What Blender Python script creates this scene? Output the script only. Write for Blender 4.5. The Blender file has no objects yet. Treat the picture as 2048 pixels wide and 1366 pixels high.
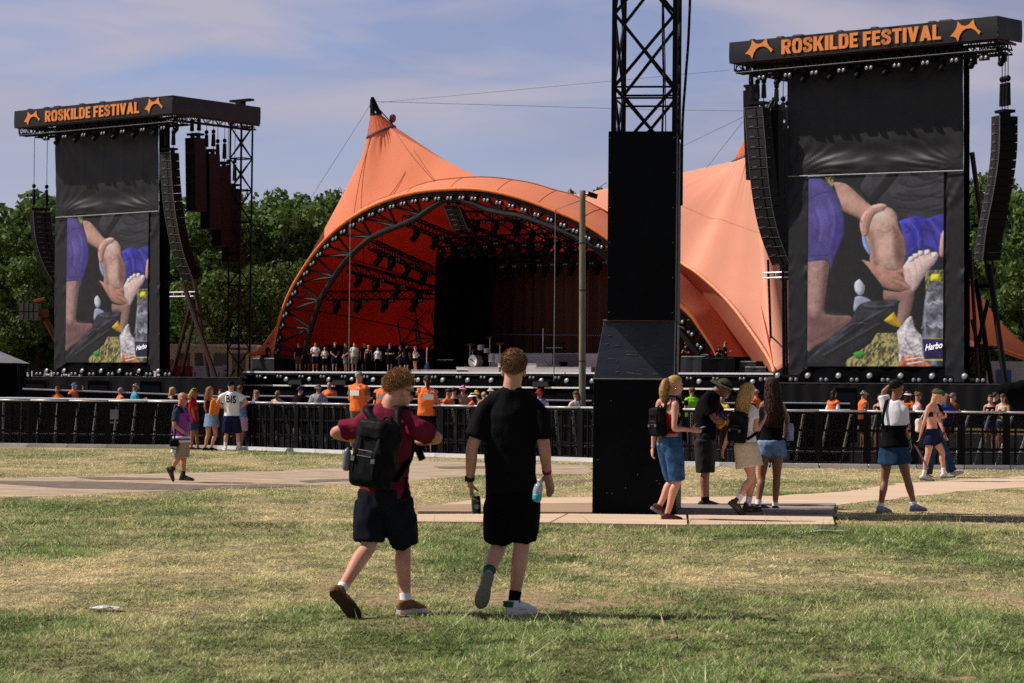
import bpy, bmesh, math, random
import numpy as np
from mathutils import Vector, Matrix, Euler, noise
random.seed(7); RNG = np.random.default_rng(11)
SC = bpy.context.scene
COL = SC.collection
V = Vector
rad = math.radians

# ------------------------------------------------------------------ camera model
F = 85 / 36 * 2048
PITCH = math.atan(102 / F); ROLL = rad(.56); CAMZ = 1.54
RC = Euler((math.pi / 2 + PITCH, 0, 0)).to_matrix() @ Matrix.Rotation(ROLL, 3, 'Z')
CAM = V((0, 0, CAMZ))
def ray(px, py): return RC @ V(((px - 1024) / F, (683 - py) / F, -1))
def at(px, py, Y):
    d = ray(px, py); return CAM + d * (Y / d.y)
def gnd(px, py, z=0.0):
    d = ray(px, py); return CAM + d * ((z - CAMZ) / d.z)
# the stage's own axes: u along its front, n towards the audience
M0 = V((-4.15, 143.7, 0)); US = V((.777, -.629, 0)).normalized(); NS = V((-.629, -.777, 0)).normalized()
def SP(s, b, z): return M0 + US * s - NS * b + V((0, 0, z))
def onb(px, py, b):
    d = ray(px, py); t = (b + (M0 - CAM).dot(NS) * 0 - (CAM - M0).dot(-NS)) / d.dot(-NS)
    return CAM + d * t
def toS(p):
    q = p - M0; return q.dot(US), q.dot(-NS), p.z
UPZ = V((0, 0, 1))

# ------------------------------------------------------------------ materials
MATS = {}
def srgb(r, g, b):
    f = lambda c: (c / 12.92 if c <= .04045 else ((c + .055) / 1.055) ** 2.4)
    return (f(r / 255), f(g / 255), f(b / 255))
def mat(key, col, rough=.6, metal=0, var=.15, scale=6, bump=0, bscale=40, spec=.3, trans=0, alpha=1, emit=0, stretch=None, col2=None, sheen=0, coord='Object'):
    if key in MATS: return MATS[key]
    m = bpy.data.materials.new(key); m.use_nodes = True
    nt = m.node_tree; N = nt.nodes; L = nt.links; N.clear()
    out = N.new('ShaderNodeOutputMaterial'); bs = N.new('ShaderNodeBsdfPrincipled')
    bs.inputs['Roughness'].default_value = rough; bs.inputs['Metallic'].default_value = metal
    bs.inputs['Specular IOR Level'].default_value = spec
    tc = N.new('ShaderNodeTexCoord'); mp = N.new('ShaderNodeMapping')
    L.new(tc.outputs[coord], mp.inputs[0])
    if stretch: mp.inputs['Scale'].default_value = stretch
    nz = N.new('ShaderNodeTexNoise'); nz.inputs['Scale'].default_value = scale; nz.inputs['Detail'].default_value = 6
    L.new(mp.outputs[0], nz.inputs['Vector'])
    cr = N.new('ShaderNodeValToRGB'); c = V(col)
    lo = col2 if col2 else tuple(x * (1 - var) for x in col); hi = col if col2 else tuple(min(1, x * (1 + var)) for x in col)
    cr.color_ramp.elements[0].position = .3; cr.color_ramp.elements[1].position = .7
    cr.color_ramp.elements[0].color = (*lo, 1); cr.color_ramp.elements[1].color = (*hi, 1)
    L.new(nz.outputs['Fac'], cr.inputs[0]); L.new(cr.outputs[0], bs.inputs['Base Color'])
    if bump:
        n2 = N.new('ShaderNodeTexNoise'); n2.inputs['Scale'].default_value = bscale; n2.inputs['Detail'].default_value = 5
        L.new(mp.outputs[0], n2.inputs['Vector'])
        bp = N.new('ShaderNodeBump'); bp.inputs['Strength'].default_value = bump; bp.inputs['Distance'].default_value = .02
        L.new(n2.outputs['Fac'], bp.inputs['Height']); L.new(bp.outputs[0], bs.inputs['Normal'])
    if emit:
        L.new(cr.outputs[0], bs.inputs['Emission Color']); bs.inputs['Emission Strength'].default_value = emit
    sh = bs.outputs[0]
    if trans:
        tr = N.new('ShaderNodeBsdfTranslucent'); L.new(cr.outputs[0], tr.inputs[0])
        mx = N.new('ShaderNodeMixShader'); mx.inputs[0].default_value = trans
        L.new(sh, mx.inputs[1]); L.new(tr.outputs[0], mx.inputs[2]); sh = mx.outputs[0]
    if alpha < 1:
        tr = N.new('ShaderNodeBsdfTransparent'); mx = N.new('ShaderNodeMixShader'); mx.inputs[0].default_value = alpha
        L.new(tr.outputs[0], mx.inputs[1]); L.new(sh, mx.inputs[2]); sh = mx.outputs[0]
    L.new(sh, out.inputs[0]); MATS[key] = m
    return m
def cmat(key, attr='Col', rough=.8, emit=0, trans=0, base=1):
    if key in MATS: return MATS[key]
    m = bpy.data.materials.new(key); m.use_nodes = True; nt = m.node_tree; N = nt.nodes; L = nt.links
    bs = N['Principled BSDF']; a = N.new('ShaderNodeAttribute'); a.attribute_name = attr
    bs.inputs['Roughness'].default_value = rough; bs.inputs['Specular IOR Level'].default_value = .2
    if base: L.new(a.outputs['Color'], bs.inputs['Base Color'])
    else: bs.inputs['Base Color'].default_value = (.01, .01, .01, 1)
    if emit: L.new(a.outputs['Color'], bs.inputs['Emission Color']); bs.inputs['Emission Strength'].default_value = emit
    if trans:
        tr = N.new('ShaderNodeBsdfTranslucent'); L.new(a.outputs['Color'], tr.inputs[0])
        mx = N.new('ShaderNodeMixShader'); mx.inputs[0].default_value = trans
        L.new(bs.outputs[0], mx.inputs[1]); L.new(tr.outputs[0], mx.inputs[2]); L.new(mx.outputs[0], N['Material Output'].inputs[0])
    MATS[key] = m; return m

BLACK = mat('black paint', (.0025, .003, .005), .5, spec=.1, var=.3, bump=.15, bscale=8)
METAL_B = mat('black metal', (.004, .004, .005), .5, var=.3, spec=.12)
STEEL = mat('bare steel', (.55, .55, .56), .4, .6, var=.15)
ALU = mat('aluminium', (.58, .58, .60), .42, .35, var=.08)
TRUSSG = mat('dark grey steel', (.020, .019, .021), .55, var=.2, spec=.15)
REDM = mat('dark red steel', (.032, .007, .007), .5, var=.3)
VINYL = mat('black vinyl', (.0085, .0088, .0120), .50, var=.25, bump=.2, bscale=1.5, spec=.32)
DRAPE = mat('black drape', (.003, .003, .004), .9, spec=.04, var=.3, stretch=(1, 1, .15), scale=2)
LENS = mat('lamp lens', (.24, .245, .28), .38, .1, scale=12, col2=(.09, .095, .11), spec=.45)
LENSD = mat('dim lamp lens', (.42, .42, .40), .3, .3, var=.2, scale=20)
GRILLE = mat('speaker grille', (.0035, .0035, .0045), .6, spec=.1, var=.3, bump=.3, bscale=30)
SUBRED = mat('dark wine cabinet', (.017, .0045, .006), .6, var=.4, scale=3, spec=.15)
def fabric(key, col, trans, var=.06):
    return mat(key, col, .75, var=var, scale=.30, bump=.35, bscale=.55, trans=trans, spec=.12)
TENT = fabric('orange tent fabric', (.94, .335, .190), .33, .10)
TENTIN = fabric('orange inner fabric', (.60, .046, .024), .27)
TENT2 = fabric('sunlit orange tent fabric', (.97, .44, .30), .25, .06)  # same tent cloth, with stronger sunlight painted into the base colour
ORANGE_P = mat('orange print', (.80, .25, .055), .6, var=.05)

# ------------------------------------------------------------------ mesh building
class MB:
    def __init__(s): s.v = []; s.f = []
    def add(s, vs, fs):
        k = len(s.v); s.v += [V(p) for p in vs]; s.f += [tuple(i + k for i in f) for f in fs]; return s
    def box(s, c, size, ax=None, taper=1.0):
        c = V(c); X, Y, Z = ax or (V((1, 0, 0)), V((0, 1, 0)), V((0, 0, 1)))
        a, b, h = size[0] / 2, size[1] / 2, size[2] / 2
        p = []
        for z, k in ((-h, 1), (h, taper)):
            for x, y in ((-a, -b), (a, -b), (a, b), (-a, b)): p.append(c + X * x * k + Y * y * k + Z * z)
        return s.add(p, [(3, 2, 1, 0), (4, 5, 6, 7), (0, 1, 5, 4), (1, 2, 6, 5), (2, 3, 7, 6), (3, 0, 4, 7)])
    def bar(s, p0, p1, r, n=6, r1=None):
        p0 = V(p0); p1 = V(p1); d = (p1 - p0)
        if d.length < 1e-6: return s
        d.normalize(); a = d.orthogonal().normalized(); b = d.cross(a); r1 = r if r1 is None else r1
        vs = []
        for p, q in ((p0, r), (p1, r1)):
            for i in range(n):
                t = 2 * math.pi * (i + .5) / n; vs.append(p + (a * math.cos(t) + b * math.sin(t)) * q)
        fs = [(i, (i + 1) % n, n + (i + 1) % n, n + i) for i in range(n)]
        return s.add(vs, fs + [tuple(range(n))[::-1], tuple(range(n, 2 * n))])
    def poly(s, pts, r, n=6):
        for a, b in zip(pts[:-1], pts[1:]): s.bar(a, b, r, n)
        return s
    def grid(s, rows, closed=False):
        k = len(s.v); m = len(rows[0])
        for r in rows: s.v += [V(p) for p in r]
        for i in range(len(rows) - 1):
            for j in range(m if closed else m - 1):
                j2 = (j + 1) % m; s.f.append((k + i * m + j, k + i * m + j2, k + (i + 1) * m + j2, k + (i + 1) * m + j))
        return s
    def rings(s, rings, caps=True):
        k = len(s.v); m = len(rings[0]); s.grid(rings, True)
        if caps:
            s.f.append(tuple(range(k, k + m))[::-1]); e = k + (len(rings) - 1) * m; s.f.append(tuple(range(e, e + m)))
        return s
    def disc(s, c, nrm, r, n=16, dome=0):
        nrm = V(nrm).normalized(); a = nrm.orthogonal().normalized(); b = nrm.cross(a); c = V(c)
        rings = []
        for q, h in (((1, 0), (.7, .55), (.3, .92)) if dome else ((1, 0),)):
            rings.append([c + (a * math.cos(2 * math.pi * i / n) + b * math.sin(2 * math.pi * i / n)) * r * q + nrm * dome * h for i in range(n)])
        s.grid(rings, True); e = len(s.v) - n; s.f.append(tuple(range(e, e + n)))
        return s
    def ell(s, c, r, ax=None, nu=16, nv=10):
        c = V(c); X, Y, Z = ax or (V((1, 0, 0)), V((0, 1, 0)), V((0, 0, 1)))
        rings = []
        for i in range(1, nv):
            t = math.pi * i / nv - math.pi / 2
            rings.append([c + X * (r[0] * math.cos(t) * math.cos(2 * math.pi * j / nu)) + Y * (r[1] * math.cos(t) * math.sin(2 * math.pi * j / nu)) + Z * (r[2] * math.sin(t)) for j in range(nu)])
        k = len(s.v); s.grid(rings, True); n = len(s.v); s.v += [c - Z * r[2], c + Z * r[2]]
        for j in range(nu):
            s.f.append((n, k + (j + 1) % nu, k + j)); e = k + (nv - 2) * nu; s.f.append((n + 1, e + j, e + (j + 1) % nu))
        return s
    def truss(s, p0, p1, w, r=.03, rb=.018, step=None, side=None, n=5):
        """box truss between two points"""
        p0 = V(p0); p1 = V(p1); d = p1 - p0; Ln = d.length; d.normalize()
        a = (side or (UPZ if abs(d.z) < .9 else V((1, 0, 0)))); a = (a - d * a.dot(d)).normalized(); b = d.cross(a)
        cs = [(a * i + b * j) * w / 2 for i, j in ((-1, -1), (1, -1), (1, 1), (-1, 1))]
        for c in cs: s.bar(p0 + c, p1 + c, r, n)
        step = step or w; k = max(1, round(Ln / step))
        for i in range(k):
            q0 = p0 + d * (Ln * i / k); q1 = p0 + d * (Ln * (i + 1) / k)
            for j in range(4):
                c0, c1 = cs[j], cs[(j + 1) % 4]
                if (i + j) % 2: c0, c1 = c1, c0
                s.bar(q0 + c0, q1 + c1, rb, 4)
                if i % 2 == 0: s.bar(q0 + c0, q0 + c1, rb, 4)
        return s
    def mesh(s, name, off=None):
        me = bpy.data.meshes.new(name); o = off or V((0, 0, 0))
        me.from_pydata([tuple(p - o) for p in s.v], [], s.f); me.validate(clean_customdata=False); return me
def fixn(me):
    bm = bmesh.new(); bm.from_mesh(me); bmesh.ops.recalc_face_normals(bm, faces=bm.faces); bm.to_mesh(me); bm.free(); return me
def smooth(me, on=True):
    me.polygons.foreach_set('use_smooth', [on] * len(me.polygons)); me.update(); return me
def link(name, me, m=None, parent=None, sm=False):
    o = bpy.data.objects.new(name, me); COL.objects.link(o)
    if m is not None:
        if len(me.materials) == 0: me.materials.append(None)
        o.material_slots[0].link = 'OBJECT'; o.material_slots[0].material = m
    if parent is not None: o.parent = parent
    if sm: smooth(me)
    return o
def part(name, mb, m, parent=None, sm=False, fix=True):
    off = parent_off(parent)
    me = mb.mesh(name, off)
    if fix: fixn(me)
    return link(name, me, m, parent, sm)
def parent_off(p):
    o = V((0, 0, 0))
    while p is not None: o = o + p.location; p = p.parent
    return o
def tag(o, label=None, cat=None, group=None, kind=None):
    for k, x in (('label', label), ('category', cat), ('group', group), ('kind', kind)):
        if x: o[k] = x
    return o
def thing(name, label, cat, loc=(0, 0, 0), group=None):
    o = bpy.data.objects.new(name, None); COL.objects.link(o); o.location = loc; o.empty_display_size = .2
    return tag(o, label, cat, group)
def copy_tree(o, parent=None):
    c = o.copy(); COL.objects.link(c); c.parent = parent
    for ch in list(o.children): copy_tree(ch, c)
    return c
def bez(pts, n=8):
    """Catmull-Rom through points"""
    P = [V(p) for p in pts]; out = []
    for i in range(len(P) - 1):
        a = P[max(i - 1, 0)]; b = P[i]; c = P[i + 1]; d = P[min(i + 2, len(P) - 1)]
        for k in range(n):
            t = k / n
            out.append(.5 * ((2 * b) + (c - a) * t + (2 * a - 5 * b + 4 * c - d) * t * t + (3 * b - a - 3 * c + d) * t ** 3))
    out.append(P[-1]); return out
def resample(pts, n):
    P = [V(p) for p in pts]; L = [0]
    for a, b in zip(P[:-1], P[1:]): L.append(L[-1] + (b - a).length)
    out = []; j = 0
    for i in range(n):
        t = L[-1] * i / (n - 1)
        while j < len(L) - 2 and L[j + 1] < t: j += 1
        k = (t - L[j]) / max(1e-9, L[j + 1] - L[j]); out.append(P[j].lerp(P[j + 1], min(1, max(0, k))))
    return out
def textmesh(s, size=1.0, bold=0.0, sx=1.0, space=1.0):
    cu = bpy.data.curves.new('lettering', 'FONT'); cu.body = s; cu.size = size; cu.offset = bold; cu.space_character = space
    cu.fill_mode = 'FRONT' if hasattr(cu, 'fill_mode') else cu.fill_mode
    o = bpy.data.objects.new('lettering', cu); COL.objects.link(o)
    dg = bpy.context.evaluated_depsgraph_get(); me = bpy.data.meshes.new_from_object(o.evaluated_get(dg))
    bpy.data.objects.remove(o); bpy.data.curves.remove(cu)
    co = np.array([v.co for v in me.vertices]); fs = [tuple(p.vertices) for p in me.polygons]
    return co * np.array([sx, 1, 1]), fs
def text_on(s, origin, X, Y, width, height, bold=0.0, space=1.0):
    """flat lettering filling width x height on a plane"""
    co, fs = textmesh(s, 1, bold, 1, space)
    lo = co.min(0); hi = co.max(0); mb = MB()
    mb.add([V(origin) + X * ((c[0] - lo[0]) / (hi[0] - lo[0]) * width) + Y * ((c[1] - lo[1]) / (hi[1] - lo[1]) * height) for c in co], fs)
    return mb

def glyphs():
    """heavy condensed capitals as convex pieces, unit height"""
    def bar(x0, y0, x1, y1): return [(x0, y0), (x1, y0), (x1, y1), (x0, y1)]
    def ring(cx, cy, rx, ry, tx, ty, a0=0, a1=360, p=.62, n=20):
        out = []; P = lambda a, ax, ay: (cx + ax * math.copysign(abs(math.cos(a)) ** p, math.cos(a)), cy + ay * math.copysign(abs(math.sin(a)) ** p, math.sin(a)))
        for i in range(n):
            a, b = rad(a0 + (a1 - a0) * i / n), rad(a0 + (a1 - a0) * (i + 1) / n); out.append([P(a, rx, ry), P(b, rx, ry), P(b, rx - tx, ry - ty), P(a, rx - tx, ry - ty)])
        return out
    def strip(pts, w):
        Q = [(p.x, p.y) for p in bez([V((x, y, 0)) for x, y in pts], 6)]; L = []
        for i, q in enumerate(Q):
            a, b = Q[max(0, i - 1)], Q[min(len(Q) - 1, i + 1)]; dx, dy = b[0] - a[0], b[1] - a[1]; l = math.hypot(dx, dy); L.append(((q[0] - dy / l * w / 2, q[1] + dx / l * w / 2), (q[0] + dy / l * w / 2, q[1] - dx / l * w / 2)))
        return [[L[i][0], L[i][1], L[i + 1][1], L[i + 1][0]] for i in range(len(L) - 1)]
    t = .20; G = {}
    G['I'] = (.21, [bar(0, 0, .21, 1)]); G['L'] = (.46, [bar(0, 0, t, 1), bar(t, 0, .46, .19)])
    G['E'] = (.46, [bar(0, 0, t, 1), bar(t, 0, .46, .19), bar(t, .41, .42, .59), bar(t, .81, .46, 1)]); G['F'] = (.45, [bar(0, 0, t, 1), bar(t, .39, .41, .57), bar(t, .81, .45, 1)])
    G['T'] = (.52, [bar(.16, 0, .36, .81), bar(0, .81, .52, 1)]); G['O'] = (.58, ring(.29, .5, .29, .515, .20, .20))
    G['D'] = (.56, [bar(0, 0, t, 1), bar(t, 0, .28, .18), bar(t, .82, .28, 1)] + ring(.24, .5, .32, .5, .20, .18, -90, 90))
    G['R'] = (.57, [bar(0, 0, t, 1), bar(t, .83, .30, 1), bar(t, .40, .30, .56)] + ring(.27, .70, .28, .30, .19, .16, -90, 90) + [[(.20, .42), (.40, .46), (.58, 0), (.36, 0)]])
    G['K'] = (.60, [bar(0, 0, t, 1), [(t, .30), (t, .58), (.37, 1), (.60, 1)], [(.24, .46), (.38, .64), (.61, 0), (.38, 0)]])
    G['V'] = (.60, [[(0, 1), (.22, 1), (.38, 0), (.20, 0)], [(.60, 1), (.38, 1), (.22, 0), (.40, 0)]])
    G['A'] = (.62, [[(0, 0), (.21, 0), (.41, 1), (.20, 1)], [(.62, 0), (.41, 0), (.21, 1), (.42, 1)], bar(.17, .18, .45, .35)])
    G['S'] = (.53, strip([(.44, .66), (.43, .80), (.36, .895), (.26, .91), (.15, .88), (.105, .76), (.13, .64), (.26, .53), (.40, .42), (.43, .28), (.39, .14), (.27, .09), (.16, .10), (.10, .20), (.09, .34)], .205))
    return G
def heavy_text(s, origin, X, Y, N_, width, height):
    G = glyphs(); x = 0; P = []
    for ch in s:
        if ch == ' ': x += .22; continue
        w, ps = G[ch]
        for i, p in enumerate(ps): P.append(([(a + x, b) for a, b in p], .004 * (i % 5)))
        x += w + .055
    x -= .055; mb = MB()
    for p, dz in P: mb.add([V(origin) + X * (a / x * width) + Y * (b * height) + N_ * dz for a, b in p], [tuple(range(len(p)))])
    return mb
# ------------------------------------------------------------------ numpy value noise
_lat = np.random.default_rng(3).random((257, 257))
def vnoise(x, y):
    xi = np.floor(x).astype(int); yi = np.floor(y).astype(int); fx = x - xi; fy = y - yi
    fx = fx * fx * (3 - 2 * fx); fy = fy * fy * (3 - 2 * fy); a = xi % 256; b = yi % 256
    return (_lat[a, b] * (1 - fx) * (1 - fy) + _lat[a + 1, b] * fx * (1 - fy) + _lat[a, b + 1] * (1 - fx) * fy + _lat[a + 1, b + 1] * fx * fy)
def fbm(x, y, o=4):
    s = 0; a = .5; t = 0
    for i in range(o): s = s + a * vnoise(x * 2 ** i + 17 * i, y * 2 ** i + 9 * i); t += a; a *= .55
    return s / t
def inpoly(x, y, poly):
    r = np.zeros(x.shape, bool); n = len(poly)
    for i in range(n):
        x0, y0 = poly[i][:2]; x1, y1 = poly[(i + 1) % n][:2]
        if y0 == y1: continue
        c = ((y0 > y) != (y1 > y)) & (x < (x1 - x0) * (y - y0) / (y1 - y0) + x0); r ^= c
    return r
def segdist(x, y, a, b):
    ax, ay = a[0], a[1]; bx, by = b[0] - ax, b[1] - ay; t = np.clip(((x - ax) * bx + (y - ay) * by) / (bx * bx + by * by), 0, 1)
    return np.hypot(x - ax - bx * t, y - ay - by * t)

RUTS = [((1309, 1335), (1489, 1297)), ((1439, 1340), (1579, 1305)), ((1524, 1357), (1674, 1325)), ((1614, 1360), (1789, 1325)), ((1924, 1360), (2044, 1335)), ((1024, 1295), (1169, 1270)), ((480, 1350), (660, 1340)), ((1230, 1290), (1350, 1270))]
RUTS = [(gnd(*a), gnd(*b)) for a, b in RUTS]
PATH_L = [(-260, 958), (0, 957), (175, 953), (328, 947), (560, 942), (690, 935), (760, 921), (860, 923), (1000, 926), (1183, 931), (1183, 950), (1000, 948), (900, 955), (790, 966), (690, 970), (560, 971), (273, 985), (120, 992), (0, 995), (-260, 999)]
PATH_R = [(1359, 995), (1554, 992), (1674, 985), (1804, 967), (2048, 952), (2300, 938), (2300, 962), (2048, 975), (1899, 985), (1749, 1003), (1690, 1009), (1672, 1012), (1500, 1012), (1360, 1012)]
def gp(pl): return [gnd(*p) for p in pl]
def ragged(pts, n, amp, seed):
    P = pts + [pts[0]]; out = []
    for i, (a, b) in enumerate(zip(P[:-1], P[1:])):
        k = max(1, int((b - a).length / n))
        for j in range(k):
            p = a.lerp(b, j / k); q = noise.noise_vector(p * 1.3 + V((seed, 0, 0))); out.append(V((p.x + q.x * amp, p.y + q.y * amp * 1.6, p.z)))
    return out
pathL = ragged(gp(PATH_L), .35, .22, 1); pathR = ragged(gp(PATH_R), .35, .17, 5)
BOARDS = [  # px polygon, tone
    ([(834, 1036), (1133, 1036), (1098, 1053), (834, 1051)], 0, 'pale plywood ground board under the strolling pair, nearest its left end with a diagonal crack'),
    ([(1137, 1036), (1372, 1037), (1374, 1058), (1102, 1054)], 0, 'pale plywood ground board directly in front of the black tower base'),
    ([(1377, 1037), (1664, 1037), (1669, 1056), (1380, 1058)], 0, 'pale plywood ground board in front of the four people by the tower'),
    ([(838, 1017), (1192, 1013), (1192, 1032), (836, 1031)], 1, 'worn brown plywood ground board left of the tower base'),
    ([(962, 1002), (1192, 998), (1192, 1011.5), (876, 1015)], 0, 'sand coloured ground board behind the worn brown one'),
    ([(1340, 1013), (1672, 1013.5), (1662, 1033), (1340, 1033)], 2, 'ground board right of the tower, its shade painted in as grey'),
]
boardpolys = [[(p.x, p.y) for p in gp(b[0])] for b in BOARDS]
pl2 = [(p.x, p.y) for p in pathL]; pr2 = [(p.x, p.y) for p in pathR]

# fence line on the ground (foot of the panels)
FENCE = [gnd(*p) for p in [(-330, 886), (0, 893), (339, 896.5), (460, 898.5), (687, 907.5), (1000, 918), (1180, 923.5), (1370, 931), (1660, 936), (2048, 938.5), (2400, 937)]]
FENCE = bez(FENCE, 8)

def green(x, y):
    n = fbm(x * .45 + 3, y * .22 + 8, 4); n2 = fbm(x * 1.7, y * .9 + 40, 3)
    base = np.interp(y, [10, 14.5, 16.6, 17.6, 20.5, 22, 27.2, 28.5, 36, 60], [.92, .84, .60, .27, .22, .44, .62, .36, .34, .40])
    return np.clip(base + .04 + (n - .5) * 1.5 + (n2 - .5) * .9, 0, 1)
def bare(x, y):
    n = fbm(x * 1.1 + 50, y * .5 + 20, 4); n2 = fbm(x * 5, y * 2.2, 3)
    d = np.clip((n - .56) * 5 + (n2 - .5) * 1.6, 0, 1) * np.interp(y, [12, 16, 17.5, 22, 26, 34, 60], [.25, .4, .9, .75, .3, .7, .5])
    for a, b in RUTS:
        s = segdist(x, y, a, b); d = np.maximum(d, np.clip(1.2 - s / .085 + (n2 - .5) * 1.6, 0, 1) * .8)
    return d
STRAW = np.array([.76, .625, .36]); GREENC = np.array([.165, .225, .07]); DIRT = np.array([.58, .41, .25])
DIRT2 = np.array([.36, .24, .15])

def build_ground():
    xs = np.concatenate([[-4000, -900, -250, -90, -45], np.arange(-30, 30.01, .2), [45, 90, 250, 900, 4000]])
    ys = np.concatenate([[-400, -60, -10, 0, 5], np.arange(9, 66, .2), [70, 80, 110, 160, 260, 600, 1500, 6000]])
    X, Y = np.meshgrid(xs, ys); nx, ny = len(xs), len(ys)
    g = green(X, Y)[..., None]; b = bare(X, Y)[..., None]
    c = (STRAW * .74 * (1 - g) + GREENC * .95 * g) * (1 - b) + DIRT * .86 * b
    me = bpy.data.meshes.new('ground'); nv = nx * ny; me.vertices.add(nv)
    me.vertices.foreach_set('co', np.stack([X, Y, np.zeros_like(X)], -1).astype(np.float32).ravel())
    i = np.arange(nv).reshape(ny, nx); q = np.stack([i[:-1, :-1], i[:-1, 1:], i[1:, 1:], i[1:, :-1]], -1).reshape(-1, 4)
    me.loops.add(q.size); me.loops.foreach_set('vertex_index', q.ravel().astype(np.int32)); me.polygons.add(len(q))
    me.polygons.foreach_set('loop_start', (np.arange(len(q)) * 4).astype(np.int32)); me.update(calc_edges=True)
    at_ = me.color_attributes.new('Col', 'FLOAT_COLOR', 'POINT')
    at_.data.foreach_set('color', np.concatenate([c, np.ones_like(g)], -1).astype(np.float32).ravel())
    m = bpy.data.materials.new('dry turf'); m.use_nodes = True; nt = m.node_tree; N = nt.nodes; L = nt.links; bs = N['Principled BSDF']
    a = N.new('ShaderNodeAttribute'); a.attribute_name = 'Col'; tc = N.new('ShaderNodeTexCoord')
    nz = N.new('ShaderNodeTexNoise'); nz.inputs['Scale'].default_value = 9; nz.inputs['Detail'].default_value = 9; nz.inputs['Roughness'].default_value = .72
    mp = N.new('ShaderNodeMapping'); mp.inputs['Scale'].default_value = (1, .8, 1); L.new(tc.outputs['Object'], mp.inputs[0]); L.new(mp.outputs[0], nz.inputs['Vector'])
    cr = N.new('ShaderNodeValToRGB'); cr.color_ramp.elements[0].position = .36; cr.color_ramp.elements[1].position = .62
    cr.color_ramp.elements[0].color = (.50, .46, .40, 1); cr.color_ramp.elements[1].color = (1.12, 1.12, 1.12, 1)
    L.new(nz.outputs['Fac'], cr.inputs[0])
    mx = N.new('ShaderNodeMix'); mx.data_type = 'RGBA'; mx.blend_type = 'MULTIPLY'; mx.inputs[0].default_value = 1
    L.new(a.outputs['Color'], mx.inputs[6]); L.new(cr.outputs[0], mx.inputs[7]); L.new(mx.outputs[2], bs.inputs['Base Color'])
    bs.inputs['Roughness'].default_value = .95; bs.inputs['Specular IOR Level'].default_value = .1
    bp = N.new('ShaderNodeBump'); bp.inputs['Distance'].default_value = .05; bp.inputs['Strength'].default_value = .9
    L.new(nz.outputs['Fac'], bp.inputs['Height']); L.new(bp.outputs[0], bs.inputs['Normal'])
    o = link('ground', me, m); tag(o, kind='structure')

def build_grass():
    n = 900000
    u = RNG.random(n); y0, y1 = 11.6, 61.0
    y = (y0 ** -.2 + u * (y1 ** -.2 - y0 ** -.2)) ** (-5)
    x = (RNG.random(n) * 2 - 1) * (.232 * y + .9)
    g = green(x, y); b = bare(x, y)
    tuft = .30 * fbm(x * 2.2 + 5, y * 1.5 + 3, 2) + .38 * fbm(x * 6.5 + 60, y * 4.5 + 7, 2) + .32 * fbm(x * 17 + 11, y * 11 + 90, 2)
    keep = RNG.random(n) > np.clip(b * 1.05 + (1 - g) * .22 + (.50 - tuft) * 4.0, 0, .985)
    for p in (*[[(q.x, q.y) for q in ragged(gp(z), .3, .30, sd_)] for z, sd_ in ((PATH_L, 21), (PATH_R, 33))], *boardpolys): keep &= ~inpoly(x, y, p)
    fx = np.array([p.x for p in FENCE]); fy = np.array([p.y for p in FENCE]); keep &= y < np.interp(x, fx, fy) - .42
    x, y, g, b, tuft = x[keep], y[keep], g[keep], b[keep], tuft[keep]; n = len(x)
    # worn grass grows a little over the borders of the boards
    sc = (y / 13) ** .62
    edge = np.exp(-((y - 27.4) / .5) ** 2) * 1.1
    h = (.010 + .019 * RNG.random(n) ** 1.6) * (.6 + .9 * g) * (.15 + 3.2 * np.clip(tuft - .2, 0, 1) ** 1.5) * (1 + edge) * (1 + .25 * (sc - 1))
    tall = RNG.random(n) < .010 * (.3 + 1.6 * g); h[tall] *= 3.2
    w = (.0032 + .0030 * RNG.random(n)) * sc
    az = RNG.random(n) * 2 * np.pi; ln = (.3 + 1.5 * RNG.random(n)) * h * np.where(g < .35, 1.6, 1.0); la = RNG.random(n) * 2 * np.pi
    P = np.zeros((n, 3, 3), np.float32)
    P[:, 0, 0] = x - np.cos(az) * w; P[:, 0, 1] = y - np.sin(az) * w
    P[:, 1, 0] = x + np.cos(az) * w; P[:, 1, 1] = y + np.sin(az) * w
    P[:, 2, 0] = x + np.cos(la) * ln; P[:, 2, 1] = y + np.sin(la) * ln; P[:, 2, 2] = h
    gg = np.clip(g + (RNG.random(n) - .5) * .75, 0, 1)[:, None]
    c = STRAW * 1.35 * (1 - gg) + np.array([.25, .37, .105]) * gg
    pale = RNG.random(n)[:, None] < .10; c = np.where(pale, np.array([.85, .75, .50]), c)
    c = c * ((.70 + .60 * RNG.random(n)) * np.clip(.24 + (tuft - .38) * 5.4, .18, 1.25))[:, None]  # shade in the crevices between tufts is painted into the blade colour
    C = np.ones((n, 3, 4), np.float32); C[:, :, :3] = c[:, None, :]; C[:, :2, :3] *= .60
    me = bpy.data.meshes.new('grass'); me.vertices.add(n * 3); me.vertices.foreach_set('co', P.ravel())
    me.loops.add(n * 3); me.loops.foreach_set('vertex_index', np.arange(n * 3, dtype=np.int32)); me.polygons.add(n)
    me.polygons.foreach_set('loop_start', (np.arange(n) * 3).astype(np.int32)); me.update(calc_edges=True)
    at_ = me.color_attributes.new('Col', 'FLOAT_COLOR', 'POINT'); at_.data.foreach_set('color', C.ravel())
    o = link('grass', me, cmat('grass blades', rough=.75, trans=.35)); tag(o, 'short trampled half dry grass covering the field', 'grass', kind='stuff')

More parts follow.
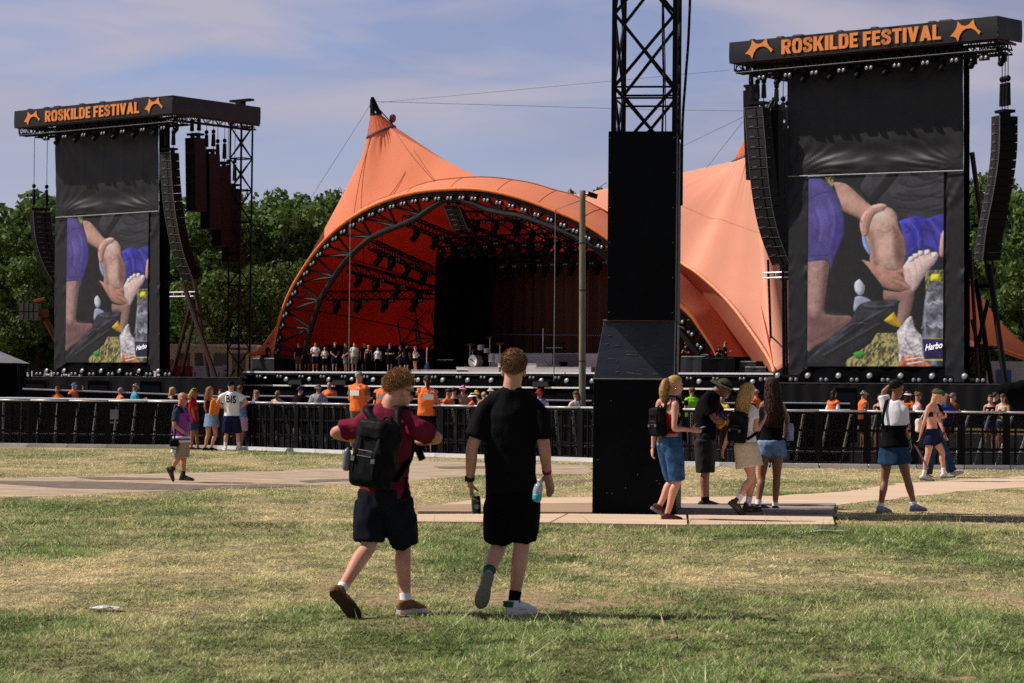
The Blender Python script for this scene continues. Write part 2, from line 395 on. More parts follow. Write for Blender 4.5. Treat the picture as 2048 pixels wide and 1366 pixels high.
def flat_sheet(name, pts, z, m):
    mb = MB(); mb.add([V((p.x, p.y, z)) for p in pts], [tuple(range(len(pts)))]); me = mb.mesh(name)
    bm = bmesh.new(); bm.from_mesh(me); bmesh.ops.triangulate(bm, faces=bm.faces); bmesh.ops.recalc_face_normals(bm, faces=bm.faces)
    bm.to_mesh(me); bm.free(); o = link(name, me, m); tag(o, kind='structure'); return o
def build_paths():
    soil = mat('trodden sand', (.63, .485, .345), .95, scale=2.6, col2=(.29, .22, .155), bump=1.0, bscale=18, spec=.1, stretch=(.5, 1.4, 1))
    flat_sheet('path', pathL, .004, soil)
    for i, pl in enumerate(([(-80, 962), (0, 962), (180, 964), (420, 971), (560, 968), (640, 972), (560, 975), (300, 981), (120, 976), (0, 969)], [(150, 955), (330, 957), (360, 960), (200, 960)], [(590, 962), (690, 958), (700, 962), (620, 966)], [(1105, 962), (1195, 959), (1195, 965), (1100, 968)], [(860, 934), (1010, 932), (1030, 937), (900, 939)])): flat_sheet('shaded_gravel', ragged(gp(pl), .22, .16, 9 + i), .0075, mat('dark shaded gravel', (.30, .235, .185), .95, scale=6, col2=(.10, .08, .07), bump=1.0, bscale=25, spec=.1, stretch=(.6, 1.6, 1)))  # dark gravel streaks, with shade on the path painted into their tone
    ply = mat('sandy plywood', (.74, .555, .395), .85, scale=1.4, col2=(.60, .43, .29), bump=.3, bscale=9, stretch=(.25, 1.4, 1), spec=.15)
    flat_sheet('path', pathR, .004, ply)
    pit = mat('pit rubber floor', (.045, .045, .045), .9, scale=2, col2=(.015, .015, .015), spec=.1)
    fl = FENCE[4:-4]; pts = [V((p.x, p.y + .35, 0)) for p in fl] + [V((22, 95, 0)), V((5, 136, 0)), V((-30, 128, 0))]
    flat_sheet('pit_floor', pts, .008, pit)
    tones = [ply, mat('worn brown plywood', (.50, .34, .215), .85, scale=2, col2=(.33, .215, .13), bump=.3, bscale=12, stretch=(.2, 2, 1)),
             mat('shade grey plywood', (.34, .285, .25), .85, scale=2, col2=(.22, .18, .155), bump=.3, bscale=12, stretch=(.2, 2, 1))]  # last tone: the tower's shadow painted into the board as grey
    jm = mat('painted gap shade', (.012, .01, .009), .9)  # black strips laid in the board gaps stand for the shade there
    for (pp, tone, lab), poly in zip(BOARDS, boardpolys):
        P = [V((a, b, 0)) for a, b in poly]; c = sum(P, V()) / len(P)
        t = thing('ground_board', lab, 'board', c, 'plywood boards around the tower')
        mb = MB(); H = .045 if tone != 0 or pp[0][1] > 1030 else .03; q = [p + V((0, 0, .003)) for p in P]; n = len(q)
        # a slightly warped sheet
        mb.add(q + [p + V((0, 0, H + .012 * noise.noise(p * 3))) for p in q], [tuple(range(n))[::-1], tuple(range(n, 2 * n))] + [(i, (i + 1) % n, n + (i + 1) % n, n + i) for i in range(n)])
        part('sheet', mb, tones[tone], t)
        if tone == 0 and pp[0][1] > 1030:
            a, b = P[0], P[1]; j = MB(); j.box((a + b) / 2 + V((0, .12, .012)), ((b - a).length + .06, .20, .03)); part('gap_shade_strip', j, jm, t)
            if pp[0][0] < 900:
                a, b = P[1], P[2]; d = (b - a).normalized(); k = MB(); k.box((a + b) / 2 + V((.06, .0, .014)), ((b - a).length, .10, .022), (d, V((-d.y, d.x, 0)), UPZ)); part('gap_shade_strip', k, jm, t)

def build_fence():
    blk = mat('black barrier paint', (.0035, .0035, .004), .5, var=.3, spec=.12)
    pan = mat('perforated black panel', (.008, .008, .009), .6, var=.25, spec=.1, alpha=.52, scale=1)
    plate = mat('white floor plate', (.72, .70, .72), .5, var=.12, scale=3)
    t = thing('barrier_module', 'black crowd barrier panel in the front row with silver top rail', 'barrier', (0, 0, 0), 'front row crowd barriers')
    fr = MB()
    for x in (-.46, .46): fr.box((x, .0, .60), (.075, .06, 1.19))
    for x in (-.28, -.02, .22): fr.box((x, .005, .60), (.032, .045, 1.12))
    for z, h in ((.045, .07), (.42, .055), (.80, .05), (1.165, .05)): fr.box((0, .012, z), (.846, .04, h))
    part('frame', fr, blk, t)
    p = MB(); p.box((0, .055, .61), (.84, .012, 1.08)); part('panel', p, pan, t)
    r = MB(); r.bar((-.499, 0, 1.215), (.499, 0, 1.215), .024, 8); part('top_rail', r, ALU, t, True)
    for x, k in ((-.36, .09), (.10, .09)):
        s = MB(); s.bar((x + .08, .14, 1.14), (x - k, .55, .06), .030, 6); part('strut', s, mat('pale strut', (.85, .85, .85), .6, var=.05), t)
    st = MB(); st.box((0, .42, .33), (.96, .34, .035)); part('step', st, ALU, t)
    b = MB(); b.box((0, -.13, .048), (.985, .16, .090)); part('base_plate', b, plate, t)
    b = MB(); b.box((0, .68, .02), (.98, .9, .03)); part('rear_plate', b, mat('rear tread plate', (.55, .55, .56), .5, .2), t)
    pts = FENCE; L = sum((b - a).length for a, b in zip(pts[:-1], pts[1:])); n = int(L / 1.0); rs = resample(pts, n + 1); first = True
    for i in range(n):
        a, b = rs[i], rs[i + 1]; d = b - a
        o = t if first else copy_tree(t); first = False
        o.location = (a + b) / 2; o.rotation_euler.z = math.atan2(d.y, d.x); o.scale.x = d.length / 1.0
    # rows behind the front one
    rows = [([(-60, 797), (42, 796.3), (339, 801.5), (560, 806)], 0, 'second silver topped barrier run close behind the front row, left end', .9),
            ([(600, 812), (760, 815.5), (860, 816.2), (1183, 815)], 0, 'second silver topped barrier run close behind the front row, mid pit', .9),
            ([(45, 778), (200, 783.5), (410, 791.6), (500, 794)], 1, 'inner pit barrier below the left big screen', 1),
            ([(510, 792), (610, 793.2), (720, 796.2), (930, 800)], 1, 'inner pit barrier in front of the stage left half', 1),
            ([(1060, 800), (1120, 801), (1183, 802)], 1, 'inner pit barrier beside the wooden pole', 1),
            ([(1360, 805), (1480, 806.5), (1580, 806), (1700, 807.5)], 1, 'dull inner pit barrier below the right big screen', 1),
            ([(1580, 823), (1700, 822.5)], 2, 'short aluminium cable ramp on the barrier behind the tower group', 1)]
    for pts, k, lab, hh in rows:
        Yd = {0: 66.5, 1: 78, 2: 56}[k]
        P = [at(px, py, Yd - (0 if k else (px / 2048) * 12)) for px, py in pts]; P = bez(P, 4)
        z = sum(p.z for p in P) / len(P)
        t2 = thing('pit_barrier', lab, 'barrier', V((P[0].x, P[0].y, 0)))
        r = MB(); r.poly(P, .028 if k < 2 else .05, 6); part('top_rail', r, ALU if k != 2 else STEEL, t2)
        pn = MB()
        for a, b in zip(P[:-1], P[1:]):
            pn.add([a - V((0, 0, .03)), b - V((0, 0, .03)), V((b.x, b.y, .02)), V((a.x, a.y, .02))], [(0, 1, 2, 3)])
        part('panel', pn, mat('dark pit barrier sheet', (.004, .004, .005), .6, spec=.08), t2)
# ------------------------------------------------------------------ people
def tube(mb, pts, rd, sub=5, n=14, side=V((1, 0, 0)), round0=.6, round1=.6):
    P = [V(p) for p in pts]; R = [(r, r) if isinstance(r, (int, float)) else r for r in rd]
    sd = side if isinstance(side, list) else [side] * len(P)
    Q = bez(P, sub); RR = bez([V((a, b, 0)) for a, b in R], sub); SS = bez([V(x) for x in sd], sub); rings = []
    for i, p in enumerate(Q):
        t = (Q[min(i + 1, len(Q) - 1)] - Q[max(i - 1, 0)]).normalized(); s = SS[i]; s = (s - t * s.dot(t))
        s = s.normalized() if s.length > 1e-4 else t.orthogonal().normalized(); b = t.cross(s); a, c = max(.002, RR[i].x), max(.002, RR[i].y)
        rings.append((p, t, s, b, a, c))
    full = []
    def ring(p, s, b, a, c): return [p + s * (a * math.cos(2 * math.pi * k / n)) + b * (c * math.sin(2 * math.pi * k / n)) for k in range(n)]
    p, t, s, b, a, c = rings[0]
    if round0: 
        for h, q in ((.98, .25), (.75, .7)): full.append(ring(p - t * (min(a, c) * round0 * h), s, b, a * q, c * q))
    for p, t, s, b, a, c in rings: full.append(ring(p, s, b, a, c))
    if round1:
        for h, q in ((.75, .7), (.98, .25)): full.append(ring(p + t * (min(a, c) * round1 * h), s, b, a * q, c * q))
    return mb.rings(full)
TMP = None
def remesh(mb, vox, it=4, fac=.5, name='form'):
    me = mb.mesh(name); fixn(me)
    o = bpy.data.objects.new('form', me); COL.objects.link(o)
    r = o.modifiers.new('r', 'REMESH'); r.mode = 'VOXEL'; r.voxel_size = vox; r.adaptivity = 0
    if it:
        s = o.modifiers.new('s', 'SMOOTH'); s.iterations = it; s.factor = fac
    dg = bpy.context.evaluated_depsgraph_get(); m2 = bpy.data.meshes.new_from_object(o.evaluated_get(dg)); m2.name = name
    bpy.data.objects.remove(o); bpy.data.meshes.remove(me); smooth(m2); return m2
def wrinkle(me, amp, f=(9, 9, 5), seed=0, ridge=True):
    n = len(me.vertices); co = np.empty(n * 3, np.float32); me.vertices.foreach_get('co', co); co = co.reshape(-1, 3)
    nr = np.array([tuple(v.normal) for v in me.vertices], np.float32)
    d = np.empty(n, np.float32)
    for i, c in enumerate(co):
        p = V((c[0] * f[0] + seed, c[1] * f[1], c[2] * f[2])); q = noise.noise(p)
        d[i] = (1 - 2.2 * abs(q) if ridge else q) + .5 * noise.noise(p * 2.3)
    co += nr * (d * amp)[:, None]; me.vertices.foreach_set('co', co.ravel()); me.update(); return me

def skeleton(**kw):
    J = dict(pelvis=(0, 0, .96), chest=(0, .0, 1.29), neck=(0, -.01, 1.51), head=(0, .02, 1.675),
             shL=(-.18, 0, 1.44), shR=(.18, 0, 1.44), elL=(-.235, -.03, 1.15), elR=(.235, -.03, 1.15), wrL=(-.235, .05, .90), wrR=(.235, .05, .90),
             hipL=(-.092, 0, .93), hipR=(.092, 0, .93), knL=(-.10, .02, .50), knR=(.10, .02, .50), anL=(-.105, -.02, .085), anR=(.105, -.02, .085),
             toL=(-.12, 1, 0), toR=(.12, 1, 0), look=(0, 1, -.03), haL=None, haR=None)
    J.update(kw); return {k: (V(v) if v is not None else None) for k, v in J.items()}
TORSO = {'m': [(.13, .09), (.165, .112), (.150, .104), (.168, .116), (.160, .10), (.066, .062)],
         'f': [(.13, .10), (.172, .118), (.122, .092), (.146, .108), (.138, .092), (.055, .052)]}
class Fig:
    """a jointed figure: all garments are grown over the same bones"""
    def __init__(s, J, sex='m', H=1.8, fat=1.0, thin=1.0, scaled=True):
        k = H / 1.8; s.k = k; s.sex = sex; s.fat = fat; s.thin = thin
        s.J = {n: (v * k if scaled and n not in ('look', 'toL', 'toR', 'haL', 'haR') and v is not None else v) for n, v in J.items()}
        J = s.J
        hl = (J['hipR'] - J['hipL']); sl = (J['shR'] - J['shL']); s.hs = hl.normalized(); s.ss = sl.normalized()
        pv, ch, nk = J['pelvis'], J['chest'], J['neck']; ax = (ch - pv).normalized()
        s.spine = [pv - ax * .09 * k, pv, pv.lerp(ch, .48), ch, ch.lerp(nk, .55), nk]
        s.sides = [s.hs, s.hs, s.hs.lerp(s.ss, .5), s.ss, s.ss, s.ss]
        s.fwd = s.ss.cross(V((0, 0, 1))) * -1 if False else V((0, 0, 1)).cross(s.ss).normalized()
        f = J['look'].normalized(); r = f.cross(UPZ).normalized(); u = r.cross(f); s.hf, s.hr, s.hu = f, r, u; s.hc = J['head']
    def legpts(s, S):
        J = s.J; h, kn, an = J['hip' + S], J['kn' + S], J['an' + S]; b = (V((0, 0, 1)).cross(s.hs)).normalized() * -1
        return [h, h.lerp(kn, .5), kn, kn.lerp(an, .3) + b * .012 * s.k, kn.lerp(an, .7), an]
    LEGR = [.088, .076, .055, .056, .042, .036]
    def armpts(s, S):
        J = s.J; a, e, w = J['sh' + S], J['el' + S], J['wr' + S]; return [a, a.lerp(e, .5), e, e.lerp(w, .35), w]
    ARMR = [.055, .047, .041, .040, .027]
    def hand(s, mb, S, curl=.35, spread=0, fist=False):
        J = s.J; k = s.k; w = J['wr' + S]; d = J['ha' + S]; d = ((w - J['el' + S]).normalized() if d is None else d.normalized())
        sg = 1 if S == 'R' else -1
        nrm = V((-sg, .25, 0)); nrm = J.get('pn' + S) or nrm; nrm = (nrm - d * nrm.dot(d)).normalized(); lat = d.cross(nrm) * 1
        thumb = V((0, 1, .3)); lat = lat if lat.dot(thumb) > 0 else -lat
        tube(mb, [w, w + d * .045 * k, w + d * .09 * k], [(.029 * k, .02 * k), (.042 * k, .016 * k), (.042 * k, .013 * k)], 3, 10, lat)
        for i, (o, L) in enumerate(((.032, .072), (.011, .084), (-.011, .078), (-.031, .060))):
            p = w + d * .088 * k + lat * o * k; dd = (d + lat * o * (spread * 9)).normalized(); pts = [p - d * .02 * k, p]; a = curl * (1 + .12 * i)
            for q, fr in ((.45, .6), (.32, 1), (.23, 1.1)):
                dd = (dd * math.cos(a * fr) + nrm * math.sin(a * fr)).normalized(); p = p + dd * L * q * k; pts.append(p)
            tube(mb, pts, [.009 * k, .0095 * k, .009 * k, .0082 * k, .0068 * k], 2, 8, lat)
        p = w + d * .025 * k + lat * .03 * k; dd = (d * .6 + lat * .8).normalized(); pts = [p]
        for L in (.035, .032, .026): p = p + dd * L * k; pts.append(p); dd = (dd + nrm * (.15 + curl * .5) + d * .3).normalized()
        tube(mb, pts, [.014 * k, .012 * k, .0105 * k, .008 * k], 2, 8, lat)
    def torso_rings(s, t0, t1, inf=0, minr=(0, 0), maxr=None, n=14):
        T = TORSO[s.sex]; pts = bez(s.spine, 8); rr = bez([V((a * s.fat * s.k, b * s.fat * s.k, 0)) for a, b in T], 8); sd = bez(s.sides, 8); i0, i1 = int(t0 * 8), int(t1 * 8)
        P, R, S = [], [], []
        for i in range(i0, i1 + 1):
            P.append(pts[i]); a, b = rr[i].x + inf, rr[i].y + inf
            if i < 4 * 8: a, b = max(a, minr[0] * s.k), max(b, minr[1] * s.k)
            R.append((a, b)); S.append(sd[i])
        return P, R, S
    def body(s, vox, feet=True, hands=True, curl=(.35, .35), spread=(0, 0), bust=None):
        J = s.J; k = s.k; mb = MB(); T = TORSO[s.sex]
        P, R, S = s.torso_rings(0, 5); tube(mb, P, R, 1, 18, S)
        for q in 'LR':
            sh = J['sh' + q]; th = s.thin
            inn = sh.lerp(J['neck'], .35) + V((0, 0, -.02 * k))
            tube(mb, [J['neck'] + V((0, 0, -.005 * k)), J['neck'].lerp(sh, .5) + V((0, 0, .004 * k)), sh], [.046 * k, .044 * k, .048 * k], 4, 12, s.fwd)
            tube(mb, s.armpts(q), [r * k * th * (.86 if s.sex == 'f' else 1) for r in s.ARMR], 5, 12, s.fwd)
            if hands: s.hand(mb, q, curl[q == 'R'], spread[q == 'R'])
            tube(mb, s.legpts(q), [r * k * th * (.98 if s.sex == 'f' else 1) for r in s.LEGR], 5, 14, s.hs)
            if feet:
                h, td, fu, lat = s.foot(q)
                tube(mb, [h + td * .02 * k + fu * .035 * k, h + td * .08 * k + fu * .045 * k, h + td * .16 * k + fu * .028 * k, h + td * .235 * k + fu * .016 * k], [(.03 * k, .034 * k), (.036 * k, .04 * k), (.042 * k, .024 * k), (.034 * k, .014 * k)], 3, 10, lat)
        f, r, u, c = s.hf, s.hr, s.hu, s.hc
        nw = 1.0 if s.sex == 'f' else 1.12
        tube(mb, [J['neck'] - V((0, 0, .03 * k)), J['neck'].lerp(c, .35) - f * .01 * k, c - u * .03 * k - f * .015 * k], [(.064 * k * nw, .062 * k * nw), (.054 * k * nw, .057 * k * nw), (.053 * k * nw, .060 * k * nw)], 4, 14, s.ss)
        ax = (r, f, u)
        mb.ell(c + u * .032 * k - f * .012 * k, (.074 * k, .096 * k, .090 * k), ax, 20, 14)
        mb.ell(c + f * .022 * k - u * .045 * k, (.059 * k, .070 * k, .072 * k), ax, 16, 12)
        mb.ell(c + f * .060 * k - u * .098 * k, (.030 * k, .026 * k, .022 * k), ax, 12, 8)
        tube(mb, [c + f * .082 * k + u * .022 * k, c + f * .097 * k - u * .005 * k, c + f * .108 * k - u * .027 * k, c + f * .088 * k - u * .038 * k], [.009 * k, .011 * k, .016 * k, .012 * k], 3, 8, r)
        tube(mb, [c + f * .080 * k + u * .032 * k - r * .045 * k, c + f * .090 * k + u * .034 * k, c + f * .080 * k + u * .032 * k + r * .045 * k], [.010 * k] * 3, 3, 8, u)
        tube(mb, [c + f * .083 * k - u * .062 * k - r * .022 * k, c + f * .090 * k - u * .060 * k, c + f * .083 * k - u * .062 * k + r * .022 * k], [.007 * k, .009 * k, .007 * k], 3, 8, u)
        for sg in (-1, 1): mb.ell(c + r * sg * .077 * k - f * .008 * k - u * .008 * k, (.011 * k, .021 * k, .034 * k), (r * .9 + f * (-.35 * sg) * sg, f, u), 10, 8)
        if bust or (bust is None and s.sex == 'f'):
            for sg in (-1, 1): mb.ell(J['chest'] + UPZ * .015 * k + s.ss * sg * .07 * k + s.fwd * .085 * k, (.06 * k, .055 * k, .06 * k), (s.ss, s.fwd, UPZ), 12, 8)
        me = remesh(mb, vox, 3 if vox > .012 else 4, .45, 'body'); return me
    def foot(s, S):
        J = s.J; k = s.k; td = J['to' + S].normalized(); an = J['an' + S]; sh = (J['kn' + S] - an).normalized()
        ref = J.get('up' + S) or V((0, 0, 1)); fu = (ref - td * ref.dot(td)).normalized(); h = an - td * .055 * k - fu * .085 * k
        return h, td, fu, td.cross(fu)
    def shirt(s, vox, t0=.7, sleeve=.5, inf=.016, minr=(.0, .0), sl_r=.068, amp=.006, t1=4.95, yoke=True, seed=0):
        mb = MB(); k = s.k; J = s.J; P, R, S = s.torso_rings(t0, t1, inf * k, minr); tube(mb, P, R, 1, 20, S, 0, 0)
        for q in 'LR':
            sh = J['sh' + q]
            if yoke: tube(mb, [J['neck'] + V((0, 0, -.012 * k)), J['neck'].lerp(sh, .5) + V((0, 0, .008 * k)), sh - V((0, 0, .004 * k))], [.054 * k, .054 * k, .057 * k], 4, 12, s.fwd)
            if sleeve > 0:
                e = J['el' + q]; w = J['wr' + q]; end = sh.lerp(e, min(1, sleeve * 1.0)) if sleeve <= 1 else e.lerp(w, sleeve - 1); pts = [sh.lerp(J['neck'], .22) - V((0, 0, .035 * k)), sh - V((0, 0, .012 * k)), sh.lerp(e, min(sleeve, 1) * .6)] + ([e] if sleeve > 1 else []) + [end]
                tube(mb, pts, [sl_r * k * .74, sl_r * k * .90] + [sl_r * k * .98] * (len(pts) - 3) + [sl_r * k * 1.05], 4, 14, s.fwd, .5, 0)
        me = remesh(mb, vox, 2, .45, 'shirt'); 
        if amp: wrinkle(me, amp * k, (7 / k, 7 / k, 4.2 / k), seed)
        return me
    def shorts(s, vox, frac=.9, inf=.02, flare=.012, t1=1.45, amp=.005, seed=3, name='shorts', hip=.0):
        mb = MB(); k = s.k; P, R, S = s.torso_rings(0, t1, (inf * .7 + .006) * k); tube(mb, P, R, 1, 18, S, .3, 0)
        for q in 'LR':
            Lp = s.legpts(q); ln = bez(Lp, 8)  # 5 spans: hip..knee = 2 spans, knee..ankle = 3
            t = frac * 16 if frac <= 1 else 16 + (frac - 1) * 24; idx = [0, t * .33, t * .66, t]; lr = bez([V((r, 0, 0)) for r in s.LEGR], 8)
            pts = [ln[min(len(ln) - 1, int(round(i)))] for i in idx]; rr = [(lr[min(len(lr) - 1, int(round(i)))].x * k + inf * k + flare * k * (i / max(t, 1))) for i in idx]
            tube(mb, pts, rr, 5, 16, s.hs, .3, 0)
        me = remesh(mb, vox, 2, .45, name)
        if amp: wrinkle(me, amp * k, (8, 8, 5), seed)
        return me
    def skirt(s, vox, z1, inf=.012, flare=.05, t1=1.6, amp=.005):
        """a skirt down to height z1"""
        mb = MB(); k = s.k; P, R, S = s.torso_rings(.9, t1, inf * k); P = P[::-1]; R = R[::-1]; S = S[::-1]
        hip = P[-1]; kn = (s.J['knL'] + s.J['knR']) / 2; d = kn - hip; f = (hip.z - z1) / max(.01, -d.z); a, b = R[-1]
        wide = abs((s.J['knR'] - s.J['knL']).dot(s.hs)) * .5 * f
        for q in (.35, .7, 1): P.append(hip + d * f * q); R.append((max(a + flare * k * q * .6, wide + .085 * k), b + flare * k * q)); S.append(s.hs)
        tube(mb, P, R, 1, 24, S, 0, 0); me = remesh(mb, vox, 2, .45, 'skirt')
        if amp: wrinkle(me, amp, (10, 10, 1.5), 4)
        return me
    def shoe(s, S, vox, high=0, sock=None):
        k = s.k; h, td, fu, lat = s.foot(S); mb = MB(); b = h + fu * .0
        def P(a, z): return b + td * a * k + fu * z * k
        tube(mb, [P(-.012, .055), P(.02, .056), P(.09, .054), P(.16, .043), P(.22, .034), P(.255, .028)], [(.022 * k, .03 * k), (.034 * k, .044 * k), (.038 * k, .044 * k), (.045 * k, .034 * k), (.044 * k, .025 * k), (.030 * k, .018 * k)], 4, 14, lat)
        tube(mb, [P(.05, .05), P(.045, .10 + high)], [(.044 * k, .05 * k), (.043 * k, .046 * k)], 3, 14, lat, 0, 0)
        me = remesh(mb, vox, 2, .4, 'shoe')
        so = MB(); out = []
        for a, w in ((-.03, .0), (-.026, .022), (-.005, .036), (.05, .038), (.10, .039), (.16, .049), (.21, .050), (.25, .038), (.272, .018), (.278, 0)): out.append((a, w))
        ol = [(a, w) for a, w in out] + [(a, -w) for a, w in out[::-1][1:-1]]
        rings = []
        for z, g in ((-.004, .96), (.004, 1.0), (.022, 1.0), (.03, .95)): rings.append([b + td * (a * k) + lat * (w * g * k) + fu * z * k for a, w in ol])
        so.rings(rings); return me, so
    def sock(s, S, h0, h1, r=.041):
        J = s.J; an, kn = J['an' + S], J['kn' + S]; L = (kn - an).length; d = (kn - an).normalized(); mb = MB()
        tube(mb, [an - d * .03 + d * h0, an + d * (h0 + h1) / 2, an + d * h1], [r * s.k, r * s.k * .97, r * s.k * 1.03], 3, 12, s.hs, 0, 0); return mb
    # ---- hair and headwear
    def hairmesh(s, th=.02, rough=.006, freq=22, fringe=.5, nape=.55, seed=0, top=0, nu=56, nv=36, side=.05):
        k = s.k; c = s.hc + s.hu * .032 * k - s.hf * .012 * k; rx, ry, rz = .075 * k, .097 * k, .091 * k; mb = MB(); rows = []
        for i in range(nv + 1):
            el = -math.pi / 2 + math.pi * i / nv; row = []
            for j in range(nu):
                a = 2 * math.pi * j / nu; d = V((math.cos(el) * math.sin(a), math.cos(el) * math.cos(a), math.sin(el)))
                line = side + fringe * max(d.y, 0) ** 1.4 - (nape + side) * max(-d.y, 0) ** .8
                cov = min(1, max(0, (d.z - line) / .16 + .35)); cov = cov * cov * (3 - 2 * cov)
                p = V((d.x * rx, d.y * ry, d.z * rz)); q = noise.noise(V((p.x, p.y, p.z)) * freq / k + V((seed, 0, 0))) + .6 * noise.noise(p * freq * 2.3 / k)
                t = (th + top * max(0, d.z) + rough * q) * k; t = cov * t + (1 - cov) * (-.022 * k); p = p + d * t
                row.append(c + s.hr * p.x + s.hf * p.y + s.hu * p.z)
            rows.append(row)
        mb.grid(rows, True); return mb
    def strands(s, mb, n=900, L=.03, w=.0016, th=.012, fringe=.5, nape=.5, up=.2, back=.2, rnd=.6, side=.05, top=0):
        k = s.k; c = s.hc + s.hu * .032 * k - s.hf * .012 * k; R = random.Random(5)
        while n > 0:
            d = V((R.gauss(0, 1), R.gauss(0, 1), R.gauss(0, 1))).normalized()
            line = side + fringe * max(d.y, 0) ** 1.4 - (nape + side) * max(-d.y, 0) ** .8
            if d.z < line: continue
            n -= 1; p = V((d.x * .075, d.y * .097, d.z * .091)) * k + d * (th + top * max(0, d.z)) * .7 * k
            g = (d * (.55 + up * max(0, d.z)) + V((0, -back, -.45 * (1 - max(0, d.z)))) + V((R.gauss(0, 1), R.gauss(0, 1), R.gauss(0, 1))) * rnd * .5).normalized()
            l = L * (.6 + .8 * R.random()) * (.45 + .55 * max(0, min(1, (d.z - line) * 2.2))) * k; x = g.orthogonal().normalized(); x = (x * math.cos(6.28 * R.random()) + g.cross(x) * math.sin(6.28 * R.random()))
            g2 = (g + V((R.gauss(0, 1), R.gauss(0, 1), R.gauss(0, 1) - .5)) * .35).normalized()
            q = [p - x * w, p + x * w, p + g * l * .55 + x * w * .8, p + g * l * .55 - x * w * .8, p + g * l * .55 + g2 * l * .5]
            W = lambda v: c + s.hr * v.x + s.hf * v.y + s.hu * v.z
            mb.add([W(v) for v in q], [(0, 1, 2, 3), (3, 2, 4)])
        return mb
    def lock(s, mb, pts, rd, n=160, w=.004, jit=.012, side=None, seed=1):
        """hanging hair: a soft core and many thin ribbons along it"""
        side = side or s.hr; R = random.Random(seed); k = s.k
        tube(mb, pts, [(a * .86, b * .86) for a, b in rd], 4, 14, side)
        Q = bez(pts, 5); RR = bez([V((a, b, 0)) for a, b in rd], 5)
        for _ in range(n):
            a = R.random() * 6.283; i0 = int(R.random() * len(Q) * .45); i1 = min(len(Q) - 1, i0 + int(len(Q) * (.35 + .5 * R.random()))); prev = None; ph = R.random() * 6
            ln = []
            for i in range(i0, i1 + 1):
                t = (Q[min(i + 1, len(Q) - 1)] - Q[max(i - 1, 0)]).normalized(); x = (side - t * side.dot(t)).normalized(); y = t.cross(x)
                aa = a + .25 * math.sin(i * .55 + ph); ln.append((Q[i] + x * math.cos(aa) * RR[i].x + y * math.sin(aa) * RR[i].y + (x * math.cos(aa) + y * math.sin(aa)) * (R.random() * jit * k * .5), (-x * math.sin(aa) + y * math.cos(aa))))
            if len(ln) < 2: continue
            vs = []
            for j, (p, tv) in enumerate(ln): q = w * (1 - .8 * j / len(ln)); vs += [p - tv * q, p + tv * q]
            mb.add(vs, [(2 * j, 2 * j + 1, 2 * j + 3, 2 * j + 2) for j in range(len(ln) - 1)])
        return mb
    def cap(s, brim=True, back=False, bucket=False, wide=False):
        k = s.k; c = s.hc + s.hu * .032 * k - s.hf * .012 * k; mb = MB(); rows = []; R = (.088 * k, .110 * k, .105 * k); nu = 28
        def pt(a, el, g=1): return c + s.hr * (R[0] * g * math.cos(el) * math.sin(a)) + s.hf * (R[1] * g * math.cos(el) * math.cos(a)) + s.hu * (R[2] * math.sin(el))
        for i in range(8):
            el = .12 + (math.pi / 2 - .12) * i / 7
            if bucket: el = .10 + (math.pi / 2 - .10) * (i / 7) ** .6
            rows.append([pt(2 * math.pi * j / nu, el, 1.0 if not bucket else 1.03) for j in range(nu)])
        mb.grid(rows, True)
        if bucket or wide:
            ex = .05 if not wide else .075; rows = []
            for q, dz in ((0, .0), (.5, -.018 if not wide else -.004), (1, -.045 if not wide else -.020)):
                rows.append([pt(2 * math.pi * j / nu, .13, 1.03 + q * ex / .09) + s.hu * (dz + .012 * math.sin(2 * (2 * math.pi * j / nu)) * q) * k for j in range(nu)])
            mb.grid(rows, True)
        elif brim:
            f = s.hf * (-1 if back else 1); rows = []
            for q in (0, .5, 1):
                rows.append([c + f * ((.098 + .075 * q * math.cos(x * 1.25)) * k * (1 if abs(x) < 9 else 1)) * math.cos(x * .75) + s.hr * (.085 * k * math.sin(x * 1.2)) + s.hu * (.012 - .012 * q - .010 * x * x) * k for x in [i / 6 - 1 for i in range(13)]])
            mb.grid(rows)
        return mb

SKIN = mat('skin', srgb(220, 168, 144), .5, scale=7, col2=srgb(196, 134, 112), spec=.3, bump=.15, bscale=160)
SKIN2 = mat('tanned skin', srgb(204, 148, 118), .5, scale=7, col2=srgb(178, 116, 90), spec=.3, bump=.15, bscale=160)
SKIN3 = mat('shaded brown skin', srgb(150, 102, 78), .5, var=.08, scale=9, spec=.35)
def cloth(key, col, rough=.85, var=.10, **kw): return mat('cloth ' + key, srgb(*col), rough, var=var, scale=7, bump=.07, bscale=25, spec=.06, **kw)
BLK = cloth('black', (17, 16, 19), var=.25); WHT = cloth('white', (235, 234, 238), var=.03); CREAM = cloth('cream', (226, 217, 200), var=.05)
MAROON = cloth('maroon', (116, 33, 54)); NAVY = cloth('navy', (28, 34, 66)); ORNG = mat('cloth orange vest', (.86, .165, .03), .7, var=.08, scale=6, bump=.2, bscale=14)
DENIM = mat('cloth denim', srgb(60, 98, 138), .85, scale=14, col2=srgb(34, 62, 100), bump=.08, bscale=40, spec=.1)
DENIML = mat('cloth light denim', srgb(138, 160, 190), .85, scale=10, col2=srgb(92, 118, 156), bump=.08, bscale=40, spec=.1)
DENIMD = mat('cloth dark denim', srgb(48, 76, 106), .85, scale=12, col2=srgb(28, 48, 74), bump=.08, bscale=40, spec=.1)
KHAKI = cloth('khaki', (150, 138, 118)); BEIGE = cloth('beige', (214, 198, 172), var=.06); RED = cloth('red', (165, 26, 34)); PURP = cloth('purple', (108, 52, 132))
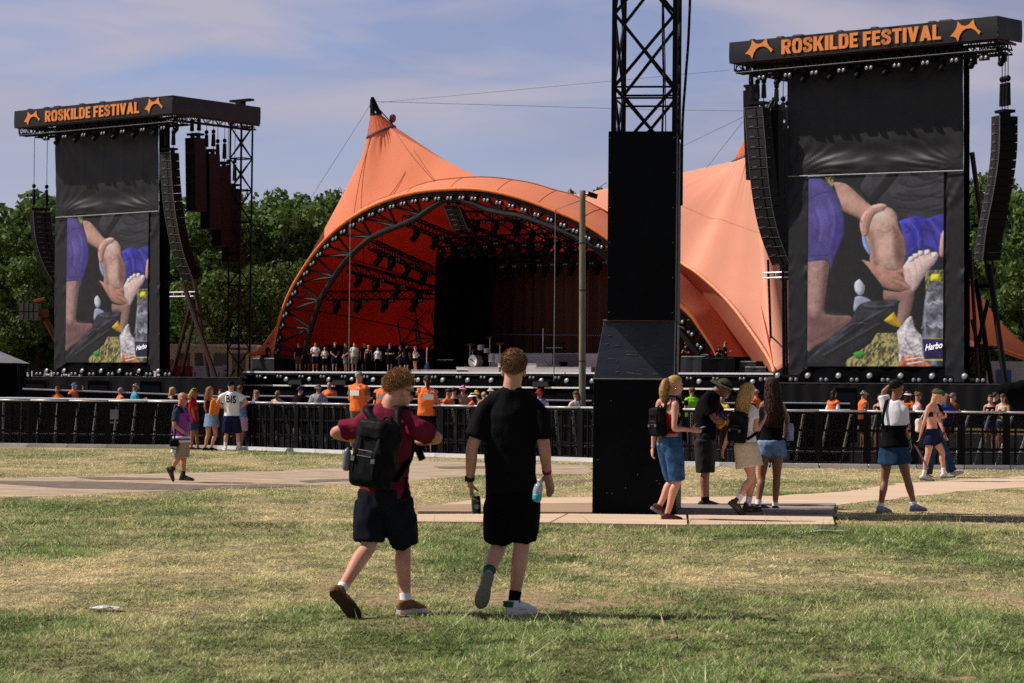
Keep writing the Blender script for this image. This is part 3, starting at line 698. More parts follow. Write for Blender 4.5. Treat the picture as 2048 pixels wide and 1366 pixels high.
GREYC = cloth('grey', (110, 108, 112)); NEON = cloth('neon green', (150, 225, 50)); YELL = cloth('yellow', (225, 190, 45)); TURQ = cloth('turquoise', (80, 165, 190)); PINK = cloth('pink', (232, 130, 180)); BLUE = cloth('blue', (50, 76, 170)); OLIVE = cloth('olive', (74, 72, 54)); GREEN = cloth('green', (30, 110, 66)); BROWNC = cloth('brown', (104, 66, 40))
HB = lambda key, a, b: mat('hair ' + key, srgb(*a), .5, scale=95, col2=srgb(*b), spec=.25, bump=.5, bscale=120, stretch=(1.5, 1.5, .12))
H_BLOND = HB('blond', (226, 188, 120), (168, 122, 66)); H_DBLOND = HB('dark blond', (170, 128, 80), (104, 72, 42)); H_BROWN = HB('brown', (112, 68, 42), (60, 34, 22)); H_DARK = HB('dark', (48, 30, 26), (20, 14, 13)); H_GREY = HB('grey', (176, 172, 168), (120, 116, 112)); H_RED = HB('red brown', (84, 44, 34), (34, 18, 16))
RUBW = mat('white rubber sole', srgb(214, 208, 196), .7, var=.08); RUBG = mat('grey rubber sole', srgb(120, 118, 118), .8, var=.15); RUBB = mat('dark rubber sole', srgb(70, 58, 50), .85, var=.15)

def person(label, loc, fig, body, skin=None, group=None):
    t = thing('person', label, 'person', loc, group)
    o = link('body', body, skin or SKIN, t); return t
def attach(t, name, me, m, sm=True):
    if isinstance(me, MB): me = fixn(me.mesh(name))
    o = link(name, me, m, t)
    if sm: smooth(me)
    return o
def eyes(t, fig, m=None):
    k = fig.k
    for sg in (-1, 1):
        mb = MB(); mb.ell(fig.hc + fig.hf * .080 * k + fig.hr * sg * .032 * k + fig.hu * .012 * k, (.014 * k, .009 * k, .008 * k), (fig.hr, fig.hf, fig.hu), 10, 6); attach(t, 'eye', mb, mat('eye', (.05, .04, .035), .2))
    mb = MB(); tube(mb, [fig.hc + fig.hf * .0885 * k - fig.hu * .062 * k - fig.hr * .02 * k, fig.hc + fig.hf * .0955 * k - fig.hu * .061 * k, fig.hc + fig.hf * .0885 * k - fig.hu * .062 * k + fig.hr * .02 * k], [.004 * k, .005 * k, .004 * k], 2, 6, fig.hu); attach(t, 'lips', mb, mat('lips', srgb(176, 104, 96), .45))
def shoes(t, fig, vox, m, sole, high=0, which='LR'):
    for q in which:
        me, so = fig.shoe(q, vox, high); o = attach(t, 'shoe', me, m); attach(o, 'sole', so, sole, False)
def glasses(t, fig, m=None, lens=True):
    k = fig.k; mb = MB(); f, r, u, c = fig.hf, fig.hr, fig.hu, fig.hc
    for sg in (-1, 1):
        mb.ell(c + f * .096 * k + r * sg * .034 * k + u * .010 * k, (.029 * k, .006 * k, .021 * k), (r, f, u), 12, 8)
        mb.bar(c + f * .09 * k + r * sg * .062 * k + u * .018 * k, c + r * sg * .082 * k - f * .01 * k + u * .014 * k, .004 * k)
    mb.bar(c + f * .098 * k - r * .02 * k + u * .016 * k, c + f * .098 * k + r * .02 * k + u * .016 * k, .003 * k); attach(t, 'sunglasses', mb, m or mat('sunglass lens', (.012, .010, .010), .12, spec=.6))
def PJ(Y0, root):
    """pixel + depth offset -> figure coordinates (metres from the feet)"""
    return lambda px, py, y=0.0: at(px, py, Y0 + y) - root
def strap_path(mb, pts, side, w=.026, th=.004):
    P = bez(pts, 6); rings = []
    for i, p in enumerate(P):
        t = (P[min(i + 1, len(P) - 1)] - P[max(i - 1, 0)]).normalized(); s = (side - t * side.dot(t)).normalized(); nn = t.cross(s)
        rings.append([p - s * w + nn * th, p + s * w + nn * th, p + s * w - nn * th, p - s * w - nn * th])
    return mb.rings(rings)
# ------------------------------------------------------------------ the people
def zoomer(P, ox, oy, sc): return lambda x, y, d=0.0: P(ox + x / sc, oy + y / sc, d)
NYLON = mat('black nylon', (.007, .007, .009), .5, var=.35, scale=12, bump=.12, bscale=30, spec=.05)
NYLON2 = mat('charcoal nylon', (.011, .010, .011), .5, var=.3, scale=12, bump=.12, bscale=30, spec=.05)
def band(t, fig, S, m, name='wristband', off=.0, r=.031, w=.012):
    a = fig.J['wr' + S]; d = (a - fig.J['el' + S]).normalized(); mb = MB(); p = a - d * (.012 + off); tube(mb, [p - d * w, p, p + d * w], [r * fig.k] * 3, 2, 14, fig.fwd, 0, 0); return attach(t, name, mb, m)
def rbox(mb, c, X, U, B, w, h, d, top=.85, p=.5):
    """soft-cornered box"""
    rings = []
    for z, k in ((-.5, .82), (-.46, .95), (-.3, 1), (.1, 1), (.34, .96), (.46, top), (.5, top * .8)):
        r = []
        for i in range(20):
            a = 2 * math.pi * i / 20; ca, sa = math.cos(a), math.sin(a)
            r.append(c + U * (h * z) + X * (w / 2 * k * math.copysign(abs(ca) ** p, ca)) + B * (d / 2 * k * math.copysign(abs(sa) ** p, sa)))
        rings.append(r)
    return mb.rings(rings)
def backpack(label, t, fig, c, X, B, w, h, d, m, m2, vox=.009, straps='LR', pocket=True, lean=V((0, 0, 1))):
    base = t.location; U = lean.normalized(); X = (X - U * X.dot(U)).normalized(); B = (B - U * B.dot(U)).normalized()
    bp = thing('backpack', label, 'backpack', base + c)
    z0 = V((0, 0, 0)); mb = MB(); rbox(mb, z0, X, U, B, w, h, d, .60)
    me = remesh(mb, vox, 3, .5, 'main_compartment'); wrinkle(me, .007, (9, 9, 6), 2); attach(bp, 'main_compartment', me, m)
    if pocket:
        mb = MB(); rbox(mb, B * d * .42 - U * h * .20, X, U, B, w * .80, h * .46, d * .42, .8); me = remesh(mb, vox, 3, .5, 'front_pocket'); wrinkle(me, .005, (12, 12, 8), 5); attach(bp, 'front_pocket', me, m)
        mb = MB(); rbox(mb, U * h * .36 + B * d * .10, X, U, B, w * .80, h * .30, d * 1.02, .50); me = remesh(mb, vox, 3, .5, 'lid'); wrinkle(me, .007, (11, 11, 8), 7); attach(bp, 'lid', me, m2)
        mb = MB()
        for sx in (-.28, .28): strap_path(mb, [B * d * .55 + X * w * sx + U * h * .22, B * d * .66 + X * w * sx - U * h * .05, B * d * .64 + X * w * sx - U * h * .32, B * d * .5 + X * w * sx - U * h * .45], X, .010, .003)
        attach(bp, 'compression_strap', mb, m2, False)
        mb = MB()
        for sx in (-1, 1): mb.box(B * d * .68 + X * w * .28 * sx - U * h * .12, (.03, .03, .012), (X, U, B)); mb.bar(B * d * .64 - X * w * .2 - U * h * .02 + U * .02 * sx, B * d * .66 + X * w * .2 - U * h * .02 + U * .02 * sx, .003)
        attach(bp, 'buckle', mb, mat('grey buckle', (.12, .12, .13), .4), False)
    mb = MB(); strap_path(mb, [U * h * .44 - B * d * .3 - X * .05, U * h * .56 - B * d * .34 - X * .025, U * h * .56 - B * d * .34 + X * .025, U * h * .44 - B * d * .3 + X * .05], B, .010, .004); attach(bp, 'handle', mb, m)
    for S in straps:
        sg = -1 if S == 'L' else 1; J = fig.J; sh = J['sh' + S]; nk = J['neck']; mb = MB(); k = fig.k
        top = nk.lerp(sh, .52) + V((0, 0, .068 * k)); q = lambda v: v - c
        pts = [U * h * .40 - B * d * .45 + X * sg * w * .26, q(top - fig.fwd * .085 * k - UPZ * .02 * k), q(top + UPZ * .006), q(top + fig.fwd * .10 * k - UPZ * .045 * k), q(sh.lerp(J['chest'], .55) + fig.fwd * .135 * k + fig.ss * sg * .02), q(J['chest'] + fig.ss * sg * .185 * k - UPZ * .08 * k), X * sg * w * .5 - U * h * .36 - B * d * .3]
        strap_path(mb, pts, fig.ss, .027 * k, .005); attach(bp, 'strap', mb, m2)
    return bp

def man_maroon():
    root = gnd(812, 1229); root.z = 0; P = PJ(root.y, root)
    J = skeleton(pelvis=P(768, 992, 0), chest=P(771, 893, .02), neck=P(778, 813, .0), head=P(799, 783, .04), look=(.80, .58, -.22),
        shL=P(714, 852, .10), shR=P(832, 855, -.10), elL=P(671, 866, .14), wrL=P(748, 886, .42), elR=P(874, 876, .02), wrR=P(828, 884, .34),
        hipL=P(744, 1006, .04), hipR=P(793, 1006, -.04), knL=P(737, 1092, -.02), anL=P(680, 1183, -.30), knR=P(806, 1094, .10), anR=P(811, 1203, .02),
        toL=V((.60, .42, -.68)), toR=V((.60, .80, 0)), haR=(-.6, .75, -.35), haL=(.8, .5, .1))
    J['upL'] = V((-.1, .8, .6)); f = Fig(J, 'm', 1.80, .98, 1.0, scaled=False)
    t = person('man walking away in maroon T-shirt and black shorts with black backpack, elbows raised', root, f, f.body(.0075, curl=(.7, .7)), SKIN)
    attach(t, 'shirt', wrinkle(f.shirt(.008, .78, .66, .019, (.168, .118), .071, .007, seed=4), .006, (4, 4, 17), 2), MAROON)
    attach(t, 'shorts', f.shorts(.009, .87, .028, .016, 1.35, .013), cloth('ink navy', (25, 27, 37), var=.2))
    bs_ = mat('brown suede', srgb(124, 88, 52), .85, var=.2, bump=.3, bscale=60); shoes(t, f, .007, bs_, RUBW, which='R'); shoes(t, f, .007, bs_, mat('brown rubber sole', srgb(66, 44, 32), .8, var=.25, bump=.3, bscale=50), which='L')
    lc = MB(); h, td, fu, lat = f.foot('R')
    for i in range(4): p = h + td * (.12 + .028 * i) + fu * (.092 - .010 * i); lc.bar(p - lat * .022, p + lat * .022, .004, 5)
    attach(t, 'laces', lc, mat('dark laces', (.03, .025, .02), .8), False)
    for S in 'LR': attach(t, 'sock', f.sock(S, .0, .055, .039), WHT)
    hm = f.hairmesh(.008, .006, 20, .42, .66, 3, .022, side=.02); f.strands(hm, 4200, .026, .0019, .010, .42, .66, .3, .25, .55, side=.02, top=.022); attach(t, 'hair', hm, mat('hair curly blond brown', srgb(196, 152, 102), .5, scale=150, col2=srgb(128, 90, 56), spec=.3, bump=.5, bscale=120), False)
    eyes(t, f); glasses(t, f)
    lb = MB(); lb.box(f.J['pelvis'] + f.hs * .04 - f.fwd * .152 + UPZ * .055, (.02, .004, .010), (f.hs, f.fwd, UPZ)); attach(t, 'waist_tag', lb, WHT, False)
    c = at(752, 908, root.y - .245) - root
    bp = backpack('bulging black backpack worn by the man in the maroon T-shirt', t, f, c, V((.83, -.56, 0)), V((-.56, -.83, 0)), .31, .46, .20, NYLON, NYLON2, .008, lean=V((.16, .04, 1)))
    b = MB(); tube(b, [V((-.20, -.02, -.10)), V((-.195, -.02, 0)), V((-.19, -.02, .035))], [.028, .028, .012], 3, 10); attach(bp, 'side_bottle', b, mat('grey bottle', (.16, .16, .18), .3))
    s = MB(); strap_path(s, [V((.20, .12, -.16)), V((.205, .12, -.24)), V((.225, .12, -.33))], V((1, 0, 0)), .010, .003); attach(bp, 'loose_strap', s, NYLON)
    # the camera held to the chest
    cam = thing('camera', 'small black camera held at chest height by the man in maroon', 'camera', root + P(836, 893, .28))
    m = MB(); m.box((0, 0, 0), (.085, .05, .058)); attach(cam, 'camera_body', m, NYLON, False); m = MB(); m.bar((0, .01, -.02), (.03, .02, -.09), .026, 14); attach(cam, 'lens', m, METAL_B); 
    m = MB(); m.bar((.028, .02, -.088), (.031, .0205, -.095), .024, 14); attach(cam, 'lens_glass', m, mat('amber green coated glass', (.10, .12, .03), .1, spec=.8), False)

def man_black():
    root = gnd(1030, 1230); root.z = 0; P = PJ(root.y, root)
    J = skeleton(pelvis=P(1024, 998, 0), chest=P(1019, 885, .0), neck=P(1024, 778, 0), head=P(1027.5, 742, .02), look=(.06, 1, -.10),
        shL=P(970, 821, .0), shR=P(1077, 824, -.02), elL=P(944, 897, -.05), wrL=P(940, 962, .05), elR=P(1089, 898, -.06), wrR=P(1094, 946, .03),
        hipL=P(1002, 1004, 0), hipR=P(1047, 1004, 0), knL=P(997, 1090, .10), anL=P(975, 1152, -.20), knR=P(1043, 1092, .03), anR=P(1028, 1204, -.04),
        toL=V((-.20, .58, -.78)), toR=V((.68, .73, 0)), haL=(.13, .1, -1), haR=(.24, .12, -1))
    J['upL'] = V((.05, .9, .5)); J['pnL'] = V((.8, -.2, 0)); J['pnR'] = V((-.5, -.5, 0))
    f = Fig(J, 'm', 1.84, .97, 1.0, scaled=False)
    t = person('tall man walking away in plain black T-shirt and black shorts, one foot lifted', root, f, f.body(.0075, curl=(.55, .22), spread=(0, .022)), SKIN)
    attach(t, 'shirt', f.shirt(.009, .66, .72, .010, (.166, .116), .072, .011, seed=1), mat('cloth washed black', srgb(17, 16, 19), .8, var=.2, scale=5, bump=.2, bscale=60, spec=.06))
    attach(t, 'shorts', f.shorts(.009, .865, .025, .013, 1.3, .009), cloth('jet black', (10, 10, 12), var=.25))
    wm = mat('white leather shoe', srgb(226, 226, 230), .5, var=.06)
    shoes(t, f, .007, wm, RUBW, which='R'); shoes(t, f, .007, mat('grey leather shoe', srgb(150, 154, 168), .55, var=.1), RUBG, which='L')
    for S in 'LR':
        attach(t, 'sock', f.sock(S, .0, .075, .042), BLK)
        h, td, fu, lat = f.foot(S); g = MB(); tube(g, [h + td * -.004 + fu * .055, h + td * .0 + fu * .095], [(.038, .03), (.040, .034)], 3, 12, lat, 0, 0); attach(t, 'heel_tab', g, mat('dark green suede', srgb(24, 96, 78), .8))
    hm = f.hairmesh(.009, .003, 18, .45, .85, 1, .017, side=.02); f.strands(hm, 4200, .017, .0018, .010, .45, .85, .9, -.1, .28, side=.02, top=.017); attach(t, 'hair', hm, mat('hair short brown blond', srgb(158, 118, 80), .55, scale=150, col2=srgb(104, 74, 48), spec=.3, bump=.5, bscale=120), False)
    eyes(t, f)
    w = band(t, f, 'L', mat('black watch', (.02, .02, .022), .4), 'watch', .01, .033, .016); fc = MB(); fc.box(f.J['wrL'] + V((-.026, -.012, .015)), (.02, .035, .035)); attach(w, 'watch_face', fc, METAL_B, False)
    band(t, f, 'R', mat('red purple wristband', srgb(150, 30, 80), .6), 'wristband', .0, .033, .012); band(t, f, 'R', PINK, 'wristband', .03, .034, .006)
    c = thing('drink_can', 'green and dark can held low in the left hand of the man in black', 'can', root + P(952.5, 1010, .07))
    m = MB(); tube(m, [V((-.004, 0, .058)), V((-.003, 0, .05)), V((.003, 0, -.05)), V((.004, 0, -.058))], [.026, .032, .032, .025], 3, 18); attach(c, 'can_body', m, mat('green can print', srgb(20, 96, 60), .35, .4, scale=30, col2=srgb(22, 24, 30)))
    m = MB(); m.bar((-.004, 0, .058), (-.0045, 0, .064), .025, 16); attach(c, 'can_lid', m, ALU, False)
    m = MB(); m.disc(V((.004, -.033, -.01)), V((0, -1, 0)), .018, 14); attach(c, 'can_emblem', m, mat('silver emblem', (.3, .3, .32), .4), False)
    b = thing('water_bottle', 'clear plastic bottle with turquoise drink tucked beside the hip of the man in black', 'bottle', root + P(1078, 978, -.16))
    m = MB(); tube(m, [V((-.012, 0, -.075)), V((-.01, 0, -.02)), V((0, 0, .02)), V((.004, 0, .045))], [.03, .032, .03, .014], 4, 16); attach(b, 'bottle_body', m, mat('cloudy plastic', (.45, .52, .55), .15, var=.1, alpha=.75, spec=.6))
    m = MB(); tube(m, [V((-.0135, 0, -.077)), V((-.011, 0, -.035))], [.0305, .0325], 3, 16, round0=.1, round1=.1); attach(b, 'label', m, mat('turquoise label', srgb(60, 170, 180), .4)); m = MB(); m.bar((.004, 0, .045), (.006, 0, .068), .016, 12); attach(b, 'bottle_cap', m, mat('white cap', (.7, .72, .74), .4))

def woman_ponytail():
    root = gnd(1340, 1046); root.z = 0; Z = zoomer(PJ(root.y, root), 1160, 720, 3.794)
    J = skeleton(pelvis=Z(677, 630), chest=Z(672, 430), neck=Z(690, 290), head=Z(722, 195, .03), look=(.95, .30, -.12),
        shL=Z(606, 322, .13), shR=Z(722, 340, -.13), elL=Z(566, 500, .16), wrL=Z(553, 665, .15), elR=Z(716, 520, -.18), wrR=Z(838, 530, -.04),
        hipL=Z(652, 650, .07), hipR=Z(708, 650, -.07), knL=Z(702, 905, .16), anL=Z(602, 1108, .10), knR=Z(738, 915, -.04), anR=Z(660, 1172, -.08),
        toL=V((.80, .25, -.50)), toR=V((.96, .25, 0)), haL=(-.1, .1, -1), haR=(1, .15, -.05))
    J['upL'] = V((.4, 0, .9)); f = Fig(J, 'f', 1.70, 1.0, 1.02, scaled=False)
    t = person('blonde ponytail woman in red top and blue denim shorts walking past the tower', root, f, f.body(.011, curl=(.6, .3)), SKIN)
    attach(t, 'top', f.shirt(.012, 1.75, 0, .010, amp=.002, t1=3.35, yoke=False), cloth('dark red print', (150, 26, 34), var=.25))
    attach(t, 'shorts', f.shorts(.012, .98, .030, .018, 1.62, .006), DENIM)
    mb = MB(); mb.box(f.J['pelvis'] - f.fwd * .125 + UPZ * .085 + f.hs * -.02, (.075, .012, .045), (f.hs, f.fwd, UPZ)); mb.box(f.J['pelvis'] - f.fwd * .14 + UPZ * .035 - f.hs * .035, (.022, .010, .12), (f.hs, f.fwd, UPZ)); attach(t, 'belt_patch', mb, mat('tan leather', srgb(186, 132, 80), .6), False)
    shoes(t, f, .010, mat('dark maroon trainer', srgb(88, 44, 42), .75, var=.2), RUBG)
    hm = f.hairmesh(.010, .003, 20, .55, .50, 2, .004); c = f.hc; k = f.k
    f.lock(hm, [c - f.hf * .085 * k + f.hu * .06 * k, c - f.hf * .135 * k + f.hu * .03 * k, c - f.hf * .15 * k - f.hu * .07 * k, c - f.hf * .135 * k - f.hu * .17 * k, c - f.hf * .125 * k - f.hu * .24 * k], [(.022, .022), (.045, .04), (.058, .05), (.05, .042), (.012, .012)], 170, .004, .010)
    attach(t, 'hair', hm, mat('hair honey blond', srgb(214, 170, 104), .45, scale=26, col2=srgb(140, 96, 52), spec=.35, bump=.4, bscale=90))
    mb = MB(); tube(mb, [c - f.hf * .088 * k + f.hu * .055 * k, c - f.hf * .105 * k + f.hu * .05 * k], [.03, .03], 2, 12, f.hr, 0, 0); attach(t, 'hair_tie', mb, BLK)
    mb = MB(); e = c + f.hr * .085 * k - f.hu * .06 * k - f.hf * .008
    mb.poly([e + f.hf * .022 * math.cos(a) + f.hu * .022 * math.sin(a) for a in [i * .5236 for i in range(13)]], .003, 5); attach(t, 'earring', mb, mat('gold', (.8, .55, .2), .3, .9))
    eyes(t, f); band(t, f, 'R', PINK, r=.028); band(t, f, 'L', STEEL, 'bracelet', r=.026, w=.006)
    backpack('small black backpack hanging on the ponytail woman', t, f, Z(592, 470, -.06), f.ss, -f.fwd, .23, .34, .13, NYLON, NYLON2, .010, 'R', lean=V((-.06, 0, 1)))
    ph = thing('smartphone', 'dark smartphone in the outstretched hand of the ponytail woman', 'phone', root + Z(925, 515, -.02)); m = MB(); m.box((0, 0, 0), (.075, .15, .009), (V((.9, .2, .35)).normalized(), V((-.2, .97, 0)).normalized(), UPZ)); attach(ph, 'casing', m, METAL_B, False)
    m = MB(); m.box((-.002, 0, .006), (.068, .14, .003), (V((.9, .2, .35)).normalized(), V((-.2, .97, 0)).normalized(), UPZ)); attach(ph, 'screen', m, mat('phone glass', (.02, .02, .03), .1, spec=.7), False)

def man_hat():
    root = gnd(1411, 1015); root.z = 0; Z = zoomer(PJ(root.y, root), 1160, 720, 3.794)
    J = skeleton(pelvis=Z(950, 580), chest=Z(955, 400), neck=Z(1020, 245, 0), head=Z(1092, 215, -.02), look=(.86, -.28, -.42),
        shL=Z(1000, 290, .18), shR=Z(948, 300, -.16), elL=Z(1075, 440, .2), wrL=Z(1128, 470, .02), elR=Z(1025, 455, -.22), wrR=Z(1100, 475, -.14),
        hipL=Z(955, 610, .1), hipR=Z(940, 610, -.1), knL=Z(955, 850, .1), anL=Z(960, 1070, .14), knR=Z(948, 850, -.08), anR=Z(940, 1075, -.1),
        toL=V((1, .05, 0)), toR=V((1, -.12, 0)))
    f = Fig(J, 'm', 1.82, 1.06, 1.0, scaled=False)
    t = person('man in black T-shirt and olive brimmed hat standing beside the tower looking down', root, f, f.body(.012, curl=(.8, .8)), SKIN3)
    attach(t, 'shirt', f.shirt(.013, .55, .72, .024, (.19, .15), .08, .008, seed=2), BLK)
    attach(t, 'shorts', f.shorts(.013, 1.02, .038, .024, 1.3, .008), mat('dark camouflage', srgb(40, 38, 38), .85, scale=11, col2=srgb(16, 16, 18)))
    shoes(t, f, .011, mat('black trainer', srgb(34, 34, 40), .6, var=.3), RUBB); [attach(t, 'sock', f.sock(S, 0, .06), BLK) for S in 'LR']
    attach(t, 'hat', f.cap(wide=True), OLIVE); hb = MB(); tube(hb, [f.hc + f.hu * .045 * f.k, f.hc + f.hu * .07 * f.k], [(.092, .113), (.090, .111)], 2, 20, f.hr, 0, 0); attach(t, 'hat_band', hb, BLK)
    mb = MB(); mb.ell(f.hc + f.hf * .055 - f.hu * .085, (.052, .05, .045), (f.hr, f.hf, f.hu)); attach(t, 'beard', mb, H_GREY); eyes(t, f); band(t, f, 'R', YELL)
    b = thing('bag', 'yellow orange pouch held in front of the man with the olive hat', 'bag', root + Z(1062, 495, -.05)); m = MB(); m.ell((0, 0, 0), (.055, .05, .035)); me = remesh(m, .008, 2); wrinkle(me, .012, (20, 20, 20)); attach(b, 'pouch', me, mat('yellow fabric', srgb(226, 148, 30), .7)); m = MB(); m.ell((.02, 0, .15), (.025, .03, .03)); attach(b, 'blue_bundle', m, BLUE)

def woman_blonde():
    root = gnd(1490, 1036); root.z = 0; Z = zoomer(PJ(root.y, root), 1160, 720, 3.794)
    J = skeleton(pelvis=Z(1262, 665), chest=Z(1255, 490), neck=Z(1265, 345), head=Z(1278, 250, .02), look=(.75, .65, -.15),
        shL=Z(1195, 385, .07), shR=Z(1325, 392, -.07), elL=Z(1135, 545, .1), wrL=Z(1090, 665, .14), elR=Z(1338, 540, -.1), wrR=Z(1398, 455, .06),
        hipL=Z(1235, 690, .04), hipR=Z(1290, 690, -.04), knL=Z(1312, 905, .06), anL=Z(1272, 1105, .10), knR=Z(1296, 905, -.10), anR=Z(1188, 1080, -.16),
        toL=V((.9, .35, 0)), toR=V((.72, .10, -.68)), haL=(-.2, .1, -1), haR=(.3, .2, .9))
    J['upR'] = V((.6, .2, .75)); f = Fig(J, 'f', 1.67, 1.0, 1.0, scaled=False)
    t = person('long haired blonde woman in white T-shirt and beige skirt, second from right at the tower', root, f, f.body(.011, curl=(.4, .9)), SKIN)
    attach(t, 'shirt', f.shirt(.012, 1.5, .36, .014, (.135, .10), .058, .004, seed=6), WHT)
    attach(t, 'skirt', f.skirt(.012, Z(1262, 812).z, .016, .03, 1.55, .003), BEIGE)
    shoes(t, f, .010, mat('dark brown boot', srgb(66, 52, 42), .75, var=.25), RUBB, .035); [attach(t, 'sock', f.sock(S, .02, .115, .043), WHT) for S in 'LR']
    hm = f.hairmesh(.014, .004, 20, .5, .6, 2, .004, side=-.1); c = f.hc; k = f.k
    f.lock(hm, [c + f.hu * .07 - f.hf * .045, c - f.hf * .062 - f.hu * .03, c - f.hf * .075 - f.hu * .13, c - f.hf * .085 - f.hu * .22, c - f.hf * .09 - f.hu * .30], [(.075, .05), (.088, .055), (.096, .055), (.10, .045), (.085, .02)], 480, .006, .045)
    attach(t, 'hair', hm, H_BLOND); eyes(t, f); band(t, f, 'L', PINK, r=.029, w=.014)
    backpack('flat black backpack slung low on the blonde woman in white', t, f, Z(1200, 510, -.12), f.ss, -f.fwd, .25, .38, .12, NYLON, NYLON2, .010, 'LR', lean=V((.12, 0, 1)))

def woman_brown():
    root = gnd(1543, 1024); root.z = 0; Z = zoomer(PJ(root.y, root), 1160, 720, 3.794)
    J = skeleton(pelvis=Z(1450, 640), chest=Z(1450, 440), neck=Z(1452, 300), head=Z(1452, 205, .02), look=(-.1, 1, -.08),
        shL=Z(1385, 345), shR=Z(1530, 345), elL=Z(1365, 480, .12), wrL=Z(1400, 560, .26), elR=Z(1572, 440, .06), wrR=Z(1555, 540, .24),
        hipL=Z(1405, 660), hipR=Z(1500, 660), knL=Z(1378, 890, .02), anL=Z(1352, 1098, -.06), knR=Z(1492, 890, .02), anR=Z(1480, 1110, .04),
        toL=V((.85, .5, 0)), toR=V((.35, .9, 0)))
    f = Fig(J, 'f', 1.74, 1.02, 1.0, scaled=False)
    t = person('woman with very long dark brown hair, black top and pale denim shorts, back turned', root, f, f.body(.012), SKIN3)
    attach(t, 'top', f.shirt(.012, 1.2, 0, .014, (.14, .1), amp=.003, t1=4.2, yoke=False), BLK)
    attach(t, 'shorts', f.shorts(.012, .30, .026, .03, 1.42, .005), DENIML)
    fr = MB(); R = random.Random(3)
    for S in 'LR':
        h, kn = f.J['hip' + S], f.J['kn' + S]; e = h.lerp(kn, .31)
        for i in range(60):
            a = R.random() * 6.28; p = e + V((math.cos(a) * .118, math.sin(a) * .118, 0)); fr.add([p - V((.005, 0, 0)), p + V((.005, 0, 0)), p + V((R.uniform(-.01, .01), 0, -R.uniform(.02, .055)))], [(0, 1, 2)])
    attach(t, 'frayed_hem', fr, DENIML, False)
    shoes(t, f, .011, mat('grey trainer', srgb(70, 70, 80), .75, var=.2), RUBG); [attach(t, 'sock', f.sock(S, 0, .06, .042), WHT) for S in 'LR']
    hm = f.hairmesh(.016, .004, 18, .5, .7, 4, .004, side=-.2); c = f.hc
    f.lock(hm, [c + f.hu * .08 - f.hf * .04, c - f.hf * .068 - f.hu * .03, c - f.hf * .085 - f.hu * .18, c - f.hf * .115 - f.hu * .34, c - f.hf * .13 - f.hu * .46, c - f.hf * .13 - f.hu * .54], [(.075, .05), (.09, .056), (.10, .058), (.108, .05), (.098, .035), (.075, .015)], 620, .006, .05)
    attach(t, 'hair', hm, H_RED); eyes(t, f)
    b = thing('shoulder_bag', 'pale blue grey bag with patterned strap on the shoulder of the dark haired woman', 'bag', root + Z(1594, 545, .0))
    m = MB(); rbox(m, V((0, 0, 0)), V((.8, .6, 0)), UPZ, V((-.6, .8, 0)), .10, .22, .07, .7); me = remesh(m, .009, 3); wrinkle(me, .008, (14, 14, 8)); attach(b, 'pouch', me, mat('pale blue canvas', srgb(142, 150, 184), .8))
    m = MB(); strap_path(m, [f.J['shR'] + V((-.03, -.06, .055)) - (b.location - root), f.J['shR'] + V((.02, -.09, -.05)) - (b.location - root), V((-.05, -.03, .14)), V((-.03, 0, .09))], V((.5, .85, 0)), .022, .004); attach(b, 'strap', m, mat('patterned strap', srgb(88, 84, 62), .8, scale=60, col2=srgb(40, 38, 32)))

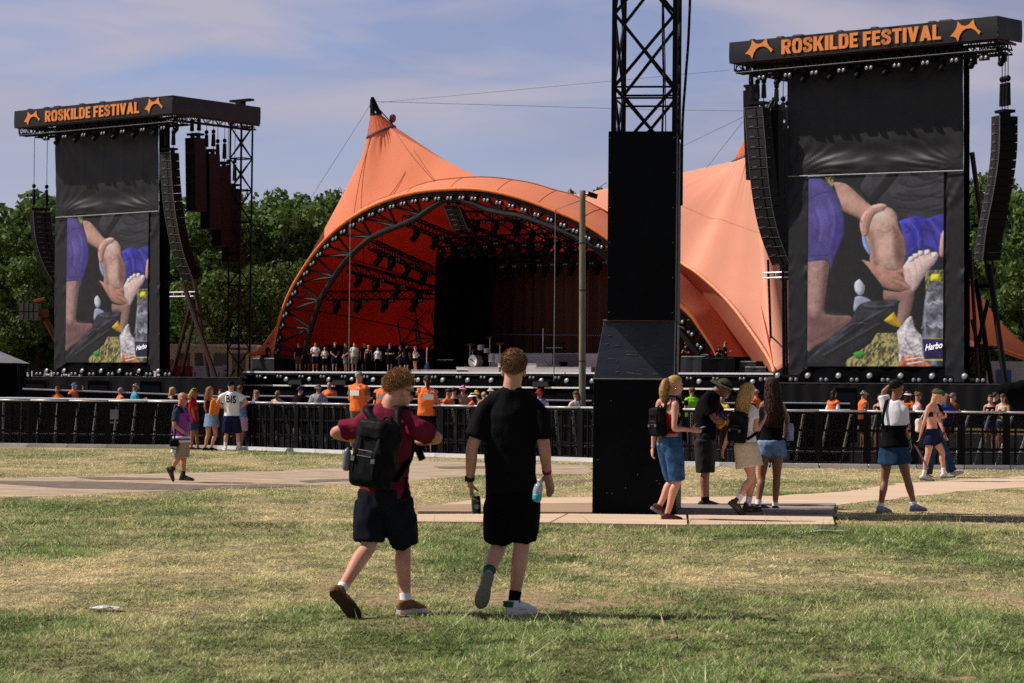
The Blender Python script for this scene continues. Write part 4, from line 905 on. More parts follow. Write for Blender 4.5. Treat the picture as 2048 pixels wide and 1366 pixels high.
def woman_raised():
    root = gnd(1798, 1027); root.z = 0; Z = zoomer(PJ(root.y, root), 1580, 720, 4.017)
    J = skeleton(pelvis=Z(835, 700), chest=Z(835, 510), neck=Z(845, 330), head=Z(862, 232, .02), look=(.75, .62, -.12),
        shL=Z(765, 375, .05), shR=Z(908, 385, -.05), elL=Z(752, 260, .06), wrL=Z(798, 205, .03), elR=Z(918, 550, -.06), wrR=Z(962, 655, .04),
        hipL=Z(790, 720), hipR=Z(880, 720), knL=Z(760, 965, .06), anL=Z(728, 1180, -.02), knR=Z(942, 960, .08), anR=Z(998, 1165, .12),
        toL=V((.75, .65, 0)), toR=V((.85, .5, 0)), haL=(.85, 0, .25), haR=(.3, .1, -1))
    f = Fig(J, 'f', 1.74, 1.06, 1.0, scaled=False)
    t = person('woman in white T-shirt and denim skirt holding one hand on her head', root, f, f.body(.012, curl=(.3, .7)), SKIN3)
    attach(t, 'shirt', f.shirt(.013, 1.7, .78, .02, (.16, .11), .076, .006, seed=8), WHT)
    attach(t, 'skirt', f.skirt(.013, Z(835, 822).z, .016, .07, 1.35, .004), DENIMD)
    tb = MB(); P_, R_, S_ = f.torso_rings(1.05, 2.9, .032); tube(tb, P_, R_, 1, 20, S_, 0, 0); me = remesh(tb, .013, 2); wrinkle(me, .006, (7, 7, 4)); o = attach(t, 'pinafore_top', me, BLK)
    s = MB(); q = f.J['chest']; strap_path(s, [q - f.fwd * .135 - f.ss * .10 - UPZ * .06, q - f.fwd * .15 - f.ss * .11 + UPZ * .06, f.J['shL'].lerp(f.J['neck'], .3) - f.fwd * .06 + UPZ * .06, f.J['shL'].lerp(f.J['neck'], .3) + f.fwd * .05 + UPZ * .06], f.ss, .02, .005); attach(o, 'strap', s, BLK)
    shoes(t, f, .011, mat('blue grey trainer', srgb(140, 146, 168), .7, var=.15), RUBG); [attach(t, 'sock', f.sock(S, 0, .05, .041), WHT) for S in 'LR']
    hm = f.hairmesh(.014, .006, 22, .5, .62, 2, .004); mb = hm; mb.ell(f.hc - f.hf * .10 + f.hu * .055, (.05, .045, .048), (f.hr, f.hf, f.hu)); f.strands(hm, 500, .035, .002, .016); attach(t, 'hair', hm, H_DARK); eyes(t, f)
    band(t, f, 'R', TURQ, r=.029, w=.010); band(t, f, 'R', GREEN, 'wristband', .02, .030, .006)
    fn = thing('hand_fan', 'folded pink paper fan in the lowered hand of the woman in the denim skirt', 'fan', root + Z(1000, 690, .06)); m = MB(); d = V((.19, .03, -.30)); m.add([V((-.01, 0, .02)), V((.03, 0, .0)), d + V((.012, 0, .0)), d - V((.012, 0, 0))] + [V((-.01, .012, .02)), V((.03, .012, .0)), d + V((.012, .012, .0)), d + V((-.012, .012, 0))], [(0, 1, 2, 3), (7, 6, 5, 4), (0, 4, 5, 1), (1, 5, 6, 2), (2, 6, 7, 3), (3, 7, 4, 0)]); attach(fn, 'paper_blade', m, mat('pink paper', srgb(196, 160, 172), .8), False)

def walkers_right():
    root = gnd(1876, 962); root.z = 0; Z = zoomer(PJ(root.y, root), 1580, 720, 4.017)
    J = skeleton(pelvis=Z(1140, 585), chest=Z(1140, 440), neck=Z(1150, 345), head=Z(1178, 285, -.02), look=(.75, -.1, -.55),
        shL=Z(1172, 378, .16), shR=Z(1112, 382, -.15), elL=Z(1205, 500, .2), wrL=Z(1240, 590, .1), elR=Z(1078, 500, -.18), wrR=Z(1048, 605, -.08),
        hipL=Z(1150, 610, .09), hipR=Z(1130, 610, -.09), knL=Z(1222, 740, .1), anL=Z(1236, 915, .06), knR=Z(1108, 760, -.1), anR=Z(1074, 930, -.06),
        toL=V((.97, -.1, .08)), toR=V((.97, -.1, -.12)))
    f = Fig(J, 'f', 1.68, 1.05, 1.05, scaled=False)
    t = person('woman in navy bra top and navy shorts with green headscarf walking right', root, f, f.body(.014), SKIN)
    attach(t, 'bra_top', f.shirt(.014, 2.75, 0, .012, amp=0, t1=3.4, yoke=False), NAVY); attach(t, 'shorts', f.shorts(.014, .52, .026, .03, 1.5, .006), NAVY)
    shoes(t, f, .012, mat('white trainer', srgb(214, 210, 206), .6, var=.15), RUBG); [attach(t, 'sock', f.sock(S, 0, .11, .043), WHT) for S in 'LR']
    attach(t, 'hair', f.hairmesh(.014, .006, 22, .5, .6, 2, .004), H_BROWN); hb = MB(); c = f.hc + f.hu * .03; tube(hb, [c + f.hu * .03 + f.hf * .02, c + f.hu * .065 + f.hf * .005], [(.094, .112), (.082, .098)], 2, 18, f.hr, 0, .4); attach(t, 'headscarf', hb, GREEN); eyes(t, f); band(t, f, 'L', RED, r=.029)
    b = thing('shoulder_bag', 'cream bag hanging behind the woman in the navy bra top', 'bag', root + Z(1035, 525, .02)); m = MB(); rbox(m, V((0, 0, 0)), V((.6, .8, 0)), UPZ, V((-.8, .6, 0)), .16, .23, .10, .7); me = remesh(m, .01, 3); wrinkle(me, .008); attach(b, 'pouch', me, CREAM)
    m = MB(); strap_path(m, [V((.02, 0, .10)), f.J['shR'] + V((.02, .08, .05)) - (b.location - root)], V((0, 1, 0)), .012, .003); attach(b, 'strap', m, CREAM)
    root = gnd(1890, 956); root.z = 0; root.y += .3; Z = zoomer(PJ(root.y, root), 1580, 720, 4.017)
    J = skeleton(pelvis=Z(1175, 575), chest=Z(1182, 440), neck=Z(1186, 360), head=Z(1205, 302, .0), look=(.9, .1, -.4),
        shL=Z(1205, 395, .15), shR=Z(1160, 395, -.15), elL=Z(1190, 480, .2), wrL=Z(1225, 462, -.02), elR=Z(1165, 490, -.1), wrR=Z(1215, 465, -.12),
        hipL=Z(1182, 610, .09), hipR=Z(1165, 610, -.09), knL=Z(1245, 750, .1), anL=Z(1305, 905, .1), knR=Z(1130, 760, -.05), anR=Z(1105, 925, -.05),
        toL=V((.9, .05, .38)), toR=V((.97, 0, -.1)))
    f = Fig(J, 'f', 1.70, 1.0, 1.0, scaled=False)
    t = person('person in black top and blue jeans reading a phone behind the bra top woman', root, f, f.body(.015, curl=(.8, .8)), SKIN)
    attach(t, 'top', f.shirt(.015, .9, .1, .015, amp=.004), BLK); attach(t, 'jeans', f.shorts(.015, 1.93, .03, .03, 1.4, .006, name='jeans'), DENIMD); shoes(t, f, .013, mat('cream trainer', srgb(196, 186, 170), .7), RUBW); attach(t, 'hair', f.hairmesh(.014, .006, 22, .5, .6, 2, .004), H_DARK); eyes(t, f)
    ph = thing('smartphone', 'red cased smartphone held up by the person in blue jeans', 'phone', root + Z(1246, 440, -.08)); m = MB(); m.box((0, 0, 0), (.01, .075, .14), (V((.8, 0, .6)), V((0, 1, 0)), V((-.6, 0, .8)))); attach(ph, 'casing', m, RED, False)

def photographer():
    root = gnd(370, 965); root.z = 0; Z = zoomer(PJ(root.y, root), 0, 700, 3.657)
    J = skeleton(pelvis=Z(1330, 660), chest=Z(1325, 525), neck=Z(1325, 420), head=Z(1338, 358, -.01), look=(.96, -.28, -.12),
        shL=Z(1345, 455, .17), shR=Z(1288, 452, -.16), elL=Z(1352, 560, .2), wrL=Z(1372, 640, .12), elR=Z(1276, 550, -.2), wrR=Z(1342, 603, -.2),
        hipL=Z(1335, 680, .08), hipR=Z(1322, 680, -.08), knL=Z(1345, 790, .08), anL=Z(1340, 920, .05), knR=Z(1302, 795, -.1), anR=Z(1258, 875, -.1),
        toL=V((.98, -.15, -.02)), toR=V((.45, -.1, -.88)), haR=(.9, -.1, -.35), haL=(.5, -.1, -.8))
    J['upR'] = V((.85, 0, .5)); f = Fig(J, 'm', 1.56, 1.10, 1.02, scaled=False)
    t = person('bald photographer in purple reflective vest and khaki shorts walking right', root, f, f.body(.012, curl=(.5, .5)), SKIN2)
    attach(t, 'shirt', f.shirt(.013, .9, .72, .018, (.17, .13), .075, .006), mat('blue floral shirt', srgb(44, 62, 84), .8, scale=38, col2=srgb(14, 20, 30)))
    v = attach(t, 'vest', f.shirt(.013, .55, 0, .034, (.185, .15), amp=.007, t1=4.2, yoke=False, seed=5), mat('purple vest', srgb(128, 52, 140), .7, var=.15, bump=.2, bscale=20))
    for a, b in ((1.28, 1.62), (.70, 1.02)): mb = MB(); P_, R_, S_ = f.torso_rings(a, b, .043); R_ = [(max(x, .197 * f.k), max(y, .162 * f.k)) for x, y in R_]; tube(mb, P_, R_, 1, 20, S_, 0, 0); attach(v, 'reflective_band', mb, mat('reflective tape', srgb(208, 206, 214), .4, var=.15))
    mb = MB()
    for S in 'LR': strap_path(mb, [f.J['chest'] - f.fwd * .16 + UPZ * .02, f.J['sh' + S].lerp(f.J['neck'], .4) + UPZ * .065 - f.fwd * .04, f.J['sh' + S].lerp(f.J['neck'], .4) + UPZ * .06 + f.fwd * .06, f.J['chest'] + f.fwd * .17], f.ss, .035, .004)
    attach(v, 'shoulder_strap', mb, MATS['purple vest'])
    attach(t, 'shorts', f.shorts(.013, .96, .034, .022, 1.3, .006), KHAKI); shoes(t, f, .011, mat('black hiking boot', srgb(48, 42, 40), .7, var=.3), RUBB, .05); [attach(t, 'sock', f.sock(S, .05, .14, .042), BLK) for S in 'LR']
    glasses(t, f); eyes(t, f); band(t, f, 'R', PINK, r=.034, w=.014)
    c = thing('camera', 'black camera with long white lens hanging at the hip of the photographer', 'camera', root + Z(1275, 680, -.22)); m = MB(); rbox(m, V((0, 0, 0)), V((1, 0, 0)), UPZ, V((0, 1, 0)), .15, .12, .09, .8); attach(c, 'camera_body', m, NYLON)
    m = MB(); tube(m, [V((0, 0, -.05)), V((-.01, 0, -.12)), V((-.02, 0, -.16))], [.037, .04, .05], 3, 16, round0=0, round1=.1); attach(c, 'lens', m, mat('white lens barrel', srgb(214, 210, 204), .45)); m = MB(); m.bar((-.008, 0, -.085), (-.011, 0, -.10), .045, 16); attach(c, 'lens_ring', m, METAL_B)
    m = MB(); strap_path(m, [V((.0, 0, .06)), f.J['chest'] + V((-.05, -.2, .02)) - (c.location - root), f.J['neck'] + V((0, -.07, .0)) - (c.location - root)], V((1, 0, 0)), .014, .003); attach(c, 'strap', m, NYLON)

def fence_group():
    def at_foot(px, py): r = gnd(px, py); r.z = 0; return r
    root = at_foot(388, 899); Z = zoomer(PJ(root.y, root), 0, 700, 3.657)
    J = skeleton(pelvis=Z(1418, 540), chest=Z(1412, 430), neck=Z(1410, 352), head=Z(1422, 310), look=(.95, .2, -.3), shL=Z(1425, 375, .16), shR=Z(1395, 378, -.14), elL=Z(1440, 450, .2), wrL=Z(1450, 520, .2), elR=Z(1412, 450, -.16), wrR=Z(1430, 530, -.1), hipL=Z(1425, 560, .08), hipR=Z(1412, 560, -.08), knL=Z(1440, 635, .08), anL=Z(1448, 715, .08), knR=Z(1405, 640, -.08), anR=Z(1400, 712, -.08), toL=V((1, .1, 0)), toR=V((1, 0, 0)))
    f = Fig(J, 'f', 1.58, 1.05, 1, scaled=False); t = person('woman in red T-shirt and black cap at the fence behind the photographer', root, f, f.body(.016), SKIN3)
    attach(t, 'shirt', f.shirt(.016, 1.2, .55, .018, amp=.004), RED); attach(t, 'shorts', f.shorts(.016, .3, .02, .02, 1.5), DENIMD); shoes(t, f, .014, BROWNC, RUBB); hm = f.hairmesh(.012, .004); c = f.hc; f.lock(hm, [c - f.hf * .06, c - f.hf * .08 - f.hu * .12, c - f.hf * .08 - f.hu * .22], [(.08, .05), (.08, .05), (.05, .03)], 80, .006); attach(t, 'hair', hm, H_BLOND); attach(t, 'cap', f.cap(), BLK); eyes(t, f)
    root = at_foot(421, 901.5); Z = zoomer(PJ(root.y, root), 0, 700, 3.657)
    J = skeleton(pelvis=Z(1548, 480), chest=Z(1545, 400), neck=Z(1538, 345), head=Z(1536, 302), look=(.75, .6, -.1), shL=Z(1508, 362, .08), shR=Z(1572, 364, -.08), elL=Z(1500, 420, .16), wrL=Z(1515, 470, .3), elR=Z(1590, 415, -.02), wrR=Z(1645, 425, .16), hipL=Z(1528, 500, .04), hipR=Z(1570, 500, -.04), knL=Z(1522, 620, .05), anL=Z(1500, 715, .03), knR=Z(1575, 620, -.03), anR=Z(1545, 715, -.06), toL=V((.7, .7, 0)), toR=V((.7, .7, 0)))
    f = Fig(J, 'f', 1.64, 1.1, 1.08, scaled=False); t = person('woman with orange sling bag and blue denim skirt standing at the fence', root, f, f.body(.016), SKIN2)
    attach(t, 'top', f.shirt(.016, 1.3, 0, .014, amp=.002, t1=4.0, yoke=False), BLK); attach(t, 'skirt', f.skirt(.016, Z(1548, 562).z, .016, .05, 1.5, .004), DENIML); shoes(t, f, .014, BLK, RUBB); hm = f.hairmesh(.014, .004, side=-.1); c = f.hc; f.lock(hm, [c + f.hu * .06 - f.hf * .05, c - f.hf * .07 - f.hu * .06, c - f.hf * .09 - f.hu * .19, c - f.hf * .09 - f.hu * .27], [(.08, .05), (.09, .055), (.085, .045), (.04, .02)], 130, .006); attach(t, 'hair', hm, H_DBLOND); eyes(t, f)
    b = thing('sling_bag', 'bright orange teardrop sling bag on the back of the denim skirt woman', 'bag', root + Z(1572, 412, -.22)); m = MB(); rbox(m, V((0, 0, 0)), V((.95, .3, 0)), V((.12, 0, 1)).normalized(), V((.3, -.95, 0)), .25, .42, .13, .35); me = remesh(m, .012, 4); wrinkle(me, .006); attach(b, 'pouch', me, mat('orange canvas', srgb(214, 120, 40), .75, var=.1)); m = MB(); strap_path(m, [V((-.02, 0, .18)), f.J['shL'].lerp(f.J['neck'], .5) + UPZ * .06 - (b.location - root), f.J['chest'] + f.fwd * .16 - (b.location - root)], V((1, 0, 0)), .02, .004); attach(b, 'strap', m, MATS['orange canvas'])
    root = at_foot(463, 902.5); Z = zoomer(PJ(root.y, root), 0, 700, 3.657)
    J = skeleton(pelvis=Z(1695, 490), chest=Z(1695, 390), neck=Z(1692, 308), head=Z(1690, 264), look=(.25, .95, -.1), shL=Z(1640, 330), shR=Z(1745, 330), elL=Z(1590, 380, -.05), wrL=Z(1652, 428, .05), elR=Z(1805, 382, -.05), wrR=Z(1748, 430, .05), hipL=Z(1668, 510), hipR=Z(1722, 510), knL=Z(1655, 620, .02), anL=Z(1648, 708, .0), knR=Z(1740, 620, .02), anR=Z(1748, 706, .02), toL=V((-.35, .95, 0)), toR=V((.6, .8, 0)))
    f = Fig(J, 'm', 1.78, 1.08, 1, scaled=False); t = person('man in white T-shirt lettered in black with hands on hips at the fence', root, f, f.body(.015, curl=(.9, .9)), SKIN)
    o = attach(t, 'shirt', f.shirt(.015, .8, .62, .024, (.19, .13), .085, .006, seed=9), WHT)
    q = f.J['chest'] - f.fwd * .225 + f.ss * -.115 + UPZ * .02; tx = text_on('BIS', q, (f.ss - UPZ * .12).normalized(), UPZ, .25, .20, .03, 1.12); attach(o, 'print', tx, BLK, False)
    attach(t, 'shorts', f.shorts(.015, .90, .036, .02, 1.3, .005), NAVY); shoes(t, f, .013, mat('white sports shoe', srgb(232, 230, 232), .6), RUBW); [attach(t, 'sock', f.sock(S, .0, .13, .045), WHT) for S in 'LR']; attach(t, 'hair', f.hairmesh(.010, .003), H_DARK); attach(t, 'cap', f.cap(back=False), BLK); eyes(t, f)
    root = at_foot(476, 900.5); root.y += .35; Z = zoomer(PJ(root.y, root), 0, 700, 3.657)
    J = skeleton(pelvis=Z(1765, 500), chest=Z(1760, 400), neck=Z(1755, 330), head=Z(1752, 290), look=(-.3, .9, 0), shL=Z(1725, 350), shR=Z(1785, 350), elL=Z(1720, 410, .1), wrL=Z(1735, 460, .2), elR=Z(1795, 410), wrR=Z(1790, 470, .1), hipL=Z(1750, 515), hipR=Z(1782, 515), knL=Z(1740, 620), anL=Z(1738, 712), knR=Z(1775, 620), anR=Z(1760, 712), toL=V((.2, .95, 0)), toR=V((.5, .8, 0)))
    f = Fig(J, 'f', 1.58, 1.0, 1, scaled=False); t = person('person in pale blue top and pink skirt mostly hidden behind the lettered white T-shirt', root, f, f.body(.018), SKIN3)
    attach(t, 'top', f.shirt(.018, .8, .5, .02, amp=.004), cloth('pale blue', (120, 150, 200))); attach(t, 'skirt', f.skirt(.018, Z(1770, 588).z, .02, .05, 1.3), cloth('pale pink', (222, 172, 196))); shoes(t, f, .015, BLK, RUBB); attach(t, 'hair', f.hairmesh(.014, .005), H_BROWN)

# ---------------- smaller figures: shared forms, own clothes
POSES = {
 'stand': {}, 
 'cross': dict(elL=(-.25, .02, 1.17), elR=(.25, .02, 1.17), wrL=(.07, .21, 1.19), wrR=(-.07, .23, 1.16), haL=(1, .1, .1), haR=(-1, .1, .1)),
 'hips': dict(elL=(-.40, -.06, 1.18), elR=(.40, -.06, 1.18), wrL=(-.20, .06, 1.02), wrR=(.20, .06, 1.02)),
 'drink': dict(elL=(-.40, .06, 1.34), wrL=(-.30, .14, 1.60), haL=(.2, .1, 1), elR=(.25, -.02, 1.16), wrR=(.2, .16, 1.02)),
 'fold': dict(elL=(-.24, .0, 1.16), elR=(.24, .0, 1.16), wrL=(-.05, .2, .98), wrR=(.06, .2, .96), haL=(.5, .1, -.8), haR=(-.5, .1, -.8)),
 'phone': dict(elL=(-.22, .08, 1.17), elR=(.22, .08, 1.17), wrL=(-.07, .32, 1.28), wrR=(.08, .32, 1.26), haL=(.3, .7, .4), haR=(-.3, .7, .4), look=(0, .9, -.45)),
 'lean': dict(chest=(0, .08, 1.27), neck=(0, .13, 1.47), head=(0, .18, 1.63), shL=(-.18, .12, 1.40), shR=(.18, .12, 1.40), elL=(-.28, .24, 1.18), elR=(.28, .24, 1.18), wrL=(-.2, .44, 1.20), wrR=(.2, .44, 1.20)),
 'turn': dict(look=(.7, .7, -.05), elL=(-.24, .02, 1.16), wrL=(-.16, .2, 1.0)),
}
FORMS = {}
def form(key, fn):
    if key not in FORMS: FORMS[key] = fn()
    return FORMS[key]
def small(label, px, top, Y, heading, sex='m', pose='stand', hair=('short', H_BROWN), skin=SKIN, upper=('tee', BLK), lower=('shorts', BLK), group=None, z0=0.0, hat=None, vest=None, vox=.021, fat=1.0, shoe=None, prints=False, zfix=False):
    p = at(px, top, Y); hatx = .03 if hat else .012
    Hh = p.z - z0 - hatx; H = min(1.93, max(1.52, Hh)); z = z0 if abs(H - Hh) < .03 or zfix else p.z - hatx - H
    if abs(z - z0) < .001 or z < z0: z = z0
    fk = ('fig', sex, pose, fat); f = form(fk, lambda: Fig(skeleton(**{**(dict(shL=(-.165, 0, 1.43), shR=(.165, 0, 1.43)) if sex == 'f' else {}), **POSES[pose]}), sex, 1.8, fat))
    t = thing('person', label, 'person', (p.x, Y, z), group); t.rotation_euler.z = rad(heading); t.scale = (H / 1.8,) * 3
    link('body', form(fk + ('body',), lambda: f.body(vox, curl=(.6, .6))), skin, t)
    kind, um = upper
    if kind == 'tee': link('shirt', form(fk + ('tee',), lambda: f.shirt(vox * .9, .7, .62, .022, (.185, .13), .074, .008)), um, t)
    elif kind == 'long': link('shirt', form(fk + ('long',), lambda: f.shirt(vox * .9, .7, 1.85, .022, (.185, .13), .062, .008)), um, t)
    elif kind == 'tank': link('top', form(fk + ('tank',), lambda: f.shirt(vox * .9, .95, 0, .018, (.16, .12), amp=.005, t1=4.15, yoke=False)), um, t)
    if vest:
        o = link('vest', form(fk + ('vest',), lambda: f.shirt(vox * .9, .55, .12, .042, (.21, .155), .085, .008)), vest, t)
        if prints:
            mb = MB(); mb.box(f.J['chest'] - f.fwd * .186 + UPZ * .03, (.24, .006, .12)); attach(o, 'print_panel', mb, WHT, False)
            mb = MB(); q = f.J['chest'] - f.fwd * .184 + UPZ * .05
            # small white tent emblem
            mb.add([q + V((x, 0, z)) for x, z in ((.03, .06), (.055, .10), (.06, .145), (.085, .115), (.12, .14), (.12, .10), (.15, .07), (.115, .075), (.09, .09), (.06, .075))], [tuple(range(10))]); attach(o, 'emblem', mb, WHT, False)
    kind, lm = lower
    fr = {'shorts': .92, 'trousers': 1.92, 'hot': .3}.get(kind)
    if fr: link('shorts' if fr < 1 else 'trousers', form(fk + (kind,), lambda: f.shorts(vox * .95, fr, .028, .016, 1.35, .006)), lm, t)
    else: link('skirt', form(fk + ('skirt',), lambda: f.skirt(vox * .95, .58, .018, .05, 1.4)), lm, t)
    if z0 > 1 or pose == 'walk':
        for S in 'LR':
            me = form(fk + ('shoe' + S,), lambda: f.shoe(S, .016)[0]); link('shoe', me, shoe or BLK, t)
    hk, hm = hair
    def mk():
        c = f.hc
        if hk == 'short': return f.hairmesh(.014, .006, nu=28, nv=18)
        h = f.hairmesh(.016, .004, side=-.1, nu=28, nv=18)
        if hk == 'long': f.lock(h, [c + f.hu * .06 - f.hf * .05, c - f.hf * .07 - f.hu * .06, c - f.hf * .09 - f.hu * .22, c - f.hf * .10 - f.hu * .34], [(.08, .05), (.095, .06), (.09, .05), (.04, .02)], 50, .010)
        if hk == 'bun': h.ell(c - f.hf * .10 + f.hu * .07, (.05, .05, .05))
        if hk == 'tail': f.lock(h, [c - f.hf * .09 + f.hu * .03, c - f.hf * .14, c - f.hf * .13 - f.hu * .12, c - f.hf * .12 - f.hu * .2], [(.025, .025), (.04, .04), (.035, .035), (.01, .01)], 30, .008)
        return h
    if hk != 'bald': link('hair', form(fk + ('hair', hk), lambda: smooth(fixn(mk().mesh('hair')))), hm, t)
    if hat:
        k, m = hat; hf = {'cap': dict(), 'back': dict(back=True), 'bucket': dict(bucket=True), 'wide': dict(wide=True), 'beanie': dict(brim=False)}[k]
        link('hat' if k in ('bucket', 'wide') else 'cap', form(fk + ('hat', k), lambda: smooth(fixn(f.cap(**hf).mesh('hat')))), m, t)
    return t

def pit_people():
    G = 'people in the pit behind the front fence'
    A, L = 0, 90   # heading 0 faces away, -90 faces right, 90 faces left, 180 faces the viewer
    S = lambda *a, **k: small(*a, group=G, **k)
    S('brown haired woman in orange top facing us, leftmost in the pit', 115, 772, 78, 170, 'f', 'fold', ('long', H_BROWN), SKIN2, ('tee', cloth('orange', (214, 110, 40))), ('shorts', BLK))
    S('pit guard in blue cap and orange vest scratching his face', 148, 764, 78, -120, 'm', 'drink', ('short', H_BROWN), SKIN, ('tee', BLK), ('shorts', BLK), hat=('cap', cloth('denim blue cap', (90, 130, 190))), vest=ORNG)
    S('grey haired pit worker in orange vest seen from the side at left', 241, 775, 78, -60, 'm', 'stand', ('short', H_GREY), SKIN2, ('tee', BLK), ('shorts', BLK), vest=ORNG)
    S('man in turquoise shirt and white cap looking down in the pit', 270, 766, 76, -70, 'm', 'phone', ('short', H_BROWN), SKIN2, ('tee', TURQ), ('shorts', KHAKI), hat=('cap', WHT))
    S('woman with long blonde hair and black top behind the photographer', 335, 771, 74, -80, 'f', 'lean', ('long', H_BLOND), SKIN, ('tank', BLK), ('hot', DENIM))
    S('tanned person in black cap just behind the red T-shirt woman', 381, 772, 70, -80, 'm', 'lean', ('short', H_DARK), SKIN2, ('bare', None), ('shorts', NAVY), hat=('cap', BLK))
    S('brown haired woman glimpsed between the orange bag and the lettered T-shirt', 442, 778, 72, 160, 'f', 'stand', ('bun', H_BROWN), SKIN, ('tank', PINK), ('hot', DENIM))
    S('light brown haired person right of the lettered T-shirt, taller of two', 504, 777, 71, -60, 'f', 'lean', ('long', H_DBLOND), SKIN, ('tank', BLK), ('hot', DENIM))
    S('curly haired woman leaning forward right of the lettered T-shirt', 512, 780.5, 70, -100, 'f', 'phone', ('bun', H_DBLOND), SKIN, ('tee', cloth('lilac', (130, 110, 160))), ('hot', DENIM))
    S('woman with bare back and hair tied up leaning on the rail', 552, 778.5, 72, -15, 'f', 'lean', ('tail', H_DBLOND), SKIN, ('bare', None), ('hot', DENIM))
    S('person in navy bucket hat and black T-shirt with a green strap', 596, 767, 70, -25, 'm', 'lean', ('short', H_DARK), SKIN, ('tee', BLK), ('shorts', BLK), hat=('bucket', NAVY))
    S('person in grey bucket hat and striped shirt seen from behind', 637, 767, 68, -5, 'm', 'stand', ('short', H_BROWN), SKIN, ('tee', mat('striped shirt', (.62, .62, .66), .8, scale=30, col2=(.03, .03, .05), stretch=(1, 1, .01))), ('shorts', BLK), hat=('bucket', GREYC))
    S('bald man in orange vest facing us further back in the pit', 659, 763, 84, 165, 'm', 'fold', ('bald', None), SKIN2, ('tee', ORNG), ('shorts', BLK), vest=ORNG)
    S('guard in olive cap and orange vest with arms crossed, back turned', 718, 741, 58.6, -28, 'm', 'cross', ('short', H_GREY), SKIN2, ('tee', cloth('taupe', (112, 98, 94))), ('trousers', cloth('taupe2', (104, 92, 88))), hat=('cap', OLIVE), vest=ORNG, prints=True, vox=.016)
    S('guard in orange vest mostly hidden by the curly haired man', 770, 752, 59.5, -10, 'm', 'stand', ('short', H_BROWN), SKIN, ('tee', BLK), ('shorts', BLK), vest=ORNG, prints=True)
    S('guard in black cap and orange vest drinking from a cup', 855, 747, 57.4, 8, 'f', 'drink', ('tail', H_DARK), SKIN, ('tank', BLK), ('shorts', BLK), hat=('cap', BLK), vest=ORNG, prints=True, vox=.016)
    S('bearded guard in black cap and orange vest standing sideways', 897, 775, 62, -120, 'm', 'stand', ('short', H_DARK), SKIN2, ('tank', BLK), ('shorts', BLK), hat=('cap', BLK), vest=ORNG, prints=True)
    S('person in dark cap behind the bearded guard', 908, 773, 76, 0, 'm', 'stand', ('short', H_DARK), SKIN, ('tank', BLK), ('shorts', BLK), hat=('cap', BLK))
    S('shirtless person in pink bucket hat and jeans seen from behind', 926, 769, 76, 0, 'm', 'stand', ('short', H_BROWN), SKIN2, ('bare', None), ('trousers', DENIM), hat=('bucket', PINK))
    S('person in yellow bucket hat next to the man in black', 953, 776, 76, 0, 'm', 'lean', ('short', H_BROWN), SKIN, ('tank', YELL), ('shorts', BLK), hat=('bucket', YELL))
    S('woman in white bucket hat and orange vest beside the man in black', 946, 786, 68, 70, 'f', 'stand', ('long', H_DARK), SKIN2, ('tee', ORNG), ('hot', BLK), hat=('bucket', WHT), vest=ORNG)
    S('fair haired person low behind the left shoulder of the man in black', 971, 781, 74, 20, 'f', 'lean', ('bun', H_BLOND), SKIN, ('tank', BEIGE), ('hot', DENIM))
    S('person in cream bucket hat behind the left shoulder of the man in black', 982, 773, 80, 10, 'm', 'stand', ('short', H_BROWN), SKIN, ('tee', CREAM), ('shorts', BLK), hat=('bucket', CREAM))
    S('person in red bucket hat and purple patterned vest with shoulder strap', 1079, 776, 63, -10, 'm', 'stand', ('short', H_BROWN), SKIN2, ('tee', WHT), ('shorts', BLK), hat=('bucket', RED), vest=mat('purple white pattern', srgb(110, 60, 140), .8, scale=14, col2=srgb(200, 190, 215)))
    S('person in green cap and cream T-shirt half hidden by the wooden pole', 1153, 780, 62, 40, 'm', 'phone', ('short', H_BROWN), SKIN2, ('tee', CREAM), ('shorts', BLK), hat=('beanie', GREEN))
    S('pit worker in neon green vest beside the tower', 1384, 774, 70, 30, 'f', 'fold', ('bun', H_BROWN), SKIN2, ('tee', BLK), ('shorts', BLK), vest=NEON)
    S('person in yellow T-shirt behind the man with the olive hat', 1446, 793, 66, 140, 'm', 'fold', ('short', H_DARK), SKIN2, ('tee', YELL), ('shorts', BLK))
    S('person in orange vest glimpsed behind the long dark hair', 1512, 778, 74, 60, 'm', 'stand', ('short', H_GREY), SKIN2, ('tee', ORNG), ('shorts', BLK), vest=ORNG)
    S('dark haired pit guard with white sleeves and orange vest', 1667, 780, 72, -50, 'f', 'stand', ('long', H_DARK), SKIN, ('long', WHT), ('shorts', BLK), vest=ORNG)
    S('pit guard in white cap and orange vest facing right', 1727, 780, 71, -75, 'm', 'stand', ('short', H_BROWN), SKIN2, ('tee', GREYC), ('shorts', BLK), hat=('cap', WHT), vest=ORNG)
    S('bare shouldered person left of the raised arm woman', 1752, 784, 70, -100, 'm', 'lean', ('short', H_DBLOND), SKIN2, ('bare', None), ('shorts', NAVY))
    S('curly dark haired person in black top left of the raised arm woman', 1760, 788, 67, 160, 'f', 'stand', ('long', H_DARK), SKIN2, ('tank', BLK), ('hot', DENIM))
    S('red haired person in cream bucket hat and orange top', 1816, 780, 72, -40, 'f', 'stand', ('long', H_RED), SKIN, ('tee', ORNG), ('hot', DENIM), hat=('bucket', CREAM))
    S('woman in white top with her hair up, eating', 1835, 784, 64, -75, 'f', 'phone', ('bun', H_DBLOND), SKIN, ('tank', WHT), ('hot', DENIM))
    S('person in grey cap right of the walking pair', 1897, 781, 70, -60, 'm', 'lean', ('short', H_DBLOND), SKIN, ('tee', BROWNC), ('shorts', BLK), hat=('cap', GREYC))
